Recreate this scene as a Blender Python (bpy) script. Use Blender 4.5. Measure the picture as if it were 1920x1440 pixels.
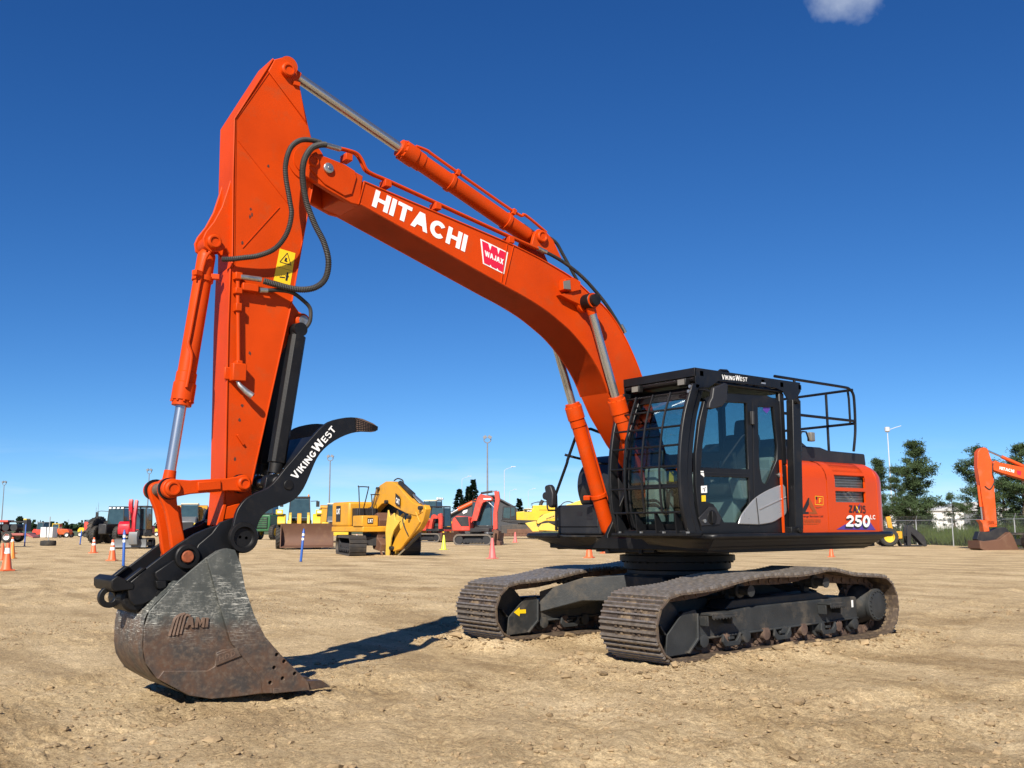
import bpy, bmesh, math, random
import numpy as np
from mathutils import Vector, Matrix
PI = math.pi
R = math.radians
scene = bpy.context.scene
for o in list(bpy.data.objects): bpy.data.objects.remove(o, do_unlink=True)
COL = scene.collection

# ------------------------------------------------------------------ camera
cam_d = bpy.data.cameras.new('camera'); cam = bpy.data.objects.new('camera', cam_d); COL.objects.link(cam)
CAM = Vector((9.713, 8.826, 1.45)); YAW = -2.23737; PITCH = 0.14736; ROLL = -0.0049
_d = Vector((math.cos(YAW)*math.cos(PITCH), math.sin(YAW)*math.cos(PITCH), math.sin(PITCH)))
_r = Vector((math.sin(YAW), -math.cos(YAW), 0)); _u = _r.cross(_d)
_r2 = math.cos(ROLL)*_r + math.sin(ROLL)*_u; _u2 = -math.sin(ROLL)*_r + math.cos(ROLL)*_u
cam.matrix_world = Matrix(((_r2.x, _u2.x, -_d.x, CAM.x), (_r2.y, _u2.y, -_d.y, CAM.y), (_r2.z, _u2.z, -_d.z, CAM.z), (0, 0, 0, 1)))
cam_d.sensor_fit = 'HORIZONTAL'; cam_d.sensor_width = 36.0; cam_d.lens = 36.0*1800/1920
cam_d.clip_start = 0.05; cam_d.clip_end = 6000
scene.camera = cam

# ------------------------------------------------------------------ sky and sun
SUN_AZ = R(37.5)      # the side the sun stands on, measured from +X towards +Y
SUN_EL = R(37.0)
sun_d = bpy.data.lights.new('sun', 'SUN'); sun = bpy.data.objects.new('sun', sun_d); COL.objects.link(sun)
sun_d.energy = 5.0; sun_d.angle = R(0.55); sun_d.color = (1.0, 0.93, 0.82)
sun.rotation_euler = Vector((math.cos(SUN_AZ)*math.cos(SUN_EL), math.sin(SUN_AZ)*math.cos(SUN_EL), math.sin(SUN_EL))).to_track_quat('Z', 'Y').to_euler()
world = bpy.data.worlds.new('World'); scene.world = world; world.use_nodes = True
wn, wl = world.node_tree.nodes, world.node_tree.links
wn.clear()
sky = wn.new('ShaderNodeTexSky'); sky.sky_type = 'NISHITA'; sky.sun_disc = False
sky.sun_elevation = SUN_EL; sky.sun_rotation = PI/2 - SUN_AZ
sky.altitude = 0; sky.air_density = 0.6; sky.dust_density = 0.0; sky.ozone_density = 4.0
bg = wn.new('ShaderNodeBackground'); bg.inputs['Strength'].default_value = 0.0605
# clear dry northern air: a little deeper in the red and green than the standard atmosphere
ssep = wn.new('ShaderNodeSeparateColor'); scmb = wn.new('ShaderNodeCombineColor'); wl.new(sky.outputs[0], ssep.inputs[0])
for i, (gain, power) in enumerate(((0.99, 1.41), (1.03, 1.10), (1.17, 0.90))):
    pw = wn.new('ShaderNodeMath'); pw.operation = 'POWER'; pw.inputs[1].default_value = power; wl.new(ssep.outputs[i], pw.inputs[0])
    gn = wn.new('ShaderNodeMath'); gn.operation = 'MULTIPLY'; gn.inputs[1].default_value = gain*10**(1-power); wl.new(pw.outputs[0], gn.inputs[0]); wl.new(gn.outputs[0], scmb.inputs[i])
wo = wn.new('ShaderNodeOutputWorld')
# thin fair-weather clouds low over the horizon and one small puff overhead
tc = wn.new('ShaderNodeTexCoord'); sep = wn.new('ShaderNodeSeparateXYZ'); wl.new(tc.outputs['Generated'], sep.inputs[0])
mp = wn.new('ShaderNodeMapping'); mp.inputs['Scale'].default_value = (3.2, 3.2, 24.0); wl.new(tc.outputs['Generated'], mp.inputs[0])
nz = wn.new('ShaderNodeTexNoise'); nz.inputs['Scale'].default_value = 1.9; nz.inputs['Detail'].default_value = 7; nz.inputs['Roughness'].default_value = 0.55
wl.new(mp.outputs[0], nz.inputs['Vector'])
rmp = wn.new('ShaderNodeValToRGB'); rmp.color_ramp.elements[0].position = 0.50; rmp.color_ramp.elements[1].position = 0.72
wl.new(nz.outputs['Fac'], rmp.inputs[0])
band = wn.new('ShaderNodeValToRGB'); wl.new(sep.outputs['Z'], band.inputs[0])
be = band.color_ramp.elements; be[0].position = 0.0; be[0].color = (0.06, 0.06, 0.06, 1); be[1].position = 0.085; be[1].color = (0, 0, 0, 1)
e = be.new(0.035); e.color = (0.34, 0.34, 0.34, 1)
mul = wn.new('ShaderNodeMath'); mul.operation = 'MULTIPLY'; wl.new(rmp.outputs[0], mul.inputs[0]); wl.new(band.outputs[0], mul.inputs[1])
puff_dir = (-0.7464, -0.4461, 0.4938)
dt = wn.new('ShaderNodeVectorMath'); dt.operation = 'DISTANCE'; wl.new(tc.outputs['Generated'], dt.inputs[0]); dt.inputs[1].default_value = puff_dir
nz2 = wn.new('ShaderNodeTexNoise'); nz2.inputs['Scale'].default_value = 22; nz2.inputs['Detail'].default_value = 6; wl.new(tc.outputs['Generated'], nz2.inputs['Vector'])
ad = wn.new('ShaderNodeMath'); ad.operation = 'MULTIPLY_ADD'; wl.new(nz2.outputs['Fac'], ad.inputs[0]); ad.inputs[1].default_value = 0.11; wl.new(dt.outputs['Value'], ad.inputs[2])
pr = wn.new('ShaderNodeMapRange'); pr.inputs['From Min'].default_value = 0.055; pr.inputs['From Max'].default_value = 0.092; pr.inputs['To Min'].default_value = 0.42; pr.inputs['To Max'].default_value = 0.0
wl.new(ad.outputs[0], pr.inputs['Value'])
mx0 = wn.new('ShaderNodeMath'); mx0.operation = 'MAXIMUM'; wl.new(mul.outputs[0], mx0.inputs[0]); wl.new(pr.outputs[0], mx0.inputs[1])
mixc = wn.new('ShaderNodeMixRGB'); mixc.inputs['Color2'].default_value = (9.0, 9.8, 10.6, 1)
wl.new(scmb.outputs[0], mixc.inputs['Color1']); wl.new(mx0.outputs[0], mixc.inputs['Fac'])
wl.new(mixc.outputs[0], bg.inputs['Color']); wl.new(bg.outputs[0], wo.inputs['Surface'])

vs = scene.view_settings
vs.view_transform = 'Standard'; vs.look = 'None'; vs.gamma = 1.0; vs.use_curve_mapping = False; vs.exposure = 0.70

# ------------------------------------------------------------------ materials
MATS = {}
def nodes_of(m):
    m.use_nodes = True; t = m.node_tree; t.nodes.clear(); return t.nodes, t.links
def surface(name, col, rough=0.5, metal=0.0, var=0.12, scale=3.0, dirt=0.0, dirt_col=(0.30, 0.22, 0.13), dirt_scale=2.0, bump=0.0, bump_scale=60.0, spec=0.5, coat=0.0, dirt_lo=0.52, rough_var=0.12, stretch=None):
    """painted or bare surface with colour variation, patches of dust or rust and fine relief"""
    m = bpy.data.materials.new(name); n, l = nodes_of(m)
    out = n.new('ShaderNodeOutputMaterial'); b = n.new('ShaderNodeBsdfPrincipled'); l.new(b.outputs[0], out.inputs[0])
    tc = n.new('ShaderNodeTexCoord'); src = tc.outputs['Object']
    if stretch:
        mpn = n.new('ShaderNodeMapping'); mpn.inputs['Scale'].default_value = stretch; l.new(src, mpn.inputs[0]); src = mpn.outputs[0]
    n1 = n.new('ShaderNodeTexNoise'); n1.inputs['Scale'].default_value = scale; n1.inputs['Detail'].default_value = 6; l.new(src, n1.inputs['Vector'])
    mr = n.new('ShaderNodeMapRange'); mr.inputs['From Min'].default_value = 0.3; mr.inputs['From Max'].default_value = 0.7
    mr.inputs['To Min'].default_value = 1-var; mr.inputs['To Max'].default_value = 1+var; l.new(n1.outputs['Fac'], mr.inputs['Value'])
    vm = n.new('ShaderNodeVectorMath'); vm.operation = 'SCALE'; vm.inputs[0].default_value = col[:3]; l.new(mr.outputs[0], vm.inputs['Scale'])
    colour = vm.outputs[0]
    if dirt > 0:
        n2 = n.new('ShaderNodeTexNoise'); n2.inputs['Scale'].default_value = dirt_scale; n2.inputs['Detail'].default_value = 9; n2.inputs['Roughness'].default_value = 0.68; l.new(src, n2.inputs['Vector'])
        r2 = n.new('ShaderNodeMapRange'); r2.inputs['From Min'].default_value = dirt_lo; r2.inputs['From Max'].default_value = dirt_lo+0.2; r2.inputs['To Max'].default_value = dirt; l.new(n2.outputs['Fac'], r2.inputs['Value'])
        mx = n.new('ShaderNodeMixRGB'); mx.inputs['Color2'].default_value = (*dirt_col, 1); l.new(colour, mx.inputs['Color1']); l.new(r2.outputs[0], mx.inputs['Fac']); colour = mx.outputs[0]
        ra = n.new('ShaderNodeMapRange'); ra.inputs['To Min'].default_value = rough; ra.inputs['To Max'].default_value = min(1, rough+0.35); l.new(r2.outputs[0], ra.inputs['Value']); l.new(ra.outputs[0], b.inputs['Roughness'])
    else:
        ra = n.new('ShaderNodeMapRange'); ra.inputs['To Min'].default_value = max(0.03, rough-rough_var); ra.inputs['To Max'].default_value = min(1, rough+rough_var); l.new(n1.outputs['Fac'], ra.inputs['Value']); l.new(ra.outputs[0], b.inputs['Roughness'])
    l.new(colour, b.inputs['Base Color']); b.inputs['Metallic'].default_value = metal; b.inputs['Specular IOR Level'].default_value = spec
    if coat: b.inputs['Coat Weight'].default_value = coat; b.inputs['Coat Roughness'].default_value = 0.12
    if bump > 0:
        n3 = n.new('ShaderNodeTexNoise'); n3.inputs['Scale'].default_value = bump_scale; n3.inputs['Detail'].default_value = 4; l.new(src, n3.inputs['Vector'])
        bp = n.new('ShaderNodeBump'); bp.inputs['Strength'].default_value = bump; bp.inputs['Distance'].default_value = 0.01; l.new(n3.outputs['Fac'], bp.inputs['Height']); l.new(bp.outputs[0], b.inputs['Normal'])
    MATS[name] = m; return m
def glass(name, tint, gloss=1.0, rough=0.02):
    m = bpy.data.materials.new(name); n, l = nodes_of(m)
    out = n.new('ShaderNodeOutputMaterial'); t = n.new('ShaderNodeBsdfTransparent'); t.inputs[0].default_value = (*tint, 1)
    g = n.new('ShaderNodeBsdfGlossy'); g.inputs['Roughness'].default_value = rough
    lw = n.new('ShaderNodeLayerWeight'); f = n.new('ShaderNodeMath'); f.operation = 'POWER'; f.inputs[1].default_value = 4.0; l.new(lw.outputs['Facing'], f.inputs[0])
    mm = n.new('ShaderNodeMath'); mm.operation = 'MULTIPLY_ADD'; mm.inputs[1].default_value = 0.9*gloss; mm.inputs[2].default_value = 0.045*gloss; l.new(f.outputs[0], mm.inputs[0])
    x = n.new('ShaderNodeMixShader'); l.new(mm.outputs[0], x.inputs[0]); l.new(t.outputs[0], x.inputs[1]); l.new(g.outputs[0], x.inputs[2]); l.new(x.outputs[0], out.inputs[0])
    MATS[name] = m; return m

ORANGE = surface('orange_paint', (0.500, 0.046, 0.0015), 0.46, var=0.10, scale=2.2, dirt=0.38, dirt_col=(0.27, 0.075, 0.022), dirt_scale=4.5, dirt_lo=0.535, bump=0.06, bump_scale=90, spec=0.16, rough_var=0.2)
ORANGE_GLOSS = surface('orange_hood_paint', (0.520, 0.050, 0.002), 0.30, var=0.05, scale=1.4, dirt=0.20, dirt_col=(0.36, 0.12, 0.04), dirt_scale=2.6, dirt_lo=0.56, spec=0.22, coat=0.08)
BLACK = surface('black_paint', (0.0065, 0.007, 0.0085), 0.40, var=0.3, scale=3, dirt=0.35, dirt_col=(0.034, 0.029, 0.024), dirt_scale=5.5, dirt_lo=0.54, bump=0.06, bump_scale=110, spec=0.32)
BLACK_PLAIN = surface('black_steel', (0.0060, 0.0060, 0.0065), 0.50, var=0.35, scale=5, dirt=0.40, dirt_col=(0.040, 0.033, 0.026), dirt_scale=6, dirt_lo=0.55, bump=0.08, spec=0.28)
FRAME = surface('dusty_black_frame', (0.022, 0.024, 0.025), 0.62, var=0.3, scale=4, dirt=0.75, dirt_col=(0.105, 0.086, 0.064), dirt_scale=3.4, dirt_lo=0.50, bump=0.25, bump_scale=45)
SHOE = surface('worn_track_steel', (0.100, 0.074, 0.056), 0.5, var=0.4, scale=9, metal=0.3, dirt=0.8, dirt_col=(0.34, 0.245, 0.14), dirt_scale=7, dirt_lo=0.475, bump=0.5, bump_scale=38)
CHAIN = surface('rusty_chain', (0.10, 0.062, 0.045), 0.75, var=0.35, scale=12, dirt=0.6, dirt_col=(0.22, 0.15, 0.09), dirt_scale=9, bump=0.4, bump_scale=50)
CHROME = surface('chrome_rod', (0.47, 0.49, 0.51), 0.27, metal=0.9, var=0.03, scale=1.5, rough_var=0.03)
STEEL = surface('zinc_fitting', (0.42, 0.42, 0.40), 0.36, metal=0.85, var=0.15, scale=20)
RUBBER = surface('hose_rubber', (0.022, 0.021, 0.020), 0.62, var=0.2, scale=8, dirt=0.4, dirt_col=(0.10, 0.085, 0.065), dirt_scale=6)
HOSE_SLEEVE = surface('hose_sleeve', (0.022, 0.021, 0.020), 0.6, var=0.2, scale=8, dirt=0.35, dirt_col=(0.085, 0.072, 0.055), dirt_scale=5)
WHITE = surface('white_decal', (0.80, 0.80, 0.78), 0.4, var=0.03, scale=6)
RED = surface('red_decal', (0.62, 0.012, 0.045), 0.4, var=0.04)
YELLOW_DECAL = surface('yellow_decal', (0.80, 0.52, 0.01), 0.4, var=0.04)
DECAL_BLACK = surface('black_decal', (0.012, 0.010, 0.012), 0.45, var=0.1)
PURPLE = surface('purple_decal', (0.075, 0.035, 0.26), 0.4, var=0.05)
BROWN_DECAL = surface('brown_decal', (0.26, 0.06, 0.008), 0.45, var=0.1)
SILVER = surface('silver_panel', (0.40, 0.40, 0.40), 0.30, metal=0.6, var=0.06, scale=3, spec=0.5)
PLASTIC = surface('dark_plastic', (0.014, 0.014, 0.016), 0.5, var=0.12, scale=4, dirt=0.25, dirt_col=(0.055, 0.047, 0.038), dirt_scale=4, dirt_lo=0.55, bump=0.1, bump_scale=220)
SEATGREY = surface('seat_grey', (0.30, 0.31, 0.30), 0.7, var=0.1, scale=6)
SEATDARK = surface('seat_black', (0.02, 0.02, 0.022), 0.8, var=0.15, scale=8)
GLASS = glass('cab_glass', (0.66, 0.75, 0.74), 1.0)
MESHDARK = surface('radiator_core', (0.035, 0.036, 0.038), 0.6, var=0.3, scale=30)
LAMP = surface('lamp_lens', (0.16, 0.15, 0.13), 0.2, var=0.1)

def bucket_material():
    """worn bucket: grey-green paint, scratched pale to bare metal in patches, rust brown below"""
    m = bpy.data.materials.new('worn_bucket_steel'); n, l = nodes_of(m)
    out = n.new('ShaderNodeOutputMaterial'); b = n.new('ShaderNodeBsdfPrincipled'); l.new(b.outputs[0], out.inputs[0])
    tc = n.new('ShaderNodeTexCoord'); obj = tc.outputs['Object']; sep = n.new('ShaderNodeSeparateXYZ'); l.new(obj, sep.inputs[0])
    def noise(s, d=8, rg=0.6, vec=None):
        t = n.new('ShaderNodeTexNoise'); t.inputs['Scale'].default_value = s; t.inputs['Detail'].default_value = d; t.inputs['Roughness'].default_value = rg
        l.new(vec or obj, t.inputs['Vector']); return t.outputs['Fac']
    def rng(v, a, c, lo=0.0, hi=1.0):
        t = n.new('ShaderNodeMapRange'); t.inputs['From Min'].default_value = a; t.inputs['From Max'].default_value = c; t.inputs['To Min'].default_value = lo; t.inputs['To Max'].default_value = hi
        l.new(v, t.inputs['Value']); return t.outputs[0]
    def math2(op, a, c):
        t = n.new('ShaderNodeMath'); t.operation = op
        for i, q in enumerate((a, c)):
            if isinstance(q, (int, float)): t.inputs[i].default_value = q
            else: l.new(q, t.inputs[i])
        return t.outputs[0]
    def mix(f, c1, c2):
        t = n.new('ShaderNodeMixRGB'); l.new(f, t.inputs['Fac'])
        for k, q in (('Color1', c1), ('Color2', c2)):
            if isinstance(q, tuple): t.inputs[k].default_value = (*q, 1)
            else: l.new(q, t.inputs[k])
        return t.outputs[0]
    z = sep.outputs['Z']
    edge = math2('ADD', z, math2('MULTIPLY', math2('SUBTRACT', noise(2.2), 0.5), 0.75))
    lower = rng(edge, 0.78, 0.62)
    rust = mix(rng(noise(6), 0.40, 0.62), (0.044, 0.037, 0.033), (0.092, 0.050, 0.030))
    rust = mix(rng(noise(26, 5), 0.48, 0.7), rust, (0.110, 0.080, 0.058))
    paint = mix(rng(noise(4), 0.4, 0.65), (0.040, 0.046, 0.044), (0.075, 0.080, 0.074))
    # fine scratches: stretched noise in three directions
    scr = None
    for rot, s in (((0, 0.5, 0), 1.0), ((0, -0.9, 0), 1.0), ((0, 1.6, 0.3), 1.0)):
        mp = n.new('ShaderNodeMapping'); mp.inputs['Rotation'].default_value = rot; mp.inputs['Scale'].default_value = (6, 6, 90); l.new(obj, mp.inputs[0])
        q = rng(noise(1.6, 3, 0.5, mp.outputs[0]), 0.62, 0.68)
        scr = q if scr is None else math2('MAXIMUM', scr, q)
    zone = math2('MULTIPLY', rng(noise(2.6, 9, 0.7), 0.43, 0.56), math2('MULTIPLY', rng(z, 0.40, 0.70), rng(z, 1.32, 1.10)))
    scuff = math2('MULTIPLY', zone, math2('MAXIMUM', scr, rng(noise(46, 7, 0.8), 0.47, 0.70, 0.0, 0.6)))
    base = mix(lower, paint, rust)
    base = mix(scuff, base, (0.56, 0.55, 0.49))
    l.new(base, b.inputs['Base Color'])
    l.new(rng(noise(9), 0.3, 0.7, 0.42, 0.72), b.inputs['Roughness']); b.inputs['Metallic'].default_value = 0.15
    bp = n.new('ShaderNodeBump'); bp.inputs['Strength'].default_value = 0.22; bp.inputs['Distance'].default_value = 0.01
    l.new(math2('ADD', noise(24, 6), math2('MULTIPLY', scr, 0.15)), bp.inputs['Height']); l.new(bp.outputs[0], b.inputs['Normal'])
    return m
BUCKET = bucket_material()

# ------------------------------------------------------------------ mesh helpers
class MB:
    def __init__(s, M=None): s.v = []; s.f = []; s.M = M
    def add(s, vs, fs):
        o = len(s.v)
        if s.M is not None: vs = [tuple(s.M @ Vector(p)) for p in vs]
        s.v += [tuple(p) for p in vs]; s.f += [tuple(i+o for i in f) for f in fs]; return s
    def box(s, x0, x1, y0, y1, z0, z1, rot=None, piv=None):
        vs = [Vector((x, y, z)) for z in (z0, z1) for y in (y0, y1) for x in (x0, x1)]
        if rot is not None:
            p = Vector(piv) if piv else sum(vs, Vector())/8; vs = [p + rot @ (q-p) for q in vs]
        return s.add(vs, [(0, 2, 3, 1), (4, 5, 7, 6), (0, 1, 5, 4), (2, 6, 7, 3), (1, 3, 7, 5), (0, 4, 6, 2)])
    def prism(s, poly, t0, t1, ax='y', t0s=None, t1s=None):
        """polygon in (x,z), (y,z) or (x,y) extruded along the remaining axis; t0s/t1s give a depth for each point"""
        a = sum(poly[i][0]*poly[(i+1) % len(poly)][1]-poly[(i+1) % len(poly)][0]*poly[i][1] for i in range(len(poly)))
        n = len(poly)
        if (a > 0) == (ax == 'y'): poly = poly[::-1]; t0s = t0s[::-1] if t0s else None; t1s = t1s[::-1] if t1s else None
        mk = {'y': lambda p, t: (p[0], t, p[1]), 'x': lambda p, t: (t, p[0], p[1]), 'z': lambda p, t: (p[0], p[1], t)}[ax]
        v0 = [mk(p, t0s[i] if t0s else t0) for i, p in enumerate(poly)]; v1 = [mk(p, t1s[i] if t1s else t1) for i, p in enumerate(poly)]
        fs = [tuple(range(n-1, -1, -1)), tuple(range(n, 2*n))] + [(i, (i+1) % n, (i+1) % n+n, i+n) for i in range(n)]
        return s.add(v0+v1, fs)
    def cyl(s, p0, p1, r0, r1=None, n=20, caps=True):
        return s.lathe([(r0, 0.0), (r0 if r1 is None else r1, 1.0)], p0, p1, n, caps, True)
    def lathe(s, prof, p0, p1, n=20, caps=True, rel=False):
        p0, p1 = Vector(p0), Vector(p1); d = p1-p0; L = d.length; d = d/L
        a = d.orthogonal().normalized(); b = d.cross(a); vs = []; fs = []
        for r, h in prof:
            c = p0 + d*(h*L if rel else h)
            vs += [c + (a*math.cos(2*PI*k/n)+b*math.sin(2*PI*k/n))*r for k in range(n)]
        m = len(prof)
        for i in range(m-1):
            fs += [(i*n+k, i*n+(k+1) % n, (i+1)*n+(k+1) % n, (i+1)*n+k) for k in range(n)]
        if caps: fs += [tuple(range(n-1, -1, -1)), tuple(range((m-1)*n, m*n))]
        return s.add(vs, fs)
    def tube(s, pts, r, n=10, closed=False, caps=True):
        pts = [Vector(p) for p in pts]; m = len(pts); rs = r if isinstance(r, (list, tuple)) else [r]*m
        vs = []; fs = []; ref = None
        for i, p in enumerate(pts):
            q0 = pts[i-1] if (i or closed) else p; q1 = pts[(i+1) % m] if (i < m-1 or closed) else p
            t = (q1-q0).normalized()
            if ref is None: ref = t.orthogonal().normalized()
            ref = (ref - t*ref.dot(t)).normalized(); b = t.cross(ref)
            vs += [p + (ref*math.cos(2*PI*k/n)+b*math.sin(2*PI*k/n))*rs[i] for k in range(n)]
        for i in range(m if closed else m-1):
            j = (i+1) % m; fs += [(i*n+k, i*n+(k+1) % n, j*n+(k+1) % n, j*n+k) for k in range(n)]
        if caps and not closed: fs += [tuple(range(n-1, -1, -1)), tuple(range((m-1)*n, m*n))]
        return s.add(vs, fs)
    def bar(s, p0, p1, w, h, up=(0, 0, 1)):
        p0, p1 = Vector(p0), Vector(p1); d = (p1-p0).normalized(); u = Vector(up); u = u-d*u.dot(d)
        u = d.orthogonal().normalized() if u.length < 1e-4 else u.normalized(); a = d.cross(u)
        vs = [p + a*(i*w/2) + u*(j*h/2) for p in (p0, p1) for i, j in ((-1, -1), (1, -1), (1, 1), (-1, 1))]
        return s.add(vs, [(3, 2, 1, 0), (4, 5, 6, 7), (0, 1, 5, 4), (1, 2, 6, 5), (2, 3, 7, 6), (3, 0, 4, 7)])
    def mesh(s, name, sharp=38):
        me = bpy.data.meshes.new(name); me.from_pydata(s.v, [], s.f); me.validate(); me.update()
        if sharp:
            me.polygons.foreach_set('use_smooth', [True]*len(me.polygons)); me.set_sharp_from_angle(angle=R(sharp))
        return me
def part(name, mb, mat, parent=None, bevel=0.0, sharp=38, seg=2, label=None, kind=None):
    me = mb if isinstance(mb, bpy.types.Mesh) else mb.mesh(name, sharp)
    if mat and not me.materials: me.materials.append(mat)
    o = bpy.data.objects.new(name, me); COL.objects.link(o)
    if parent: o.parent = parent
    if bevel:
        b = o.modifiers.new('bevel', 'BEVEL'); b.width = bevel; b.segments = seg; b.limit_method = 'ANGLE'; b.angle_limit = R(40); b.use_clamp_overlap = True
    if label: o['label'] = label
    if kind: o['kind'] = kind
    return o
def tag(o, label, cat, group=None, kind=None):
    o['label'] = label; o['category'] = cat
    if group: o['group'] = group
    if kind: o['kind'] = kind
    return o
def thing(name, label, cat, loc=(0, 0, 0), rz=0.0, group=None):
    o = bpy.data.objects.new(name, None); COL.objects.link(o); o.location = loc; o.rotation_euler = (0, 0, rz); o.empty_display_size = 0.3
    return tag(o, label, cat, group)
def struct(name, mb, mat):
    o = part(name, mb, mat, sharp=0); o['kind'] = 'structure'; return o
def spline(pts, n=8, closed=False):
    P = [Vector(p) for p in pts]; m = len(P); out = []
    for i in range(m if closed else m-1):
        if closed: p0, p1, p2, p3 = P[i-1], P[i], P[(i+1) % m], P[(i+2) % m]
        else: p0, p1, p2, p3 = P[max(i-1, 0)], P[i], P[i+1], P[min(i+2, m-1)]
        for k in range(n):
            t = k/n; out.append(0.5*((2*p1)+(p2-p0)*t+(2*p0-5*p1+4*p2-p3)*t*t+(3*p1-p0-3*p2+p3)*t**3))
    if not closed: out.append(P[-1])
    return out
def sp2(pts, n=6, closed=False): return [(p.x, p.y) for p in spline([Vector((a, b, 0)) for a, b in pts], n, closed)]
def circle(c, r, n=24, a0=0, a1=2*PI):
    full = abs(a1-a0-2*PI) < 1e-6
    return [(c[0]+r*math.cos(a0+(a1-a0)*k/(n if full else n-1)), c[1]+r*math.sin(a0+(a1-a0)*k/(n if full else n-1))) for k in range(n)]
def inset(poly, d):
    a = sum(poly[i][0]*poly[(i+1) % len(poly)][1]-poly[(i+1) % len(poly)][0]*poly[i][1] for i in range(len(poly))); sgn = 1 if a > 0 else -1
    out = []; n = len(poly)
    for i in range(n):
        p, q, r = Vector(poly[i-1]), Vector(poly[i]), Vector(poly[(i+1) % n])
        e1 = (q-p).normalized(); e2 = (r-q).normalized(); n1 = Vector((-e1.y, e1.x))*sgn; n2 = Vector((-e2.y, e2.x))*sgn
        b = n1+n2; k = b.length
        b = n1 if k < 0.2 else b/k; out.append(tuple(q + b*(d/max(0.35, b.dot(n1)))))
    return out
def holed(name, outer, holes, t0, t1, ax='y', sharp=38):
    """a plate with openings cut through it"""
    bm = bmesh.new(); mk = {'y': lambda p, t: (p[0], t, p[1]), 'x': lambda p, t: (t, p[0], p[1]), 'z': lambda p, t: (p[0], p[1], t)}[ax]
    es = []
    for loop in [outer]+holes:
        vs = [bm.verts.new(mk(p, t0)) for p in loop]; es += [bm.edges.new((vs[i], vs[(i+1) % len(vs)])) for i in range(len(vs))]
    bmesh.ops.triangle_fill(bm, edges=es, use_beauty=True, use_dissolve=False)
    ex = bmesh.ops.extrude_face_region(bm, geom=bm.faces[:])
    d = {'y': Vector((0, t1-t0, 0)), 'x': Vector((t1-t0, 0, 0)), 'z': Vector((0, 0, t1-t0))}[ax]
    bmesh.ops.translate(bm, vec=d, verts=[q for q in ex['geom'] if isinstance(q, bmesh.types.BMVert)])
    bmesh.ops.recalc_face_normals(bm, faces=bm.faces[:])
    me = bpy.data.meshes.new(name); bm.to_mesh(me); bm.free()
    if sharp: me.polygons.foreach_set('use_smooth', [True]*len(me.polygons)); me.set_sharp_from_angle(angle=R(sharp))
    return me
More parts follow.
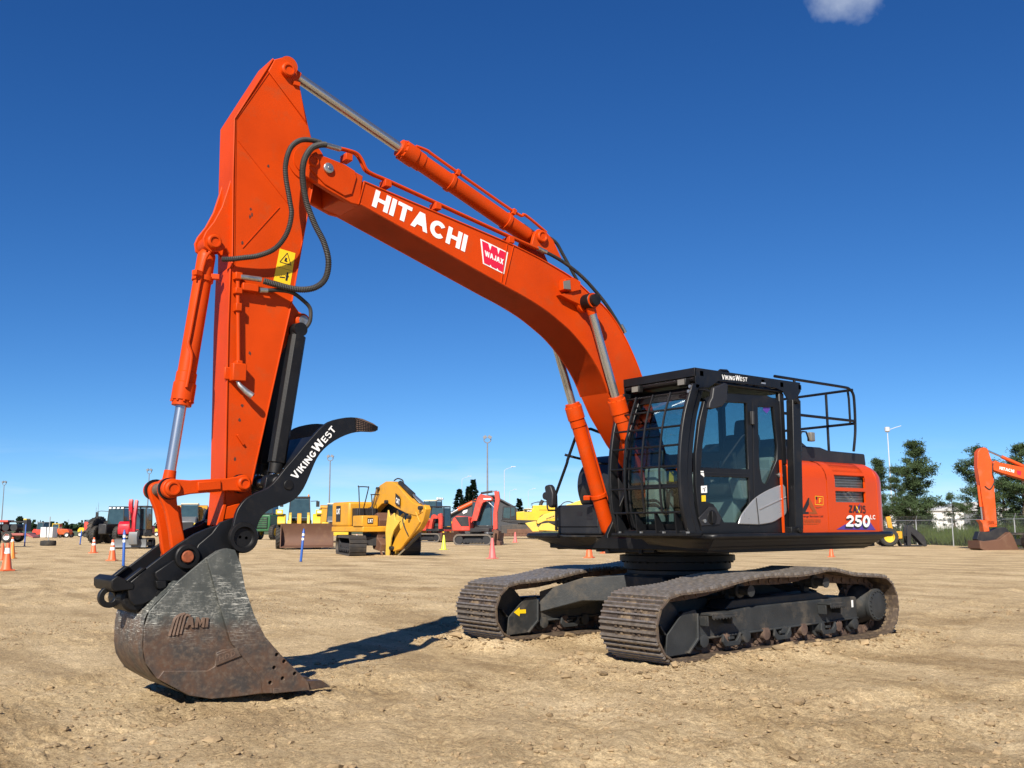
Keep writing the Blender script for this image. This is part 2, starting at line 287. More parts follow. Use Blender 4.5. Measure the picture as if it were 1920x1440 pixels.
# ------------------------------------------------------------------ lettering
def arc_strip(cx, cy, rx, ry, a0, a1, w, n=18):
    o = [(cx+rx*math.cos(a0+(a1-a0)*k/n), cy+ry*math.sin(a0+(a1-a0)*k/n)) for k in range(n+1)]
    i = [(cx+(rx-w)*math.cos(a0+(a1-a0)*k/n), cy+(ry-w)*math.sin(a0+(a1-a0)*k/n)) for k in range(n+1)]
    return o+i[::-1]
def glyph(ch, w=0.25):
    """heavy block capitals, cap height 1: (polygons, advance)"""
    h = w*0.42
    if ch == 'H': W = 0.86; return [[(0, 0), (w, 0), (w, .5-h), (W-w, .5-h), (W-w, 0), (W, 0), (W, 1), (W-w, 1), (W-w, .5+h), (w, .5+h), (w, 1), (0, 1)]], W
    if ch == 'I': return [[(0, 0), (w, 0), (w, 1), (0, 1)]], w
    if ch == 'T': W = 0.80; return [[(W/2-w/2, 0), (W/2+w/2, 0), (W/2+w/2, 1-w*.85), (W, 1-w*.85), (W, 1), (0, 1), (0, 1-w*.85), (W/2-w/2, 1-w*.85)]], W
    if ch == 'A':
        W = 0.98; t = w*0.62
        return [[(0, 0), (w, 0), (w+.09, .24), (W-w-.09, .24), (W-w, 0), (W, 0), (W/2+t, 1), (W/2-t, 1)], ], W
    if ch == 'C': W = 0.92; return [arc_strip(W/2, .5, W/2, .5, R(38), R(322), w)], W
    if ch == 'K': W = 0.86; return [[(0, 0), (w, 0), (w, .33), (.38, .46), (W-w*1.25, 0), (W, 0), (.55, .62), (W-.02, 1), (W-w*1.3, 1), (w, .62), (w, 1), (0, 1)]], W
    if ch == 'V': W = 0.92; return [[(W/2-w*.55, 0), (W/2+w*.55, 0), (W, 1), (W-w*1.05, 1), (W/2, .30), (w*1.05, 1), (0, 1)]], W
    if ch == 'W': W = 1.25; return [[(.20, 0), (.20+w, 0), (W/2, .55), (W-.20-w, 0), (W-.20, 0), (W, 1), (W-w, 1), (W-.20-w*.45, .42), (W/2+w*.35, 1), (W/2-w*.35, 1), (.20+w*.45, .42), (w, 1), (0, 1)]], W
    if ch == 'N': W = 0.88; return [[(0, 0), (w, 0), (w, .55), (W-w, 0), (W, 0), (W, 1), (W-w, 1), (W-w, .45), (w, 1), (0, 1)]], W
    if ch == 'G': W = 0.92; return [arc_strip(W/2, .5, W/2, .5, R(40), R(335), w), [(W/2+.02, .50), (W, .50), (W, .34), (W/2+.02, .34)]], W
    if ch == 'E': W = 0.72; return [[(0, 0), (W, 0), (W, w*.85), (w, w*.85), (w, .5-h), (W-.06, .5-h), (W-.06, .5+h), (w, .5+h), (w, 1-w*.85), (W, 1-w*.85), (W, 1), (0, 1)]], W
    if ch == 'S':
        W = 0.80; a = arc_strip(W/2, .72, W/2, .28, R(25), R(270), w*.8, 12); b = arc_strip(W/2, .28+w*.0, W/2, .28+w*.4, R(90), R(-155), w*.8, 12); return [a, b], W
    if ch == 'Z': W = 0.80; q = w*.85; return [[(0, 0), (W, 0), (W, q), (.36, q), (W, 1-q), (W, 1), (0, 1), (0, 1-q), (W-.36, 1-q), (0, q)]], W
    if ch == 'X': W = 0.86; return [[(0, 0), (w*1.2, 0), (W/2, .34), (W-w*1.2, 0), (W, 0), (W/2+.16, .5), (W, 1), (W-w*1.2, 1), (W/2, .66), (w*1.2, 1), (0, 1), (W/2-.16, .5)]], W
    if ch == 'J': W = 0.66; return [[(W-w, .30), (W, .30), (W, 1), (W-w, 1)], arc_strip(W/2, .30, W/2, .30, R(0), R(-180), w, 10)], W
    if ch == 'M': W = 1.0; return [[(0, 0), (w, 0), (w, .60), (W/2, .12), (W-w, .60), (W-w, 0), (W, 0), (W, 1), (W-w, 1), (W/2, .48), (w, 1), (0, 1)]], W
    if ch == 'O': W = 0.96; return [arc_strip(W/2, .5, W/2, .5, R(90), R(269.9), w), arc_strip(W/2, .5, W/2, .5, R(-90), R(89.9), w)], W
    if ch == '0': W = 0.78; return [arc_strip(W/2, .5, W/2, .5, R(90), R(269.9), w), arc_strip(W/2, .5, W/2, .5, R(-90), R(89.9), w)], W
    if ch == 'U': W = 0.84; return [[(0, .36), (w, .36), (w, 1), (0, 1)], [(W-w, .36), (W, .36), (W, 1), (W-w, 1)], arc_strip(W/2, .36, W/2, .36, R(180), R(360), w, 12)], W
    if ch == 'D': W = 0.86; return [[(0, 0), (w, 0), (w, 1), (0, 1)], arc_strip(w, .5, W-w, .5, R(-90), R(90), w*.9, 14)], W
    if ch == 'L': W = 0.68; return [[(0, 0), (W, 0), (W, w*.85), (w, w*.85), (w, 1), (0, 1)]], W
    if ch == '2': W = 0.78; return [arc_strip(W/2, .68, W/2, .32, R(175), R(-35), w*.95, 14), [(0, 0), (W, 0), (W, w*.85), (w*1.35, w*.85), (W-.07, .50), (W-.27, .60), (0, .16)]], W
    if ch == '5': W = 0.78; return [arc_strip(W/2-.02, .33, W/2+.02, .33, R(-165), R(125), w*.95, 16), [(.06, .50), (.06+w*.8, .60), (.06+w*.9, 1-w*.8), (W-.04, 1-w*.8), (W-.04, 1), (.10, 1)]], W
    if ch == '7': W = 0.74; return [[(.14, 0), (.14+w*1.1, 0), (W, .86), (W, 1), (0, 1), (0, 1-w*.85), (W-w*1.2, 1-w*.85)]], W
    return [], 0.35
def letters(txt, quad, depth, N, w=0.25, gap=0.14, to3=None, sizes=None):
    """block lettering fitted into a quad (bottom-left, bottom-right, top-right, top-left)"""
    x = 0; polys = []
    for i, ch in enumerate(txt):
        g, adv = glyph(ch, w); k = sizes.get(i, 1.0) if sizes else 1.0
        polys += [[(x+a*k, b*k) for a, b in q] for q in g]; x += adv*k+gap
    x -= gap; bl, br, tr, tl = [Vector(q) for q in quad]; mb = MB(); nv = Vector(N)
    for j, q in enumerate(polys):
        p3 = []
        for a, b in q:
            u = a/x; p = (bl*(1-u)+br*u)*(1-b)+(tl*(1-u)+tr*u)*b; p3.append(p)
        off = depth + (j % 2)*0.0004
        n = len(q); area = sum(q[i][0]*q[(i+1) % n][1]-q[(i+1) % n][0]*q[i][1] for i in range(n))
        o = len(mb.v); idx = tuple(range(o, o+n)); mb.v += [tuple(p+nv*off) for p in p3]; mb.f.append(idx if area > 0 else idx[::-1])
    return mb
def plain_text(body, quad, depth, N, bold=0.0):
    """running text in Blender's own typeface fitted into a quad"""
    cu = bpy.data.curves.new('txt', 'FONT'); cu.body = body; cu.size = 1; cu.offset = bold; cu.resolution_u = 3
    ob = bpy.data.objects.new('txt', cu); COL.objects.link(ob); dg = bpy.context.evaluated_depsgraph_get()
    me = bpy.data.meshes.new_from_object(ob.evaluated_get(dg)); bpy.data.objects.remove(ob, do_unlink=True)
    xs = [v.co.x for v in me.vertices]; ys = [v.co.y for v in me.vertices]; x0, x1, y0, y1 = min(xs), max(xs), min(ys), max(ys)
    bl, br, tr, tl = [Vector(q) for q in quad]; nv = Vector(N)
    for v in me.vertices:
        u = (v.co.x-x0)/(x1-x0); t = (v.co.y-y0)/(y1-y0); v.co = (bl*(1-u)+br*u)*(1-t)+(tl*(1-u)+tr*u)*t + nv*depth
    return me
def q3(pts, y): return [(a, y, b) for a, b in pts]
def sheet(poly, y, depth=0.0):
    """a flat sticker lying on a plane of constant y, facing +y"""
    return MB().prism(poly, y-0.001, y+0.0008)
SIDE = (0, 1, 0)
def rounded_pin(mb, x, z, y0, y1, r, n=24, ring=True):
    d = 1 if y1 > y0 else -1
    mb.lathe([(r, 0), (r, abs(y1-y0)-0.012), (r-0.012, abs(y1-y0)), (r*0.62, abs(y1-y0)), (r*0.60, abs(y1-y0)-0.012), (r*0.01, abs(y1-y0)-0.012)], (x, y0, z), (x, y0+d, z), n)
    return mb
# ================================================================== the large structure: ground
def vnoise(x, y, seed=0):
    xi = np.floor(x).astype(np.int64); yi = np.floor(y).astype(np.int64); fx = x-xi; fy = y-yi
    fx = fx*fx*fx*(fx*(fx*6-15)+10); fy = fy*fy*fy*(fy*(fy*6-15)+10)
    def h(a, b):
        k = (a*374761393 + b*668265263 + seed*974634777) & 0xFFFFFFFF
        k = ((k ^ (k >> 13))*1274126177) & 0xFFFFFFFF; k = (k ^ (k >> 16)) & 0xFFFF
        return k/65535.0
    return (h(xi, yi)*(1-fx)+h(xi+1, yi)*fx)*(1-fy)+(h(xi, yi+1)*(1-fx)+h(xi+1, yi+1)*fx)*fy-0.5
def fbm(x, y, f, octs=4, seed=0, gain=0.5):
    t = np.zeros_like(x); a = 1.0
    for k in range(octs): t += a*vnoise(x*f, y*f, seed+k*7); f *= 2.03; a *= gain
    return t
RUTS = [([(8.907,1.793),(8.060,1.376),(7.083,1.049),(5.767,0.737),(4.512,0.689)], .30, .030), ([(8.634,-0.974),(7.385,-0.984),(6.569,-1.486)], .28, .022), ([(6.533,3.861),(5.560,2.699),(4.367,1.538),(2.890,0.504)], .34, .022), ([(5.980,4.314),(4.732,3.128),(3.587,2.189),(2.694,1.771)], .34, .022),
        ([(5.633,4.440),(3.839,4.121),(1.925,4.281),(0.189,4.839)], .30, .030), ([(5.215,4.939),(3.781,4.959),(1.743,5.469)], .30, .026), ([(6.388,-11.794),(2.841,-11.838),(-0.615,-10.886),(-3.386,-10.086)], .38, .026), ([(5.396,-18.138),(-0.238,-16.874),(-5.980,-15.201)], .38, .024), ([(-0.944,2.577),(-6.085,0.646),(-14.203,-1.469)], .36, .026)]
def line_dist(x, y, P):
    best = np.full(x.shape, 1e9); run = np.zeros(x.shape); acc = 0.0
    for (x0, y0), (x1, y1) in zip(P, P[1:]):
        dx, dy = x1-x0, y1-y0; L2 = dx*dx+dy*dy; t = np.clip(((x-x0)*dx+(y-y0)*dy)/L2, 0, 1); q = np.hypot(x-x0-t*dx, y-y0-t*dy); m = q < best; best = np.where(m, q, best); run = np.where(m, acc+t*L2**.5, run); acc += L2**.5
    return best, run
def ground_height(x, y):
    x = np.asarray(x, float); y = np.asarray(y, float)
    d = np.hypot(x-CAM.x, y-CAM.y); near = np.clip(1-(d-26)/30, 0, 1)
    h = fbm(x, y, 0.12, 3, 1)*0.05*np.clip((d-3)/12, 0.25, 1)
    dist_track = np.maximum(np.abs(x)-2.6, 0)+np.maximum(np.minimum(np.abs(y-1.366), np.abs(y+1.366))-0.43, 0)
    calm = np.clip(dist_track/0.8, 0.12, 1)
    h *= calm
    # trampled and tracked surface: ruts across the yard, lumpy crumbs
    u = x*0.62+y*0.78; w = x*0.78-y*0.62
    ruts = np.clip(vnoise(w*0.30+0.6*vnoise(u*.2, w*.2, 5), u*0.05, 11)*2.2, -1, 1)
    cleat = np.sin(u*2*PI/0.19+2*vnoise(w*.7, u*.7, 9))*np.clip(vnoise(w*0.55, u*0.10, 21)*3.0-0.25, 0, 1)
    h += near*(ruts*0.012 + cleat*0.010*calm)
    h += near*fbm(x, y, 1.6, 5, 31, 0.6)*0.030*np.clip(calm, 0.35, 1)
    lum = np.clip(fbm(x, y, 0.7, 3, 61)*2.4-0.05, 0, 1)
    h += near*lum*np.abs(fbm(x, y, 7.5, 4, 41, 0.65))*0.055
    wob = fbm(x, y, 1.1, 3, 131)*.16
    for P_, w_, dep in RUTS:
        q, s_ = line_dist(x, y, P_); q = q+wob; inn = np.exp(-(q/w_)**4); sh = np.exp(-((q-w_*1.35)/(w_*.35))**2)
        h += near*calm*(-dep*inn+dep*.9*sh*(.6+1.5*np.abs(fbm(x, y, 4.0, 3, 141)))+inn*.008*np.sign(np.sin(s_*2*PI/.17+q*9)))
    # soil pushed up round the tracks
    m = np.exp(-((dist_track-0.20)/0.22)**2)*(dist_track > 0.0)
    h += m*(0.035+0.11*np.clip(fbm(x, y, 1.1, 3, 71)+0.12, 0, 1)+0.05*np.abs(fbm(x, y, 5.0, 3, 81)))
    rear = np.exp(-((x+2.25)/0.45)**2-((y-1.55)/0.7)**2); h += rear*0.10*(0.7+fbm(x, y, 3, 3, 91))
    h -= np.exp(-((x-6.25)/0.8)**2-((y-0.1)/0.9)**2)*0.03
    scrape = np.exp(-((y-0.95-0.05*(x-5.4))/0.10)**2)*np.clip((6.3-x)/0.5, 0, 1)*np.clip((x-4.4)/0.6, 0, 1); h += scrape*0.05*(0.8+fbm(x, y, 4, 3, 95))
    return h - 0.012
def ground_sheet():
    rad = [0.0, 0.8, 1.6, 2.4]; r = 3.0
    while r < 34: rad.append(r); r *= 1.0085
    while r < 120: rad.append(r); r *= 1.05
    while r < 4200: rad.append(r); r *= 1.35
    a0 = YAW-R(37); fine = [a0+R(74)*k/520 for k in range(521)]; rest = [a0+R(74)+(2*PI-R(74))*k/60 for k in range(1, 60)]
    ang = np.array(fine+rest); rad = np.array(rad[1:]); n = len(ang)
    X = CAM.x+np.outer(rad, np.cos(ang)); Y = CAM.y+np.outer(rad, np.sin(ang)); Zh = ground_height(X, Y)
    Zh[rad > 140] = -0.02
    vs = np.stack([X.ravel(), Y.ravel(), Zh.ravel()], 1); vs = np.vstack([vs, [[CAM.x, CAM.y, 0]]])
    fs = []; m = len(rad)
    for i in range(m-1):
        b = i*n; c = b+n
        fs += [(b+k, c+k, c+(k+1) % n, b+(k+1) % n) for k in range(n)]
    fs += [(m*n, k, (k+1) % n) for k in range(n)]
    me = bpy.data.meshes.new('ground'); me.from_pydata(vs.tolist(), [], fs); me.update(); me.polygons.foreach_set('use_smooth', [True]*len(me.polygons))
    return me
def ground_material():
    m = bpy.data.materials.new('yard_dirt'); n, l = nodes_of(m)
    out = n.new('ShaderNodeOutputMaterial'); b = n.new('ShaderNodeBsdfPrincipled'); l.new(b.outputs[0], out.inputs[0]); b.inputs['Roughness'].default_value = 0.95; b.inputs['Specular IOR Level'].default_value = 0.15
    g = n.new('ShaderNodeNewGeometry'); pos = g.outputs['Position']
    mp = n.new('ShaderNodeMapping'); mp.inputs['Rotation'].default_value = (0, 0, R(38)); mp.inputs['Scale'].default_value = (1.0, 0.32, 1.0); l.new(pos, mp.inputs[0])
    def noise(s, d=8, rg=0.6, v=None):
        t = n.new('ShaderNodeTexNoise'); t.inputs['Scale'].default_value = s; t.inputs['Detail'].default_value = d; t.inputs['Roughness'].default_value = rg; l.new(v or pos, t.inputs['Vector']); return t.outputs['Fac']
    def ramp(v, *els):
        t = n.new('ShaderNodeValToRGB'); l.new(v, t.inputs[0]); e = t.color_ramp.elements
        for i, (p, c) in enumerate(els):
            q = e[i] if i < 2 else e.new(p); q.position = p; q.color = (*c, 1)
        return t.outputs[0]
    def mix(f, a, c, mode='MIX'):
        t = n.new('ShaderNodeMixRGB'); t.blend_type = mode
        for k, q in (('Fac', f), ('Color1', a), ('Color2', c)):
            if isinstance(q, (int, float)): t.inputs[k].default_value = q
            elif isinstance(q, tuple): t.inputs[k].default_value = (*q, 1)
            else: l.new(q, t.inputs[k])
        return t.outputs[0]
    base = ramp(noise(0.55, 9, 0.62), (0.32, (0.520, 0.392, 0.230)), (0.72, (0.760, 0.600, 0.378)), (0.52, (0.665, 0.515, 0.312)))
    streak = ramp(noise(0.9, 9, 0.65, mp.outputs[0]), (0.42, (1, 1, 1)), (0.62, (0.62, 0.58, 0.53)), (0.55, (0.9, 0.88, 0.85)))
    base = mix(0.55, base, streak, 'MULTIPLY')
    moist = ramp(noise(0.75, 9, 0.68, mp.outputs[0]), (0.47, (1, 1, 1)), (0.62, (0.52, 0.47, 0.41)), (0.54, (0.80, 0.77, 0.72)))
    base = mix(0.62, base, moist, 'MULTIPLY')
    crumbs = ramp(noise(16, 9, 0.78), (0.40, (0.66, 0.62, 0.58)), (0.58, (1.08, 1.08, 1.06)))
    base = mix(0.8, base, crumbs, 'MULTIPLY')
    grain = ramp(noise(55, 5, 0.7), (0.30, (0.50, 0.47, 0.44)), (0.68, (1.28, 1.28, 1.26)))
    base = mix(0.75, base, grain, 'MULTIPLY')
    # far beyond the yard the land is green field
    vl = n.new('ShaderNodeVectorMath'); vl.operation = 'DISTANCE'; l.new(pos, vl.inputs[0]); vl.inputs[1].default_value = (CAM.x, CAM.y, 0)
    l.new(base, b.inputs['Base Color'])
    vor = n.new('ShaderNodeTexVoronoi'); vor.inputs['Scale'].default_value = 30; vor.inputs['Randomness'].default_value = 1.0; l.new(pos, vor.inputs['Vector'])
    h1 = noise(9, 10, 0.75); h2 = noise(70, 5, 0.65)
    bp = n.new('ShaderNodeBump'); bp.inputs['Strength'].default_value = 0.9; bp.inputs['Distance'].default_value = 0.075; l.new(h1, bp.inputs['Height'])
    bv = n.new('ShaderNodeBump'); bv.invert = True; bv.inputs['Strength'].default_value = 0.55; bv.inputs['Distance'].default_value = 0.016; l.new(vor.outputs['Distance'], bv.inputs['Height']); l.new(bp.outputs[0], bv.inputs['Normal'])
    b2 = n.new('ShaderNodeBump'); b2.inputs['Strength'].default_value = 0.6; b2.inputs['Distance'].default_value = 0.010; l.new(h2, b2.inputs['Height']); l.new(bv.outputs[0], b2.inputs['Normal']); l.new(b2.outputs[0], b.inputs['Normal'])
    return m
DIRT = ground_material()
ground = struct('ground', ground_sheet(), DIRT)
ground.data.polygons.foreach_set('use_smooth', [True]*len(ground.data.polygons))

# ================================================================== the orange excavator in the foreground
EX = thing('excavator', 'large orange and black crawler excavator with bucket and black thumb, closest to the camera', 'excavator')
TW = 0.852; GA = 2.731
# ---- crawler tracks
def loop_path():
    p = []
    for k in range(15): a = -PI/2+PI*k/14; p.append((1.955+0.385*math.cos(a), 0.385+0.385*math.sin(a)))
    p += sp2([(1.90, .772), (1.62, .782), (1.32, .802), (.83, .875), (.37, .900), (-.10, .890), (-.45, .905), (-.79, .940), (-1.05, .905), (-1.29, .862), (-1.65, .835), (-1.93, .820)], 4)
    for k in range(1, 15): a = PI/2+PI*k/14; p.append((-1.93+0.40*math.cos(a), 0.41+0.41*math.sin(a)))
    p += [(-1.5, 0.0), (-0.5, 0.0), (0.5, 0.0), (1.5, 0.0)]
    return p
def resample(path, pitch):
    P = [Vector(q) for q in path]; P.append(P[0]); L = [0]
    for i in range(len(P)-1): L.append(L[-1]+(P[i+1]-P[i]).length)
    n = round(L[-1]/pitch); out = []
    def at(s):
        s %= L[-1]
        for i in range(len(P)-1):
            if L[i+1] >= s: t = (s-L[i])/max(1e-9, L[i+1]-L[i]); return P[i].lerp(P[i+1], t)
    for k in range(n):
        s = L[-1]*k/n; h = L[-1]/n*0.48; a, b = at(s-h), at(s+h); c = (a+b)/2; d = (b-a).normalized(); out.append((c, d))
    return out, L[-1]/n
LOOP = loop_path(); SH, PITCH_S = resample(LOOP, 0.19)
def shoe_mesh(width, pitch):
    # local: x along travel, y across, z outwards; outer grouser tips at z=0
    mb = MB(); y0, y1 = -width/2, width/2
    mb.box(-pitch*0.47, pitch*0.47, y0, y1, -0.050, -0.030)
    for i, xo in enumerate((-pitch*0.36, 0.0, pitch*0.36)):
        c = 0.012
        mb.prism([(xo-0.016, -0.030), (xo+0.016, -0.030), (xo+0.009, 0.0), (xo-0.009, 0.0)], y0+c, y1-c)
    for yb in (-0.17, -0.09, 0.09, 0.17):
        mb.box(-0.052, -0.022, yb-0.016, yb+0.016, -0.030, -0.014); mb.box(0.026, 0.056, yb-0.016, yb+0.016, -0.030, -0.014)
    return mb.mesh('shoe', 0)
SHOE_ME = shoe_mesh(TW, PITCH_S); SHOE_ME.materials.append(SHOE)
GROUSER = surface('worn_grouser_steel', (0.20, 0.175, 0.155), 0.42, var=0.35, scale=14, metal=0.45, dirt=0.7, dirt_col=(0.22, 0.16, 0.10), dirt_scale=9, dirt_lo=0.50, bump=0.3, bump_scale=60)
SHOE_ME.materials.append(GROUSER)
for i_, p_ in enumerate(SHOE_ME.polygons):
    if 6 <= i_ < 24: p_.material_index = 1
random.seed(5)
def track(side):
    yc = side*GA/2
    root = bpy.data.objects.new('crawler_track', None); COL.objects.link(root); root.parent = EX
    for c, d in SH:
        o = bpy.data.objects.new('shoe', SHOE_ME); COL.objects.link(o); o.parent = root
        nrm = Vector((d.y, -d.x))   # outwards
        o.matrix_local = Matrix(((d.x, 0, nrm.x, c.x), (0, 1, 0, yc), (d.y, 0, nrm.y, c.y), (0, 0, 0, 1)))
    # chain of links behind the shoes
    ch = MB()
    for c, d in SH:
        nrm = Vector((d.y, -d.x)); p = c-nrm*0.10
        for yo in (-0.11, 0.11):
            a = p-d*PITCH_S*0.53; b = p+d*PITCH_S*0.53
            ch.bar((a.x, yc+yo-0.012, a.y), (b.x, yc+yo+0.012, b.y), 0.035, 0.095, (nrm.x, 0, nrm.y))
        q = c-nrm*0.105-d*PITCH_S*0.5
        ch.cyl((q.x, yc-0.15, q.y), (q.x, yc+0.15, q.y), 0.032, n=8)
    part('track_chain', ch, CHAIN, root, sharp=30)
    s = side; fo = yc+0.21*1; fi = yc-0.21
    fr = MB()
    beam = [(1.49, .455), (1.30, .47), (.48, .515), (-.4, .525), (-1.62, .535), (-1.66, .52), (-1.66, .27), (-1.62, .255), (1.49, .225)]
    fr.prism(beam, fi, fo)
    fr.prism([(1.49, .235), (-1.66, .275), (-1.66, .250), (1.49, .205)], fi-0.025, fo+0.025)       # lower flange
    fr.prism([(.9, .50), (.75, .60), (-.9, .62), (-1.2, .53)], yc-0.15, yc+0.15)
    part('track_frame', fr, FRAME, root, bevel=0.012)
    # idler with its guard plates at the front
    idl = MB()
    idl.lathe([(.12, -.16), (.27, -.16), (.29, -.10), (.29, -.055), (.325, -.05), (.325, .05), (.29, .055), (.29, .10), (.27, .16), (.12, .16)], (1.93, yc, .385), (1.93, yc+1, .385), 36)
    part('idler_wheel', idl, FRAME, root)
    guard = [(1.985, .075), (1.96, .30), (1.70, .52), (1.50, .545), (1.475, .50), (1.475, .225), (1.64, .085)]
    for sg in (-1, 1):
        gd = MB(); a, b = yc+sg*0.225, yc+sg*0.245
        gd.prism(guard, min(a, b), max(a, b)); gd.prism([(1.50, .50), (1.475, .50), (1.475, .225), (1.64, .085), (1.665, .095), (1.505, .235)], min(yc+sg*.24, yc+sg*.275), max(yc+sg*.24, yc+sg*.275))
        gd.prism([(1.96, .30), (1.985, .30), (2.07, .40), (2.05, .41)], min(yc+sg*.15, yc+sg*.245), max(yc+sg*.15, yc+sg*.245))
        gd.prism([(1.985, .075), (2.07, .12), (2.07, .40), (1.96, .30)], min(yc+sg*.16, yc+sg*.175), max(yc+sg*.16, yc+sg*.175))
        part('idler_guard', gd, FRAME, root, bevel=0.006)
    # sprocket and final drive at the back
    sp = MB(); teeth = 21; prof = []
    for k in range(teeth*4):
        a = 2*PI*k/(teeth*4); r = (.335, .335, .285, .285)[k % 4]; prof.append((-1.93+r*math.cos(a), .41+r*math.sin(a)))
    sp.prism(prof, yc-0.035, yc+0.035); sp.lathe([(.24, 0), (.27, .04), (.27, .12), (.20, .16)], (-1.93, yc-0.1, .41), (-1.93, yc+0.9, .41), 28)
    part('sprocket', sp, CHAIN, root, sharp=30)
    fd = MB(); fd.lathe([(.245, 0.02), (.245, .10), (.185, .24), (.185, .285), (.205, .29), (.205, .335), (.190, .345), (.03, .345)], (-1.93, yc, .42), (-1.93, yc+s, .42), 36)
    for k in range(20):
        a = 2*PI*k/20; fd.cyl((-1.93+.178*math.cos(a), yc+s*.34, .42+.178*math.sin(a)), (-1.93+.178*math.cos(a), yc+s*.36, .42+.178*math.sin(a)), .012, n=6)
    part('final_drive', fd, FRAME, root)
    # rollers
    for k in range(9):
        x = 1.36-k*0.365; r = MB()
        r.lathe([(.05, -.245), (.07, -.24), (.07, -.17), (.105, -.165), (.105, -.125), (.085, -.12), (.085, .12), (.105, .125), (.105, .165), (.07, .17), (.07, .24), (.05, .245)], (x, yc, .195), (x, yc+1, .195), 18)
        r.box(x-.045, x+.045, yc-.235, yc-.20, .20, .262); r.box(x-.045, x+.045, yc+.20, yc+.235, .20, .262)
        part('track_roller', r, CHAIN if k % 2 else FRAME, root)
    for x in (.93, .0, -.93):
        for sg in (-1, 1):
            g = MB(); shape = [(x-.15, .255), (x-.165, .17), (x-.12, .115), (x+.12, .115), (x+.165, .17), (x+.15, .255), (x+.11, .20), (x+.07, .165), (x-.07, .165), (x-.11, .20)]
            a, b = yc+sg*.245, yc+sg*.275; g.prism(shape, min(a, b), max(a, b))
            g.box(x-.045, x+.045, min(yc+sg*.24, yc+sg*.27), max(yc+sg*.24, yc+sg*.27), .185, .215)
            part('roller_guard', g, FRAME, root, bevel=0.005)
    for x in (.62, -.85):
        r = MB(); zz = .705 if x > 0 else .745
        r.lathe([(.075, -.13), (.075, -.05), (.055, -.04), (.055, .04), (.075, .05), (.075, .13), (.085, .135), (.085, .16), (.05, .165), (.05, .30), (.065, .305), (.065, .32)], (x, yc, zz), (x, yc+s, zz), 18)
        r.box(x-.05, x+.05, yc-.03, yc+.03, .52, zz)
        part('carrier_roller', r, FRAME, root)
    # boarding steps on the outer face
    for x0, x1 in ((.98, 1.40), (-1.12, -.80)):
        st = MB(); yo = yc+s*.21; y1 = yc+s*.40
        st.box(x0, x1, min(yo, y1), max(yo, y1), .475, .50)
        for x in (x0, x1-.02): st.prism([(x, .47), (x, .36), (x+.02, .36), (x+.02, .47)], min(yo, yo+s*.12), max(yo, yo+s*.12))
        st.box(x0, x1, min(y1-s*.012, y1), max(y1-s*.012, y1), .445, .475)
        for k in range(8): xx = x0+(x1-x0)*(k+.5)/8; st.prism([(xx-.018, .445), (xx+.018, .445), (xx, .428)], min(y1-s*.012, y1), max(y1-s*.012, y1))
        part('boarding_step', st, FRAME, root, bevel=0.004)
    return root
TR = track(1); TL = track(-1)
# arrow and label stickers
part('arrow_sticker', sheet([(1.881,0.357),(1.787,0.415),(1.782,0.385),(1.682,0.384),(1.679,0.333),(1.779,0.337),(1.788,0.301)], -1.1165), YELLOW_DECAL, TL)
part('label_sticker', sheet([(-1.575, .40), (-1.535, .40), (-1.535, .49), (-1.575, .49)], 1.3655+.212), WHITE, TR)
# ---- car body
cb = MB()
cb.lathe([(.60, .52), (.72, .58), (.72, .80), (.66, .84), (.66, .90)], (0, 0, 0), (0, 0, 1), 36)
def leg_beam(sx, sy):
    m = MB(); A = [(.50*sx, .16*sy), (.16*sx, .55*sy)]; B = [(1.42*sx, 1.155*sy), (.78*sx, 1.155*sy)]
    za0, za1, zb0, zb1 = .48, .83, .33, .60
    mid = [((A[i][0]*.42+B[i][0]*.58), (A[i][1]*.42+B[i][1]*.58)) for i in (0, 1)]
    ring = lambda P, z0, z1: [(P[0][0], P[0][1], z0), (P[1][0], P[1][1], z0), (P[1][0], P[1][1], z1), (P[0][0], P[0][1], z1)]
    vs = ring(A, za0, za1)+ring(mid, .48, .775)+ring(B, zb0, zb1)
    fs = [(3, 2, 1, 0), (8, 9, 10, 11)]
    for o in (0, 4): fs += [(o+i, o+(i+1) % 4, o+4+(i+1) % 4, o+4+i) for i in range(4)]
    m.add(vs, fs); return m
part('carbody_hub', cb, FRAME, EX)
for sx in (1, -1):
    for sy in (1, -1): lb = part('carbody_leg', leg_beam(sx, sy), FRAME, EX, bevel=0.012)
sw = MB(); sw.lathe([(.66, .88), (.70, .90), (.70, .99), (.755, 1.00), (.755, 1.07), (.68, 1.075), (.68, 1.16)], (0, 0, 0), (0, 0, 1), 48)
for k in range(36):
    a = 2*PI*k/36; sw.cyl((.72*math.cos(a), .72*math.sin(a), .975), (.72*math.cos(a), .72*math.sin(a), 1.0), .014, n=6)
part('swing_bearing', sw, BLACK_PLAIN, EX)  # black here paints in the deep shade under the upper frame

# ---- upper frame, skirts and walkways
YS = 1.53
uf = MB()
uf.prism([(1.02, 1.16), (1.02, 1.30), (-2.45, 1.32), (-2.45, 1.16), (-1.0, 1.13), (.6, 1.13)], -1.40, 1.40)
uf.prism([(1.00, 1.10), (1.00, 1.34), (.50, 2.15), (.1, 2.15), (-.25, 1.4), (-.25, 1.10)], .27, .33); uf.prism([(1.00, 1.10), (1.00, 1.34), (.50, 2.15), (.1, 2.15), (-.25, 1.4), (-.25, 1.10)], -.33, -.27)
uf.prism([(.98, 1.12), (.98, 1.30), (.70, 1.42), (.60, 1.12)], -.52, .52)
part('upper_frame', uf, BLACK_PLAIN, EX, bevel=0.008)
DIAMOND = surface('chequer_plate', (0.014, 0.015, 0.017), 0.42, var=0.2, scale=4, dirt=0.5, dirt_col=(0.085, 0.068, 0.05), dirt_scale=3, dirt_lo=0.48)
